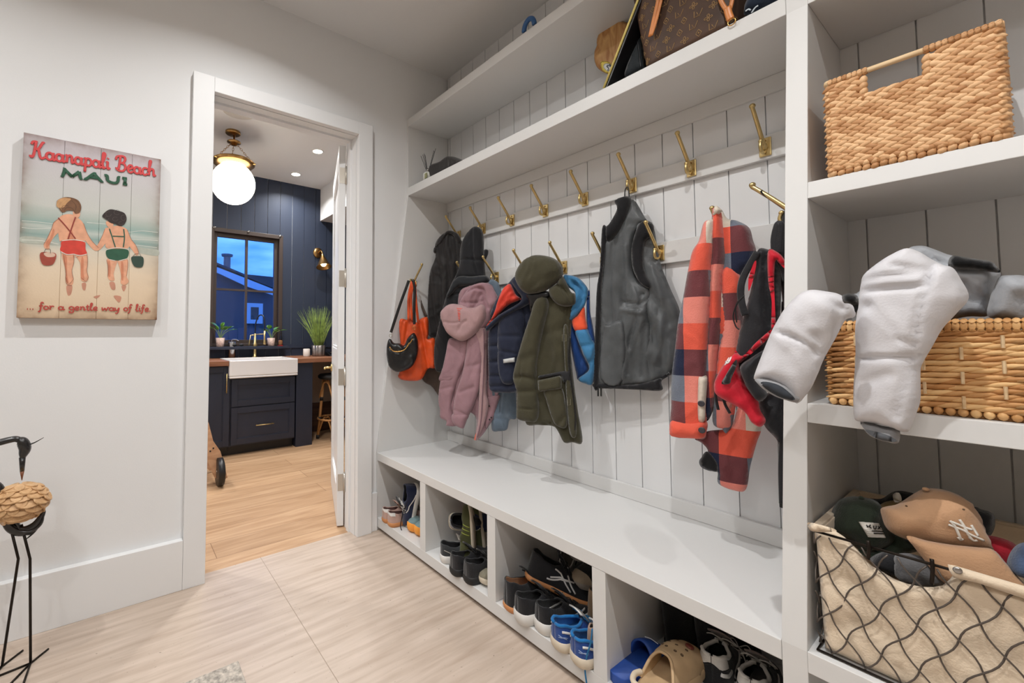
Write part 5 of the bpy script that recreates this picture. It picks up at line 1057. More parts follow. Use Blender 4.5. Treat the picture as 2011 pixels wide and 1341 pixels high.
puff('liner_flap', D6([(78,398),(90,382),(170,400),(235,420),(252,435),(200,440),(140,440),(95,430)]), liner, t, pF2, T=.006, R=.01, back=1)
q0 = pj((wx1,.012,wz1_+.004)); q1 = pj((wx1,.012,wz1_-.032))
puff('liner_flap', D6([(915,632),(960,640)])+[q0,q1]+D6([(1100,745),(950,712),(925,670)]), liner, t, pF2, T=.007, R=.008, back=1, sharp=True)
obj('snap', lathe(B(), [(.006,0),(.006,.002),(.003,.003)], M=Matrix.Translation(at(*D6([(975,667)])[0],1,.003)) @ Matrix.Rotation(math.pi/2,4,'X'), seg=14), steel, t, smooth=True)
n1, n2, n3 = [at(*q,1,wy0_) for q in D6([(205,563),(412,878),(205,800)])]
gx_, gz_ = (n2.x-n1.x)/2, (n1.z-n3.z)/2
wirem = mat('grey_wire',(96,88,82),.5,.5)
bm = B()
def wiresheet(bm, O, ux, L, nrm):
    for sg in (1,-1):
        for k in range(-14, 22):
            pts = []; i = 0
            while i <= 60:
                s_ = k*2*gx_+i*gx_/4 if sg > 0 else k*2*gx_-i*gx_/4
                z = n1.z+gz_*8-i*gz_/4; ph = i/4*math.pi; wv_ = .004*math.sin(ph)
                s2 = s_+wv_*1.2
                if 0 <= s2 <= L and wz0_ <= z <= wz1_: pts.append(Vector(O)+Vector(ux)*s2+Vector(nrm)*(.002*math.cos(ph)*sg)+Vector((0,0,z)))
                i += 1
            if len(pts) > 2: tube(bm, pts, .0015, 6)
wiresheet(bm, (wx0,wy0_,0), (1,0,0), wx1-wx0, (0,-1,0)); obj('wire_lattice', bm, wirem, t, smooth=True)
bm = B(); wiresheet(bm, (wx0+.002,wy0_,0), (0,1,0), wy1_-wy0_, (-1,0,0)); obj('wire_lattice', bm, wirem, t, smooth=True)
bm = B(); wiresheet(bm, (wx1,wy0_,0), (0,1,0), wy1_-wy0_, (1,0,0)); obj('wire_lattice', bm, wirem, t, smooth=True)
for z in (wz1_, wz0_+.003): obj('wire_rim', tube(B(), [(wx0+.002,wy0_,z),(wx1,wy0_,z),(wx1,wy1_,z),(wx0+.002,wy1_,z)], .0028, 8, closed=True), darkmetal, t, smooth=True)
for x in (440,820): obj('wire_clip', tube(B(), cr_spline([at(*D6([(x,490 if x<500 else 600)])[0],1,.018), at(*D6([(x+6,540 if x<500 else 660)])[0],1,.014), at(*D6([(x,600 if x<500 else 750)])[0],1,.018)],3), .003, 8), darkmetal, t, smooth=True)
# caps
tanf = fabric('tan_twill', (186,146,112), .85, .05, fold=.3); grnf = fabric('dark_green_twill', (44,54,42), .85, fold=.3)
pL = Plane(1835, 1020, .16, 24, 16)
tt = gthing('baseball_cap', 'tan baseball cap with white interlocked letters lying in the wire basket', 'cap', pL, 1835, 1050)
crn = puff('crown', D6([(516,300),(555,285),(600,278),(640,258),(690,225),(745,192),(790,178),(880,184),(980,218),(1050,268),(1090,330),(1125,420),(1160,500),(1188,556),(1090,552),(940,540),(800,518),(700,494),(600,455),(545,408),(520,340)]), tanf, tt, pL, T=.105, R=.15, back=.5, rough=.004, ns=7, creases=[(D6([(790,182),(830,300),(930,420),(960,540)]),.004,-.003),(D6([(785,182),(680,300),(620,450)]),.004,-.003),(D6([(795,182),(930,250),(1080,400)]),.004,-.003),(D6([(540,385),(700,470),(940,515),(1180,530)]),.004,-.004),(D6([(720,260),(760,380),(740,470)]),.02,-.010),(D6([(860,420),(900,480)]),.02,-.008)])
puff('brim', D6([(672,462),(800,492),(940,515),(1090,530),(1188,545),(1260,620),(1330,700),(1420,800),(1400,840),(1200,790),(1000,750),(900,745),(830,680),(770,600),(715,530)]), tanf, tt, pL, T=.020, R=.03, lift=.058, rough=.0015, creases=[(D6([(730+o,530+o*.6),(940+o*.6,560+o*1.2),(1180+o*.4,580+o*1.2)]),.0025,-.0012) for o in (10,25,40,55,70,85)])
obj('button', blob(B(), pL.at(*D6([(785,184)])[0],.02), (.0055,.0055,.004)), tanf, tt, smooth=True)
for q in ((668,284),(1010,305)):
    c_ = pL.at(*D6([q])[0],.075 if q[0] < 700 else .088); obj('eyelet', lathe(B(), [(.0018,0),(.0018,.0012),(.0008,.0014)], M=Matrix.Translation(c_) @ pL.n.to_track_quat('Z','Y').to_matrix().to_4x4(), seg=10), mat('eyelet_thread',(90,68,48),.8), tt, smooth=True)
pM = Plane(1690, 1040, .19, 24, 12)
tg = gthing('baseball_cap', 'dark green cap with a white diamond patch at the left of the wire basket', 'cap', pM, 1690, 1050)
crg = puff('crown', D6([(206,415),(214,350),(235,290),(272,246),(330,228),(400,230),(470,246),(512,275),(525,340),(548,410),(600,455),(560,520),(470,560),(390,548),(310,480),(240,440)]), grnf, tg, pM, T=.11, R=.13, back=.4, rough=.003, creases=[(D6([(400,232),(330,340),(300,460)]),.004,-.003),(D6([(430,236),(470,330),(540,450)]),.004,-.003)])
puff('brim', D6([(380,540),(450,556),(545,515),(600,452),(690,492),(748,545),(660,572),(560,592),(480,612),(420,585)]), grnf, tg, pM, T=.018, R=.03, lift=.03, rough=.002)
obj('button', blob(B(), pM.at(*D6([(400,236)])[0],.02), (.0055,.0055,.004)), grnf, tg, smooth=True)
bpy.context.view_layer.update()
wht = mat('white_embroidery', (232,228,220), .8)
NY = [[(938,372),(1000,480)],[(938,372),(1110,488)],[(985,365),(1045,482)],[(1000,375),(985,365)],[(1065,400),(1095,440),(1125,490)],[(925,395),(955,405)],[(1060,460),(1085,480),(1065,488)]]
NY = [[(930,372),(955,400),(975,440),(992,482)],[(920,395),(960,410),(1010,430),(1060,458),(1130,490)],[(985,365),(1010,400),(1030,440),(1062,488)],[(1055,398),(1075,430),(1095,462)],[(940,378),(1020,412),(1060,425)],[(1045,470),(1070,490),(1092,488)],[(978,470),(992,486),(1003,478)]]
decal('embroidery', [D6(s) for s in NY], wht, tt, [crn], r=.0024, off=.0006)
ptc = []
for k in range(14):
    y = 383+k*6.2; w0 = 390+(y-383)*.62; w1 = 500+(y-383)*.5; w1 = min(w1, 545)
    if w0 < w1-6: ptc.append([(w0,y),((w0+w1)/2,y+4),(w1,y+8)])
decal('patch', [D6(s) for s in ptc], wht, tg, [crg], r=.0018, off=.0014, flat=.5)
decal('patch_lettering', [D6(s) for s in ([(430,395),(436,412)],[(446,396),(450,414)],[(432,404),(450,406)],[(462,398),(464,416),(474,418),(476,400)],[(486,402),(500,420)],[(502,404),(486,420)],[(455,428),(520,436)],[(465,442),(525,450)])], blackm, tg, [crg], r=.0011, off=.0042)
pE = Plane(1790, 1110, .085, 0)
t = gthing('baseball_cap', 'crumpled grey cap in the wire basket below the tan cap', 'cap', pE, 1790, 1110)
puff('crown', D6([(590,650),(600,580),(660,565),(740,580),(800,610),(850,670),(895,730),(880,765),(760,770),(650,740),(600,700)]), fabric('grey_twill',(92,92,94),.85), t, pE, T=.03, R=.03, rough=.010, ripple=(.003,.04,40))
t = gthing('hair_comb', 'black toothed comb strip lying against the cream liner', 'comb', pE, 1730, 1100)
bm = B(); A_, B_ = pE.at(*D6([(500,645)])[0],-.01), pE.at(*D6([(760,740)])[0],-.01); tube(bm, [A_,B_], .003, 6)
for k in range(26): q = A_.lerp(B_,k/25); tube(bm, [q,q+Vector((.001,0,-.012))], .0009, 4)
obj('comb', bm, blackm, t)
pG = Plane(1720, 1090, .10, 0)
t = gthing('baseball_cap', 'black mesh cap between the green cap and the comb', 'cap', pG, 1720, 1090)
puff('crown', D6([(450,600),(520,560),(600,565),(640,600),(640,700),(560,690),(480,640)]), f_vblk, t, pG, T=.03, R=.03)
pH = Plane(1940, 1020, .27, 0)
t = gthing('baseball_cap', 'black cap peeking out behind the right of the tan cap', 'cap', pH, 1940, 1020)
puff('crown', D6([(1060,300),(1120,305),(1185,330),(1200,390),(1180,450),(1140,480),(1060,470)]), f_vblk, t, pH, T=.05, R=.05)
pI = Plane(1960, 1080, .19, 0)
t = gthing('baseball_cap', 'red cap under the right side of the tan cap brim', 'cap', pI, 1960, 1080)
puff('crown', D6([(1130,470),(1180,462),(1300,500),(1350,560),(1330,640),(1200,640),(1140,560)]), fabric('red_twill',(150,18,36),.85), t, pI, T=.05, R=.05)
pJ = Plane(1990, 1110, .13, 0)
t = gthing('baseball_cap', 'faded blue denim cap at the right end of the wire basket', 'cap', pJ, 1990, 1110)
puff('crown', D6([(1270,640),(1290,560),(1340,510),(1400,505),(1460,560),(1460,720),(1340,700)]), fabric('denim_twill',(74,92,122),.9,.12), t, pJ, T=.05, R=.04, creases=[(D6([(1300,600),(1360,560),(1420,600)]),.008,-.01)])
pK = Plane(1770, 975, .33, 0)
t = gthing('olive_glove', 'yellowish knit item and white label behind the tan cap', 'clothing', pK, 1750, 990)
puff('body', D6([(500,300),(530,265),(600,250),(660,262),(680,320),(560,340)]), fabric('mustard_knit',(150,126,80),.9), t, pK, T=.03, R=.03)
puff('label', D6([(588,215),(625,205),(640,250),(600,262)]), wht, t, pK, T=.006, R=.006, lift=.03)
t = gthing('black_beanie', 'black knitted hat at the back of the wire basket', 'hat', pK, 1775, 970)
puff('crown', D6([(430,245),(520,240),(600,195),(700,205),(760,240),(740,330),(480,330)]), f_vblk, t, Plane(1770,975,.37,0), T=.04, R=.04)
# ---------------------------------------------------------------- shoes
def tab(T, t):
    for (a, va), (b, vb) in zip(T, T[1:]):
        if t <= b: 
            s = (t-a)/(b-a); s = s*s*(3-2*s)*.5+s*.5; return va+(vb-va)*s
    return T[-1][1]
WT = [(0,0),(.012,.42),(.04,.66),(.09,.8),(.2,.86),(.36,.82),(.5,.9),(.66,1),(.8,.93),(.9,.74),(.96,.5),(.99,.26),(1,0)]
def shoe(name, lab, M, L=.26, Wd=.098, Ha=.085, zs=.024, up=None, so=None, li=None, toe=.048, open_=.42, marks_=(), laces=None, tongue=None, group=None, cat='shoe', toecap=None, heel=None, low=False, throat=.42, collar=None):
    hw = Wd/2; t = thing(name, lab, cat, M.translation, group)
    HT = [(0,Ha),(.08,Ha*1.02),(.2,Ha*.88),(.32,Ha*.86),(.42,Ha*.90),(.52,Ha*.76),(.62,Ha*.62+toe*.1),(.75,toe*1.25),(.88,toe*1.05),(.96,toe*.85),(1,toe*.5)]
    if low: HT = [(0,Ha*.55),(.2,Ha*.5),(.36,Ha*.62),(.46,Ha),(.6,Ha*.98),(.75,Ha*.85),(.9,Ha*.62),(1,zs+.012)]
    def spring(s): return .014*max(0,(s-.72)/.28)**2
    def sec(s, f, side):
        w = max(hw*tab(WT,s),.0006); h = tab(HT,s)+spring(s); o = 0
        if .0 < s < throat: o = max(0,min(w-.007, w*(.74 if s < .3 else .74-.5*(s-.3)/(throat-.3))))
        fe = math.pi/2 if o <= .0005 else math.acos(min(1,(o/w))**(1/.5)); fi = fe*f; zb = zs*.7+spring(s)
        y = w*math.cos(fi)**.5 if fi < math.pi/2-1e-4 else 0; z = zb+(h-zb)*(math.sin(fi)/math.sin(fe))**.85
        return Vector((s*L, side*y, z))
    TS = [0,.006,.015,.03,.05,.08,.12,.17,.22,.27,.32,.36,.39,.405,.42,.44,.47,.5,.54,.58,.62,.67,.72,.77,.82,.87,.91,.94,.965,.985,1]
    NS = 9; bm = B()
    for side in (1,-1):
        G = [[bm.verts.new(M @ sec(s, k/NS, side)) for k in range(NS+1)] for s in TS]
        for a, b in zip(G, G[1:]):
            for k in range(NS): 
                try: bm.faces.new((a[k],b[k],b[k+1],a[k+1]) if side > 0 else (a[k],a[k+1],b[k+1],b[k]))
                except ValueError: pass
    bmesh.ops.remove_doubles(bm, verts=bm.verts, dist=.0004)
    u = obj('upper', bm, [up, li or up], t, smooth=True); sd = u.modifiers.new('s','SOLIDIFY'); sd.thickness = .0045; sd.offset = -1; sd.material_offset = 1
    def ring(z, k):
        P = [(s*L*k[0]+k[1], hw*tab(WT,s)*k[2]+.0015*(1 if 0 < s < 1 else 0)) for s in TS]
        return [Vector((x,y,z+spring(x/L)*(1))) for x, y in P]+[Vector((x,-y,z+spring(x/L))) for x, y in P[-2:0:-1]]
    bm = B(); rs = [ring(0,(.98,L*.01,.9)), ring(.004,(1.0,0,1.0)), ring(zs*.55,(1.02,-L*.01,1.06)), ring(zs,(1.012,-L*.006,1.03)), ring(zs+.003,(.99,L*.004,.95))]
    V = [[bm.verts.new(M @ p) for p in r] for r in rs]; n = len(V[0])
    for a, b in zip(V, V[1:]):
        for k in range(n): bm.faces.new((a[k],a[(k+1)%n],b[(k+1)%n],b[k]))
    bm.faces.new(V[0][::-1]); bm.faces.new(V[-1]); obj('sole', bm, so, t, smooth=True, bev=0)
    nrmz = M.to_3x3()
    def surf(s, f, side, off=.0012):
        p = sec(s,f,side); e = .004; n = (sec(min(1,s+e),f,side)-sec(max(0,s-e),f,side)).cross(sec(s,min(1,f+.02),side)-sec(s,max(0,f-.02),side)); n = n.normalized() if n.length > 1e-9 else Vector((0,side,0))
        if n.y*side < 0 and f < .6 or (f >= .6 and n.z < 0): n = -n
        return M @ (p+n*off), nrmz @ n
    if collar:
        bm = B()
        for side in (1,-1): 
            P = [surf(s,.985,side,0)[0] for s in TS if .003 < s <= throat]; tube(bm, P, .0055, 8)
        obj('collar', bm, collar, t, smooth=True)
    for nm, m, r, lines in marks_:
        for side in (1,-1):
            bm = B()
            for ln in lines:
                P = [surf(*q,side) for q in (lambda c: [(v.x,v.y) for v in cr_spline([Vector((a,b,0)) for a,b in c],5)])(ln)]
                nv = Vector((0,0,0)); 
                for q in P: nv += q[1]
                tube(bm, [q[0] for q in P], r, 6, flat=.35, up=nv.normalized())
            obj(nm, bm, m, t, smooth=True)
    if toecap:
        bm = B()
        for side in (1,-1):
            TT = [s for s in TS if s >= .8]; G = [[bm.verts.new(surf(s,k/8,side,.0016)[0]) for k in range(9)] for s in TT]
            for a, b in zip(G, G[1:]):
                for k in range(8): bm.faces.new((a[k],b[k],b[k+1],a[k+1]))
        obj('toe_cap', bm, toecap, t, smooth=True)
    if heel:
        bm = B()
        for side in (1,-1):
            TT = [s for s in TS if s <= .12]; G = [[bm.verts.new(surf(s,heel[1]*k/8 if heel[1] > 0 else 1+heel[1]*(1-k/8),side,.0016)[0]) for k in range(9)] for s in TT]
            for a, b in zip(G, G[1:]):
                for k in range(8):
                    try: bm.faces.new((a[k],b[k],b[k+1],a[k+1]))
                    except ValueError: pass
        obj('heel_patch', bm, heel[0], t, smooth=True)
    if tongue:
        bm = B(); rg = []
        for j in range(9):
            s = .64-.30*j/8; z = tab(HT,s)+.004+(.030*(j/8)**2 if j > 3 else 0)+Ha*.12*(j/8); wdt = .015+.015*j/8
            rg.append([bm.verts.new(M @ Vector((s*L,wdt*k,z-.006*abs(k)**2))) for k in (-1,-.5,0,.5,1)])
        for a, b in zip(rg, rg[1:]):
            for k in range(4): bm.faces.new((a[k],a[k+1],b[k+1],b[k]))
        o = obj('tongue', bm, tongue, t, smooth=True); sd = o.modifiers.new('s','SOLIDIFY'); sd.thickness = .005
    if laces:
        bm = B(); rows = 5
        for j in range(rows):
            s0, s1 = .44+.045*j, .44+.045*(j+1); y = .017
            for a, b in ((-1,1),(1,-1)):
                P = []
                for q in range(6):
                    f = q/5; s = s0+(s1-s0)*f; P.append(M @ Vector((s*L, y*(a+(b-a)*f), tab(HT,s)+.007-.003*abs(a+(b-a)*f)+(.001 if a > 0 else 0))))
                tube(bm, P, .0021, 6)
        top = Vector((.43*L,0,tab(HT,.43)+.010))
        for sd_ in (1,-1):
            tube(bm, [M @ p for p in cr_spline([top,top+Vector((-.012,sd_*.02,.012)),top+Vector((.004,sd_*.042,-.004)),top+Vector((.012,sd_*.022,.002)),top],5)], .0018, 6)
            tube(bm, [M @ p for p in cr_spline([top,top+Vector((.02,sd_*.018,.002)),top+Vector((.03,sd_*.034,-.022))],5)], .0018, 6)
        obj('laces', bm, laces, t, smooth=True)
    bm = B(); P = [(s*L, hw*tab(WT,s)*.82) for s in TS if .01 < s < throat+.1]; bm.faces.new([bm.verts.new(M @ Vector((x,y,zs+.006))) for x, y in P]+[bm.verts.new(M @ Vector((x,-y,zs+.006))) for x, y in P[::-1]])
    o = obj('insole', bm, li or up, t)
    return t
def SM(px=None, P=None, head=90, z=.0738, pitch=0, roll=0):
    P = Vector(P) if P is not None else at(px[0], px[1], 2, z); 
    return Matrix.Translation(P) @ Matrix.Rotation(math.radians(head),4,'Z') @ Matrix.Rotation(math.radians(pitch),4,'Y') @ Matrix.Rotation(math.radians(roll),4,'X')
def SM2(h, t, up):
    h, t = Vector(h), Vector(t); x = (t-h).normalized(); z = Vector(up); z = (z-x*z.dot(x)).normalized(); y = z.cross(x)
    M = Matrix((x,y,z)).transposed().to_4x4(); M.translation = h; return M
def k_(name, c, rough=.8, *a): return fabric(name, c, rough, *a, fold=.12) if len(a) < 4 else fabric(name, c, rough, *a)
rubw = mat('white_rubber', (218,216,212), .55); gum = mat('gum_rubber', (196,134,84), .55); rubb = mat('black_rubber', (28,28,29), .6); cream = mat('cream_rubber',(212,200,180),.6)
s_blk = k_('black_mesh',(26,26,29),.8); s_blk2 = k_('black_leather_shoe',(34,34,37),.5); s_navy = k_('navy_suede',(30,38,66),.8); s_pink = k_('dusty_pink_suede',(190,158,146),.8); s_brown = k_('brown_suede',(122,100,76),.9); s_lace_p = mat('taupe_lace',(170,138,116),.8)
s_teal = k_('grey_teal_mesh',(120,146,150),.8); s_or = mat('orange_rubber',(240,158,60),.5); s_olive = k_('olive_knit',(74,76,46),.85); s_lime = mat('lime_stripe',(160,172,70),.6); s_red = k_('red_mesh',(196,50,56),.7); s_grey = k_('grey_mesh',(168,162,154),.8)
s_white = k_('white_leather',(224,222,218),.5); s_blue = k_('royal_blue_leather',(30,68,138),.5); s_cyan = k_('bright_blue_lining',(22,110,176),.7); blklace = mat('black_lace',(20,20,22),.8); whtlace = mat('white_lace',(214,212,208),.8); bluelace = mat('blue_lace',(30,110,160),.7)
bay1, bay2, bay3, bay4 = 'first cubby by the doorway', 'second cubby', 'third cubby', 'fourth cubby beside the tower'
swsh = lambda: [[(.28,.30),(.42,.22),(.60,.34),(.78,.62)]]
# first cubby
for q, l in (((752,1025.5),'dusty pink sneaker with gum sole, the outer one against the cubby end wall'),((763,1033.5),'dusty pink sneaker with gum sole, second from the cubby end wall')):
    shoe('sneaker', l, SM(q,head=86), L=.235, Wd=.082, Ha=.078, zs=.022, up=s_pink, so=gum, li=k_('pink_lining',(150,116,110),.8), laces=s_lace_p, tongue=s_pink, heel=(s_white,-.38), marks_=[('stripe',s_white,.0022,[[(.40,.1),(.46,.75)],[(.48,.1),(.54,.75)],[(.56,.1),(.61,.7)]])])
shoe('sneaker', 'white and rose sneaker lying behind the pink pair in the first cubby', SM(P=(.16,.14,.10),head=25,pitch=4), L=.22, Wd=.08, Ha=.07, up=k_('rose_mesh',(206,176,168),.7), so=rubw, li=s_grey, laces=whtlace, tongue=s_pink)
for q, l in (((801,1050),'blue-grey sneaker with an orange toe in the first cubby, left of its pair'),((815,1058),'blue-grey sneaker with an orange toe right against the first divider')):
    P = at(q[0],q[1],2,.0738); shoe('sneaker', l, SM(P=(P.x-.012,P.y+.255,.0738),head=-92), L=.24, Wd=.082, Ha=.09, zs=.04, up=s_teal, so=s_or, li=s_blk, laces=mat('grey_lace',(120,132,134),.8), tongue=s_teal, toe=.06)
shoe('sneaker', 'navy sneaker with a white side line standing on its toe against the first divider', SM2(at(824,952,1,.13), at(806,1030,1,.11), (-.2,-1,.3)), L=.25, Wd=.095, Ha=.085, up=s_navy, so=rubw, li=s_blk, laces=whtlace, tongue=s_blk, marks_=[('stripe',s_white,.003,[[(.15,.1),(.5,.45),(.62,.8)]])])
shoe('sneaker', 'black sneaker with dangling laces on top of the first cubby pile', SM(P=(.22,.22,.285),head=40,pitch=22), L=.26, Wd=.095, Ha=.09, up=s_blk, so=cream, li=s_blk, laces=blklace, tongue=s_blk)
tag(obj('shoelace', tube(B(), cr_spline([at(x,y,1,.03) for x,y in [(800,985),(793,1003),(788,1022),(787,1036),(793,1049),(800,1057)]],6), .0026, 6), blklace, smooth=True), 'loose black shoelace dangling over the first cubby floor', 'shoelace')
# second cubby
for q, l in (((887,1129),'plain black sneaker, left of the black pair in the second cubby'),((914,1145),'plain black sneaker, right of the black pair in the second cubby')):
    shoe('sneaker', l, SM(q,head=84), L=.245, Wd=.086, Ha=.092, zs=.03, up=s_blk2, so=rubb, li=s_blk, laces=blklace, tongue=s_blk, marks_=[('seam',rubb,.001,[[(.03,.5),(.2,.45),(.36,.75)]])])
shoe('sneaker', 'dark grey sneaker with a thick white sole behind the black pair', SM((865,1101),head=62), L=.25, Wd=.09, Ha=.085, zs=.034, up=k_('dark_grey_mesh',(54,56,58),.8), so=rubw, li=s_blk, laces=blklace, tongue=s_grey, marks_=[('stripe',s_grey,.002,[[(.05,.5),(.3,.3),(.6,.35)]])])
shoe('sneaker', 'navy sneaker with white lines lying on its side over the grey one', SM(P=(.535,.11,.215),head=58,roll=62,pitch=4), L=.25, Wd=.09, Ha=.085, up=s_navy, so=cream, li=s_blk, tongue=s_blk, collar=s_blk, marks_=[('stripe',s_white,.0028,[[(.0,.35),(.2,.42),(.4,.6)],[(.2,.1),(.5,.3),(.6,.75)]])])
shoe('football_boot', 'olive black shoe with three lime stripes standing on end in the second cubby', SM2(at(935,1103,1,.12), at(931,1020,1,.16), (-.75,-.6,0)), L=.25, Wd=.085, Ha=.08, zs=.012, up=s_olive, so=cream, li=s_blk, marks_=[('stripe',s_lime,.0022,[[(.44,.1),(.5,.8)],[(.51,.1),(.57,.8)],[(.58,.1),(.64,.75)]])])
shoe('football_boot', 'second olive black shoe with lime stripes high by the second divider', SM2(at(957,1090,1,.22), at(948,1005,1,.26), (-.75,-.6,0)), L=.25, Wd=.085, Ha=.08, zs=.012, up=s_olive, so=cream, li=s_blk, marks_=[('stripe',s_lime,.0022,[[(.44,.1),(.5,.8)],[(.51,.1),(.57,.8)],[(.58,.1),(.64,.75)]])])
shoe('sneaker', 'red and grey shoe on the top of the second cubby pile', SM2(at(962,1045,1,.42), at(918,1008,1,.24), (0,-.5,.9)), L=.24, Wd=.085, Ha=.075, up=s_grey, so=s_red, li=s_red, toecap=s_red, laces=mat('red_lace',(180,40,50),.8))
shoe('sneaker', 'olive and red shoe with white bands at the foot of the second divider', SM(P=(.868,.285,.0745),head=-93), L=.26, Wd=.085, Ha=.10, up=s_olive, so=cream, li=s_red, toecap=k_('camo_mesh',(140,134,116),.8), tongue=s_red, laces=whtlace)
# third cubby
shoe('sneaker', 'black sneaker with a gum sole at the left wall of the third cubby', SM((994,1199),head=80), L=.265, Wd=.092, Ha=.115, zs=.022, up=s_blk, so=gum, li=k_('tan_lining',(176,128,88),.7), laces=blklace, tongue=s_blk)
tt_ = shoe('sneaker', 'black sneaker with white crossing stripes on top of the third cubby pile', SM(P=(1.045,.09,.185),head=42,pitch=18,roll=-6), L=.28, Wd=.10, Ha=.11, zs=.02, up=s_blk, so=gum, li=s_blk, laces=blklace, tongue=s_blk, marks_=[('stripe',mat('pale_grey_stripe',(206,204,202),.5),.0034,[[(.34,.75),(.45,.45),(.60,.15)],[(.30,.35),(.46,.40),(.62,.65)],[(.52,.75),(.57,.45),(.66,.2)],[(.26,.25),(.4,.28),(.55,.5)]])])
for q, l in (((1016,1223),'black sneaker with a flared white sole, left of its pair'),((1057,1242),'black sneaker with a flared white sole, right of its pair')):
    shoe('sneaker', l, SM(q,head=80), L=.27, Wd=.094, Ha=.098, zs=.04, up=s_blk, so=rubw, li=s_blk, laces=blklace, tongue=s_blk, marks_=[('swoosh',s_white,.0042,[[(.22,.16),(.36,.08),(.55,.30),(.72,.6)]])])
for q, l in (((1089,1274),'royal blue and white sneaker, left of the blue pair'),((1128,1305),'royal blue and white sneaker, right of the blue pair by the third divider')):
    shoe('sneaker', l, SM(q,head=76), L=.27, Wd=.092, Ha=.088, zs=.032, up=s_blue, so=cream, li=s_cyan, laces=bluelace, tongue=s_white, collar=s_cyan, toecap=s_white, marks_=[('stripe',s_white,.0042,[[(.04,.62),(.2,.55),(.34,.6)],[(.24,.15),(.42,.18),(.60,.42)]]),('emblem',mat('pale_blue_print',(140,160,196),.5),.0016,[[(.012,.30),(.05,.36),(.10,.34)],[(.012,.40),(.04,.36),(.09,.28)]])])
tag(obj('shoelace', tube(B(), cr_spline([at(x,y,1,-.012) for x,y in [(1163,1235),(1160,1262),(1152,1290),(1149,1315),(1152,1341)]],6), .0028, 6), bluelace, smooth=True), 'loose blue shoelace hanging over the third cubby edge', 'shoelace')
shoe('boot', 'brown suede boot with a pull tab behind the blue pair', SM(P=(1.315,.14,.0745),head=86), L=.26, Wd=.095, Ha=.16, zs=.02, up=s_brown, so=rubb, li=s_brown, laces=s_lace_p, tongue=s_brown, marks_=[('seam',k_('seam_brown',(90,70,52),.9),.001,[[(.02,.4),(.2,.5),(.35,.7)]])])
shoe('shoe', 'beige suede shoe squeezed against the third divider', SM(P=(1.372,.03,.0745),head=88), L=.26, Wd=.05, Ha=.11, up=k_('beige_suede',(180,150,130),.9), so=cream, li=s_brown)
shoe('sneaker', 'grey-white high top sneaker far back in the third cubby', SM(P=(1.045,.40,.10),head=112,pitch=-58), L=.27, Wd=.095, Ha=.13, up=s_white, so=rubw, li=s_grey, tongue=s_white, marks_=[('strap',s_blk,.004,[[(.1,.7),(.3,.7)]])])
shoe('sneaker', 'black and grey sneaker back in the third cubby beside the white high top', SM(P=(1.13,.28,.235),head=70), L=.27, Wd=.10, Ha=.12, up=s_blk, so=s_grey, li=s_blk, tongue=s_grey)
shoe('sneaker', 'pale brown toed shoe lying on the pile right of the crossing-stripe sneaker', SM(P=(1.235,.45,.20),head=-98,pitch=8), L=.25, Wd=.10, Ha=.09, up=s_blk, so=s_grey, toecap=k_('oat_mesh',(178,164,144),.8), li=s_blk)
shoe('shoe', 'cognac leather shoe tip high beside the third divider', SM(P=(1.33,.46,.27),head=-98), L=.25, Wd=.09, Ha=.08, up=k_('cognac',(140,84,44),.5), so=rubb, li=s_blk)
# fourth cubby
def slide(lab, M):
    t = thing('slide_sandal', lab, 'sandal', M.translation, 'blue slides'); L, hw = .26, .048; m = mat('blue_foam',(34,72,150),.55,var=(14,.08))
    bm = B(); TS = [0,.02,.06,.15,.3,.5,.7,.85,.95,.99,1]
    def rg(z,k): 
        P = [(s*L, hw*max(tab(WT,s),.02)*k) for s in TS]; return [M @ Vector((x,y,z)) for x,y in P]+[M @ Vector((x,-y,z)) for x,y in P[::-1]]
    V = [[bm.verts.new(p) for p in rg(*q)] for q in ((0,.92),(.006,1),(.026,1.03),(.03,.97))]; n = len(V[0])
    for a, b in zip(V, V[1:]):
        for k in range(n): bm.faces.new((a[k],a[(k+1)%n],b[(k+1)%n],b[k]))
    bm.faces.new(V[0][::-1]); bm.faces.new(V[-1]); obj('footbed', bm, m, t, smooth=True)
    bm = B(); rws = []
    for s in (.46,.52,.6,.7,.8,.86):
        w = hw*tab(WT,s)*1.05; h = .082-.05*((s-.46)/.4)**1.6
        rws.append([M @ Vector((s*L+.012*math.sin(math.pi*k/14), w*math.cos(math.pi*k/14), .012+h*math.sin(math.pi*k/14)**.7)) for k in range(15)])
    V = [[bm.verts.new(p) for p in r] for r in rws]
    for a, b in zip(V, V[1:]):
        for k in range(14): bm.faces.new((a[k],a[k+1],b[k+1],b[k]))
    o = obj('strap', bm, m, t, smooth=True); sd = o.modifiers.new('s','SOLIDIFY'); sd.thickness = .006
    obj('swoosh', tube(B(), cr_spline([M @ Vector((.60*L,.010,.098-.006)), M @ Vector((.66*L,0,.094-.006)), M @ Vector((.70*L,-.018,.086-.006))],5), .003, 6, flat=.4), mat('silver_print',(190,196,206),.4), t, smooth=True)
slide('blue slide sandal nearest the third divider in the fourth cubby', SM(P=(1.463,.012,.0745),head=78))
slide('blue slide sandal partly under the tan clog', SM(P=(1.555,.03,.0745),head=82))
clogm = mat('tan_foam', (196,166,128), .6, var=(14,.06))
Mc = SM(P=(1.578,.004,.083), head=84, pitch=-9, roll=-6)
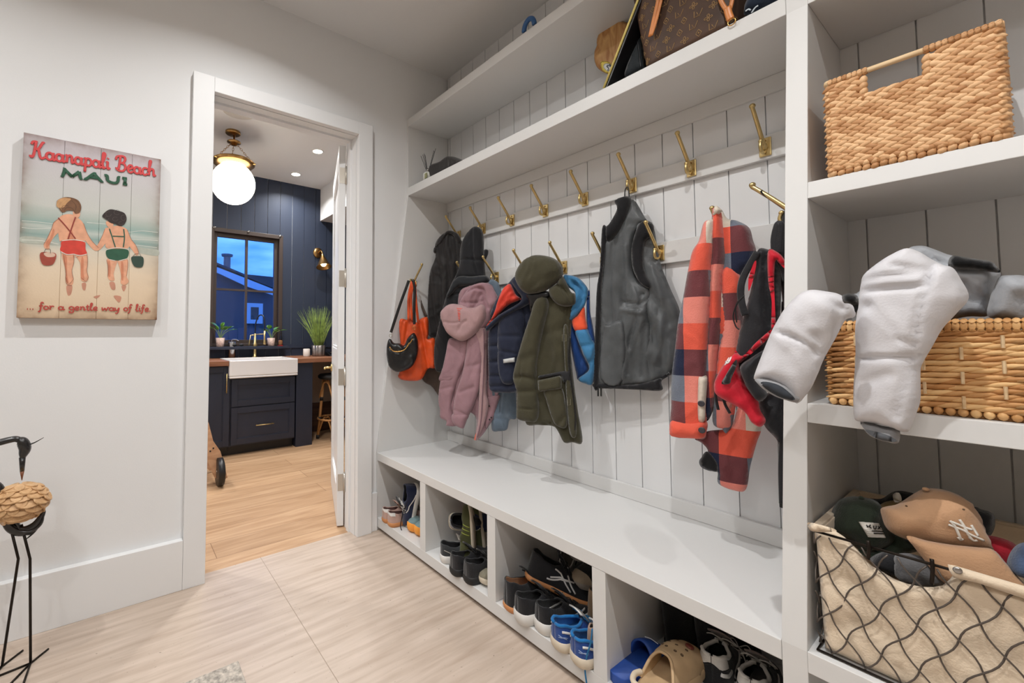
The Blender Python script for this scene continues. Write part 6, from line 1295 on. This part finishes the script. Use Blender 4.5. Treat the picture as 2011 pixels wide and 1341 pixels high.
def clog(lab, M, L=.262, Wd=.108):
    t = thing('clog', lab, 'clog', M.translation); hw = Wd/2
    TS = [0,.01,.03,.07,.14,.24,.36,.5,.64,.76,.86,.93,.975,1]
    def rg(z,k,dx=0): 
        P = [(s*L+dx*(s-.5), hw*max(tab(WT,s),.02)*k) for s in TS]; return [M @ Vector((x,y,z)) for x,y in P]+[M @ Vector((x,-y,z)) for x,y in P[::-1]]
    bm = B(); V = [[bm.verts.new(p) for p in rg(*q)] for q in ((0,.9,-.02),(.006,1),(.02,1.05,.006),(.034,1.04,.004),(.036,.9,-.02),(.026,.82,-.04))]; n = len(V[0])
    for a, b in zip(V, V[1:]):
        for k in range(n): bm.faces.new((a[k],a[(k+1)%n],b[(k+1)%n],b[k]))
    bm.faces.new(V[0][::-1]); bm.faces.new(V[-1]); obj('footbed', bm, clogm, t, smooth=True)
    HZ = [(0,.034),(.2,.036),(.36,.062),(.46,.070),(.6,.066),(.75,.056),(.88,.042),(.96,.026),(1,.0)]
    def dome(f, u):
        ph = math.pi*f; s0 = .16+.27*math.sin(ph)**1.3; s = s0+(1-s0)*u; w = hw*tab(WT,s)*1.03
        return Vector((s*L, w*math.copysign(abs(math.cos(ph))**.75, math.cos(ph)), .03+tab(HZ,s)*math.sin(ph)**.8))
    bm = B(); NF, NU = 36, 22; g = [[bm.verts.new(M @ dome(i/NF, (j/NU)**.9)) for j in range(NU+1)] for i in range(NF+1)]
    for a, b in zip(g, g[1:]):
        for k in range(NU):
            try: bm.faces.new((a[k],a[k+1],b[k+1],b[k]))
            except ValueError: pass
    bmesh.ops.remove_doubles(bm, verts=bm.verts, dist=.0003); up_ = obj('upper', bm, clogm, t, smooth=True); sd = up_.modifiers.new('s','SOLIDIFY'); sd.thickness = .004; sd.offset = -1
    obj('rim', tube(B(), [M @ dome(i/NF, 0) for i in range(1,NF)], .0045, 8), clogm, t, smooth=True)
    def on(f, u, off=.0006):
        p = dome(f,u); n = (dome(f+.01,u)-dome(f-.01,u)).cross(dome(f,min(1,u+.01))-dome(f,u-.01)).normalized()
        if n.z < 0: n = -n
        return M @ (p+n*off), (M.to_3x3() @ n).normalized()
    for f, u in ((.35,.30),(.45,.22),(.56,.22),(.66,.30),(.38,.48),(.5,.42),(.62,.48),(.42,.64),(.56,.64),(.5,.80)):
        c, n = on(f,u); obj('vent_hole', lathe(B(), [(.001,.0008),(.0042,.0008),(.0046,0)], M=Matrix.Translation(c) @ n.to_track_quat('Z','Y').to_matrix().to_4x4(), seg=12, cap=False), mat('hole_dark',(92,72,52),.9), t)
    c, n = on(.60,.62,.001); obj('charm', lathe(B(), [(.012,0),(.012,.004),(.008,.006),(.001,.0065)], M=Matrix.Translation(c) @ n.to_track_quat('Z','Y').to_matrix().to_4x4(), seg=16, cap=False), mat('charm_red',(128,62,48),.4), t, smooth=True)
    return t
tc_ = clog('tan foam clog with round holes and a dark red charm in the fourth cubby', Mc)
obj('heel_strap', tube(B(), cr_spline([Mc @ Vector((.20*.27,.050,.045)), Mc @ Vector((.08*.27,.048,.055)), Mc @ Vector((-.03*.27,.03,.06)), Mc @ Vector((-.05*.27,0,.062)), Mc @ Vector((-.03*.27,-.03,.06)), Mc @ Vector((.08*.27,-.048,.055)), Mc @ Vector((.20*.27,-.050,.045))],5), .008, 8, flat=1, up=(0,0,1)), mat('pale_strap',(222,206,182),.6), tc_, smooth=True)
for q, l in (((1.665,.20,.0745),'black and white sneaker, left of the pair beside the tan clog'),((1.765,.19,.0745),'black and white sneaker, right of the pair beside the tower')):
    shoe('sneaker', l, SM(P=q,head=98), L=.27, Wd=.096, Ha=.125, zs=.03, up=s_blk, so=rubw, li=s_blk, collar=s_white, laces=whtlace, tongue=k_('grey_tongue',(120,108,104),.8), heel=(s_white,-.42), marks_=[('side_patch',s_white,.006,[[(.02,.45),(.10,.40),(.2,.5)],[(.3,.15),(.5,.3),(.62,.6)]]),('strap',s_blk,.003,[[(.0,.56),(.08,.56),(.2,.6)]])])
def tallboot(lab, P, h):
    t = thing('tall_boot', lab, 'boot', P, 'black tall boots'); x, y, z = P
    bm = B(); rings = []
    for zz, rx, ry, oy in ((z,.040,.11,.05),(z+.03,.042,.115,.05),(z+.06,.042,.10,.035),(z+.09,.043,.06,.0),(z+.14,.045,.05,-.01),(z+h,.055,.055,-.01)):
        rings.append([bm.verts.new((x+rx*math.cos(a), y+oy+ry*math.sin(a), zz)) for a in [2*math.pi*k/24 for k in range(24)]])
    for A_, B_ in zip(rings, rings[1:]):
        for k in range(24): bm.faces.new((A_[k],A_[(k+1)%24],B_[(k+1)%24],B_[k]))
    bm.faces.new(rings[0][::-1]); bm.faces.new(rings[-1]); obj('shaft', bm, s_blk, t, smooth=True)
    obj('sole', lathe(B(), [(.001,z-.0005),(.046,z-.0005),(.047,z+.018),(.001,z+.019)], M=Matrix.Translation((x,y+.05,0)) @ Matrix.Diagonal((1,2.5,1,1)), cap=False), rubb, t)
tallboot('black tall boot at the back wall of the fourth cubby', (1.505,.355,.075), .30); tallboot('black tall boot right of the other one at the back', (1.605,.365,.075), .30)
shoe('sneaker', 'black white-edged sneaker half hidden behind the tan clog', SM(P=(1.68,.47,.0745),head=-95), L=.2, Wd=.095, Ha=.08, up=s_blk, so=rubw, li=s_blk, laces=whtlace)
bm = B()
for k in range(9):
    for j in range(7): blob(bm, (1.86,.04+k*.028,.09+j*.024), (.014,.015,.011), nu=6, nv=4)
tb_ = thing('woven_sandal', 'black woven leather shoe at the tower side of the fourth cubby', 'shoe', (1.85,.12,.0745)); obj('upper', bm, mat('woven_black',(30,26,24),.4), tb_, smooth=True); obj('sole', bx(B(), (1.80,.02,.0745), (1.883,.28,.082)), rubb, tb_)
# ---------------------------------------------------------------- beach sign
sy0, sy1, sz0, sz1, sx0, sx1 = -1.630, -1.158, 1.232, 1.968, .0, .0215
def signmat():
    m = mat('painted_planks', (214,200,190), .7, bump=(150,.1)); t = m.node_tree; b = t.nodes['Principled BSDF']; N = t.nodes.new; L = t.links.new
    c = N('ShaderNodeTexCoord'); s = N('ShaderNodeSeparateXYZ'); L(c.outputs['Object'], s.inputs[0])
    nz = N('ShaderNodeTexNoise'); nz.inputs['Scale'].default_value = 6; mp = N('ShaderNodeMapping'); mp.inputs['Scale'].default_value = (1,.5,2.5); L(c.outputs['Object'], mp.inputs[0]); L(mp.outputs[0], nz.inputs['Vector'])
    a = N('ShaderNodeMath'); a.operation = 'MULTIPLY_ADD'; L(nz.outputs['Fac'], a.inputs[0]); a.inputs[1].default_value = .05; 
    g = N('ShaderNodeMapRange'); g.inputs['From Min'].default_value = sz0; g.inputs['From Max'].default_value = sz1; L(s.outputs['Z'], a.inputs[2]); L(a.outputs[0], g.inputs['Value'])
    r = N('ShaderNodeValToRGB'); e = r.color_ramp.elements; e[0].position = 0; e[0].color = lin((222,196,164)); e[1].position = 1; e[1].color = lin((200,194,200))
    for p, col in ((.30,(226,206,180)),(.42,(214,204,186)),(.455,(176,186,178)),(.50,(140,166,160)),(.53,(190,198,190)),(.55,(146,172,166)),(.60,(172,184,176)),(.66,(198,200,194))): x = e.new(p); x.color = lin(col)
    L(g.outputs[0], r.inputs[0])
    def edge(out, lo, hi):
        q = N('ShaderNodeMapRange'); q.inputs['From Min'].default_value = lo; q.inputs['From Max'].default_value = hi; q.inputs['To Min'].default_value = -1; q.inputs['To Max'].default_value = 1; L(out, q.inputs['Value'])
        ab = N('ShaderNodeMath'); ab.operation = 'ABSOLUTE'; L(q.outputs[0], ab.inputs[0]); pw = N('ShaderNodeMath'); pw.operation = 'POWER'; L(ab.outputs[0], pw.inputs[0]); pw.inputs[1].default_value = 11; return pw
    ea, eb = edge(s.outputs['Y'], sy0, sy1), edge(s.outputs['Z'], sz0, sz1)
    ad = N('ShaderNodeMath'); ad.operation = 'ADD'; L(ea.outputs[0], ad.inputs[0]); L(eb.outputs[0], ad.inputs[1])
    n2 = N('ShaderNodeTexNoise'); n2.inputs['Scale'].default_value = 22; L(c.outputs['Object'], n2.inputs['Vector'])
    ml_ = N('ShaderNodeMath'); ml_.operation = 'MULTIPLY'; ml_.use_clamp = True; L(ad.outputs[0], ml_.inputs[0]); L(n2.outputs['Fac'], ml_.inputs[1])
    mx = N('ShaderNodeMix'); mx.data_type = 'RGBA'; mx.inputs[7].default_value = lin((112,74,46)); L(ml_.outputs[0], mx.inputs[0]); L(r.outputs[0], mx.inputs[6]); L(mx.outputs[2], b.inputs['Base Color'])
    return m
t = thing('beach_sign', 'painted plank beach sign with two children, hanging on the wall left of the doorway', 'sign', (sx0,(sy0+sy1)/2,sz0))
bm = B(); cuts = [sy0, -1.502, -1.380, -1.268, sy1]
for a, b in zip(cuts, cuts[1:]): bx(bm, (WX+.0005,a+.0006,sz0), (sx1,b-.0006,sz1))
bx(bm, (WX+.0005,sy0+.002,sz0+.002), (sx1-.0025,sy1-.002,sz1-.002))
obj('board', bm, signmat(), t, bev=.0008)
A1 = zc(0,220,3.0475); LAY = [0]
def paint(name, col, polys, rough=.7, sharp=False):
    LAY[0] += 1+len(polys); x0 = sx1+.0002+0.00005*(LAY[0]-len(polys)); bm = B()
    for P in polys:
        x0 += .00005
        Q = [at(x,y,0,x0) for x,y in A1(P)]; Q = Q if sharp else cr_spline(Q, 4, True)
        vs, es, fs, _, _, _ = delaunay_2d_cdt([Vector((q.y,q.z)) for q in Q], [(i,(i+1)%len(Q)) for i in range(len(Q))], [], 1, 1e-7)
        V = [bm.verts.new((x0,v[0],v[1])) for v in vs]
        for f in fs:
            try: bm.faces.new([V[i] for i in f])
            except ValueError: pass
    o = obj(name, bm, mat('paint_'+name, col, rough, var=(40,.05)), t); sd = o.modifiers.new('s','SOLIDIFY'); sd.thickness = .00003; return o
def line(name, col, strokes, w=2.0, sp=True):
    LAY[0] += 1; x0 = sx1+.0003+0.00005*LAY[0]; bm = B()
    for st in strokes:
        P = [at(x,y,0,x0) for x,y in A1(st)]; P = cr_spline(P,4) if sp and len(P) > 2 else P; tube(bm, P, w*.00042, 6, flat=.06, up=(1,0,0))
    return obj(name, bm, mat('line_'+name, col, .7), t)
def arc(cx,cy,rx,ry,a0,a1,n=10): return [(cx+rx*math.cos(math.radians(a0+(a1-a0)*k/n)), cy+ry*math.sin(math.radians(a0+(a1-a0)*k/n))) for k in range(n+1)]
line('wave_line', (226,226,218), [[(130,650),(250,660),(345,672)],[(130,690),(220,700),(340,690)],[(130,765),(250,770),(350,790)],[(520,660),(600,668),(660,672)],[(760,720),(850,712),(945,720)],[(760,790),(850,800),(940,812)],[(760,760),(870,765),(945,770)]], 2.4)
paint('shore_line', (176,180,168), [[(130,745),(250,752),(360,790),(360,800),(240,790),(130,780)]]); paint('shore_line', (176,180,168), [[(790,800),(870,815),(945,825),(945,860),(860,850),(795,830)]])
paint('wet_reflection', (196,140,116), [[(398,1040),(432,1040),(425,1090),(405,1095)],[(490,1025),(515,1025),(510,1065),(495,1060)],[(655,1020),(685,1020),(690,1060),(668,1060)],[(728,1040),(755,1040),(745,1070),(735,1068)],[(560,1105),(600,1095),(580,1115)],[(680,1100),(725,1105),(712,1140)]])
SK = (222,164,132); SK2 = (204,132,100)
boyB = [(352,640),(380,615),(430,612),(470,635),(500,670),(512,740),(506,790),(505,770),(370,770),(362,790),(348,720)]
paint('skin', SK, [boyB, [(352,640),(322,660),(308,700),(280,760),(262,790),(268,815),(295,820),(300,785),(330,740),(350,720),(360,680)], [(500,665),(520,720),(550,770),(590,812),(585,828),(560,825),(520,780),(500,740)],
   [(372,840),(440,850),(442,900),(430,950),(440,1000),(432,1035),(400,1030),(392,1000),(394,950),(380,900)], [(450,850),(515,845),(525,900),(520,950),(530,990),(515,1015),(485,1005),(482,960),(478,900)],
   [(628,700),(650,690),(700,680),(740,690),(765,710),(770,760),(765,815),(640,815),(636,760)], [(628,700),(612,740),(590,785),(570,815),(585,830),(612,810),(640,770),(650,720)], [(762,705),(785,760),(815,800),(830,840),(818,858),(795,830),(770,790)],
   [(640,880),(700,885),(690,930),(680,970),(685,1005),(660,1008),(645,985),(648,930)], [(706,885),(762,880),(765,930),(758,980),(770,1015),(745,1036),(722,1022),(725,980),(715,930)],
   [(440,590),(475,585),(478,620),(460,635),(440,620)], [(635,655),(660,655),(680,675),(660,692),(640,680)]])
paint('shadow_tone', SK2, [[(380,860),(400,870),(400,960),(410,1020),(396,1010),(392,950)],[(488,870),(500,880),(500,960),(505,1000),(488,995),(484,940)],[(646,895),(660,900),(660,980),(648,975)],[(725,900),(738,910),(738,1000),(726,995)],[(275,780),(300,750),(318,700),(325,720),(300,780),(280,812)],[(400,770),(425,700),(440,760)]])
paint('swim_trunks_red', (206,66,52), [[(372,772),(440,768),(505,778),(512,820),(520,850),(480,856),(440,848),(405,855),(362,830),(365,800)]])
paint('swim_trunks_green', (44,88,66), [[(640,825),(700,818),(765,825),(768,860),(745,885),(700,888),(655,880),(636,855)]])
line('white_trim', (226,214,204), [[(372,770),(440,764),(506,774)],[(365,835),(400,852),(440,850)],[(440,850),(480,858),(520,850)],[(640,822),(700,812),(766,820)],[(655,882),(690,890)],[(712,890),(760,878)]], 4)
line('braces_red', (146,60,50), [[(348,632),(400,690),(452,758)],[(452,628),(430,690),(408,760)]], 6)
line('braces_green', (52,92,74), [[(655,698),(672,750),(690,808)],[(740,700),(745,750),(738,808)],[(675,742),(744,745)]], 6)
paint('hair_brown', (120,84,58), [[(340,545),(348,525),(385,510),(430,512),(470,530),(486,565),(478,600),(450,608),(438,592),(400,590),(385,600),(362,592)]])
paint('hair_light', (196,150,104), [[(338,550),(350,524),(390,512),(425,520),(400,545),(380,570),(345,570)]])
paint('hair_dark', (48,38,36), [[(612,625),(628,600),(660,582),(705,590),(745,605),(758,640),(745,670),(720,682),(690,670),(660,662),(640,645)]])
line('hair_strand', (70,52,40), [[(400,512),(440,520),(470,545),(480,580)],[(385,590),(400,570),(430,575),(450,600)],[(430,530),(455,560),(450,590)],[(360,585),(380,560),(410,560)]], 1.4)
line('curl', (86,76,74), [arc(650,610,16,14,0,300),arc(700,600,18,14,40,340),arc(738,632,14,16,0,300),arc(690,640,16,12,20,320),arc(640,635,12,10,0,300),arc(725,665,14,10,0,280)], 1.6)
line('hair_wisp', (206,166,120), [[(345,560),(340,540),(355,524)],[(352,575),(348,548),(372,520)],[(366,585),(366,555),(398,522)]], 1.6)
paint('bucket_red', (160,72,56), [[(240,845),(288,838),(336,850),(322,905),(285,918),(250,905)]])
paint('bucket_inside', (206,176,156), [[(262,845),(300,838),(330,850),(322,866),(280,866)]])
paint('bucket_green', (48,70,60), [[(785,870),(820,862),(857,870),(856,920),(830,930),(800,918)]])
line('bucket_handle', (90,80,74), [[(262,845),(275,818),(300,822),(302,845)],[(790,870),(812,848),(838,850),(845,870)]], 2)
line('outline', (120,62,48), [[(352, 640), (322, 660), (308, 700), (280, 760), (262, 790)], [(500, 665), (520, 720), (550, 770), (590, 812)], [(378, 850), (394, 950), (392, 1000), (402, 1032), (432, 1036)], [(520, 850), (525, 900), (520, 950), (530, 990)], [(440, 855), (442, 900), (430, 950), (440, 1000)], [(436, 862), (455, 870), (470, 862)], [(396, 990), (410, 1030), (440, 1000)], [(484, 990), (515, 1012), (528, 990)]], 1.3); line('outline', (120,62,48), [[(640, 885), (648, 940), (645, 985)], [(762, 705), (785, 760), (815, 800), (830, 840)], [(765, 885), (765, 930), (758, 980)], [(628, 700), (612, 740), (590, 785)]], 1.3)
# script lettering as brush strokes; glyphs: width and strokes on a unit box
G = {'a':(.56,[arc(.22,.22,.19,.22,60,420),[(.43,.47),(.42,.16),(.47,.0),(.58,.1)]]),
 'n':(.56,[[(.02,.42),(.1,.46),(.12,.3),(.1,0)],[(.11,.3),(.25,.47),(.38,.42),(.4,.2),(.42,.02),(.56,.12)]]),
 'p':(.54,[[(.02,.4),(.12,.46),(.12,.2),(.08,-.42)],arc(.28,.24,.19,.23,150,-170)]),
 'l':(.3,[[(.0,.15),(.16,.6),(.22,.95),(.12,1),(.08,.8),(.08,.2),(.14,.0),(.28,.1)]]),
 'i':(.26,[[(.02,.4),(.1,.46),(.09,.15),(.14,.0),(.26,.1)],[(.10,.66),(.15,.72)]]),
 'e':(.46,[[(.04,.2),(.2,.24),(.36,.34),(.3,.48),(.16,.46),(.06,.26),(.12,.04),(.26,.0),(.42,.1)]]),
 'c':(.42,[[(.36,.4),(.26,.48),(.1,.4),(.04,.2),(.12,.02),(.26,0),(.4,.1)]]),
 'h':(.56,[[(.0,.2),(.14,.7),(.2,1.0),(.1,.95),(.1,.4),(.08,0)],[(.1,.28),(.24,.47),(.38,.42),(.4,.2),(.42,.02),(.56,.1)]]),
 'K':(.82,[[(.02,.78),(.08,.94),(.22,.98),(.34,.96)],[(.26,.97),(.2,.5),(.12,.08),(.0,.02),(-.04,.12)],[(.72,.96),(.62,.98),(.44,.62),(.22,.5)],[(.24,.52),(.4,.5),(.5,.1),(.62,.0),(.78,.12)]]),
 'B':(.76,[[(.02,.7),(.06,.9),(.3,1),(.56,.98),(.62,.8),(.5,.58),(.3,.54)],[(.3,.54),(.56,.5),(.66,.28),(.52,.04),(.26,.0),(.08,.1),(.06,.2)],[(.3,.94),(.26,.5),(.18,.04)]]),
 'f':(.38,[[(.36,.8),(.3,.95),(.18,.9),(.16,.5),(.14,.0),(.04,-.3),(-.04,-.2)],[(.0,.48),(.34,.5)]]), 'o':(.48,[arc(.22,.24,.19,.23,80,440)]), 'r':(.42,[[(.02,.44),(.1,.46),(.1,0)],[(.1,.25),(.2,.46),(.36,.46),(.36,.36)]]),
 'g':(.52,[arc(.24,.26,.19,.21,60,420),[(.42,.46),(.43,0),(.36,-.34),(.12,-.36),(.06,-.22),(.2,-.16)]]), 't':(.36,[[(.16,.78),(.14,.1),(.24,0),(.34,.08)],[(0,.5),(.32,.52)]]),
 'w':(.7,[[(.02,.46),(.12,.02),(.3,.36),(.42,.02),(.6,.46),(.64,.36)]]), 'y':(.5,[[(.02,.46),(.08,.12),(.24,.08),(.4,.46)],[(.42,.46),(.34,-.1),(.2,-.36),(.04,-.3)]]), '.':(.22,[[(.05,.0),(.12,.0)],[(.05,.06),(.12,.06)]]), ' ':(.36,[]),
 'M':(1.3,[[(.02,.06),(.1,.04),(.2,.96),(.12,.98)],[(.2,.96),(.62,.06)],[(.62,.06),(1.02,.96)],[(1.02,.96),(1.1,.04),(1.2,.05)]]), 'A':(1.2,[[(.0,.05),(.14,.05),(.56,.96),(.66,.96)],[(.6,.96),(1.0,.05),(1.12,.05)],[(.32,.38),(.84,.38)]]), 'U':(1.1,[[(.0,.95),(.16,.95),(.2,.3),(.44,.04),(.72,.06),(.84,.4),(.86,.95),(.96,.95)]]), 'I':(.5,[[(.0,.95),(.3,.95)],[(.18,.95),(.18,.05)],[(.04,.05),(.32,.05)]])}
def write(name, txt, col, p0, p1, h, wf, sx=1):
    """text from pixel p0 to p1 along the baseline; h in metres"""
    LAY[0] += 1; x0 = sx1+.0004+0.00005*LAY[0]; A_, B_ = at(p0[0],p0[1],0,x0), at(p1[0],p1[1],0,x0); tot = sum(G[c][0] for c in txt); s = (B_-A_).length/tot; d = (B_-A_).normalized(); u2 = Vector((0,0,1)); x = 0; bm = B()
    for c in txt:
        for st in G[c][1]:
            P = [A_+d*((x+a)*s)+u2*(b*h) for a, b in st]; P = cr_spline(P,4) if len(P) > 2 else P; tube(bm, P, wf, 8, flat=.03, up=(1,0,0))
        x += G[c][0]
    return obj(name, bm, mat('ink_'+name, col, .7), t, smooth=True)
write('lettering_title', 'Kaanapali Beach', (206,70,72), A1([(185,268)])[0], A1([(932,385)])[0], .066, .0046)
write('lettering_place', 'MAUI', (40,84,62), A1([(365,380)])[0], A1([(778,438)])[0], .029, .0058)
write('lettering_motto', '... for a gentle way of life.', (182,70,60), A1([(158,1180)])[0], A1([(905,1193)])[0], .030, .0024)
# ---------------------------------------------------------------- heron sculpture
wdisc = wood('pale_disc_wood', (216,178,134), (186,144,100), scale=(20,20,20)); horn = mat('horn_black', (30,29,30), .25, coat=.3); hbr = mat('horn_brown', (120,72,48), .4)
BX = .245; br0 = lambda x, y: at(x, y, 0, BX)
G1 = zc(0,840,5.83)
t = thing('crane_figure', 'standing crane sculpture with a body of wooden discs and thin metal legs', 'sculpture', (BX,-1.57,0))
cb = br0(38,985); rb = (br0(95,985)-br0(0,985)).length*.56
bm = B(); rnd = random.Random(4); nrow = 8
for j in range(nrow):
    ph = math.radians(-68+136*j/(nrow-1)); nn2 = max(5,int(13*math.cos(ph)))
    for k in range(nn2):
        th = 2*math.pi*(k+.5*(j%2))/nn2+rnd.uniform(-.08,.08); n = Vector((math.cos(ph)*math.cos(th), math.cos(ph)*math.sin(th), math.sin(ph)))
        c = cb+Vector((n.x*rb*.8, n.y*rb, n.z*rb*.78)); ax = (n+Vector((0,0,.55))).normalized(); rd = .026*rnd.uniform(.85,1.15); s1 = ax.orthogonal().normalized() if abs(ax.z) > .98 else ax.cross(Vector((0,0,1))).normalized(); s2 = ax.cross(s1)
        ring0 = []; 
        for off, kk in ((-.003,.94),(0,1),(.003,.94)): ring0.append([bm.verts.new(c+ax*off+s1*rd*1.35*kk*math.cos(a)+s2*rd*.85*kk*math.sin(a)) for a in [2*math.pi*q/14 for q in range(14)]])
        for A_, B_ in zip(ring0, ring0[1:]):
            for q in range(14): bm.faces.new((A_[q],A_[(q+1)%14],B_[(q+1)%14],B_[q]))
        bm.faces.new(ring0[0][::-1]); bm.faces.new(ring0[-1])
obj('disc_body', bm, wdisc, t, smooth=False)
obj('core', blob(B(), cb, (rb*.72,rb*.92,rb*.70), nu=18, nv=12), mat('core_wood',(150,112,78),.8), t, smooth=True)
neck = [br0(x,y) for x,y in [(-6,958),(-30,940),(-42,910),(-30,885),(-14,872),(2,868),(18,864),(32,862),(42,866)]]
obj('neck', tube(B(), cr_spline([Vector((BX,cb.y-rb*.75,cb.z+rb*.35))]+neck,6), lambda s: .014-.004*s if s > .2 else .022-.04*s, 12), horn, t, smooth=True)
obj('head', tube(B(), cr_spline([br0(x,y) for x,y in [(36,866),(44,868),(49,880),(46,892),(44,900)]],6), lambda s: .013+.007*math.sin(math.pi*min(1,s*1.1))-.005*s, 12), horn, t, smooth=True)
obj('beak', tube(B(), [br0(44,898), br0(43.5,925)], lambda s: .0095-.003*s, 10), horn, t, smooth=True)
obj('beak_tip', tube(B(), [br0(43.5,924), br0(43,943)], lambda s: .0066-.0055*s, 10), hbr, t, smooth=True)
obj('crest', tube(B(), cr_spline([br0(x,y) for x,y in [(53,876),(60,872),(70,868),(86,859)]],5), lambda s: .004*(1-.8*s), 8), horn, t, smooth=True)
pt_ = Plane(60, 1035, 0, 0); 
for pts, w in (([(8,1015),(20,1035),(45,1043),(70,1030),(88,1002)],.017),([(14,1024),(35,1040),(60,1042),(80,1028),(86,1008)],.014),([(60,1042),(78,1030),(84,1015)],.010),([(35,1046),(58,1048),(72,1038)],.008),([(52,1058),(66,1046),(80,1030)],.006)):
    obj('tail_feather', tube(B(), cr_spline([br0(x,y) for x,y in pts],6), lambda s, w=w: w*math.sin(math.pi*min(.999,.08+.9*s))**.6, 10, flat=.5), horn, t, smooth=True)
for pts in ([(22,1040),(36,1097),(4,1308)],[(42,1030),(59,1097),(60,1302)]):
    P = [br0(*pts[0]), br0(*pts[1])]; ft = at(pts[2][0],pts[2][1],2,.003); ft2 = Vector((BX+(.0 if pts[2][0] > 30 else -.03), ft.y, .004))
    ft = at(pts[2][0],pts[2][1],2,.0035); P.append(ft)
    lg = obj('leg', tube(B(), P, .0042, 8), darkmetal, t, smooth=True)
    tz = [(95,1274),(-10,1330),(18,1345),(45,1345)] if pts[2][0] > 30 else [(45,1277),(-30,1330),(-30,1350)]
    for q in tz: obj('toe', tube(B(), [ft, at(q[0],q[1],2,.0035)], .0035, 8), darkmetal, lg, smooth=True)
obj('thigh', tube(B(), cr_spline([br0(x,y) for x,y in [(24,1022),(34,1026),(42,1050)]],4), lambda s: .02*(1-.75*s), 10, flat=.5), horn, t, smooth=True)
# rug corner
rugm = mat('grey_rug', (176,168,158), .98, bump=(300,.9), var=(60,.22))
o = obj('floor_rug', bx(B(), (.612,-2.2,.0003), (2.0,-.918,.008)), rugm, bev=.002); tag(o, 'mottled grey low-pile rug, only its far corner in view at the bottom', 'rug')
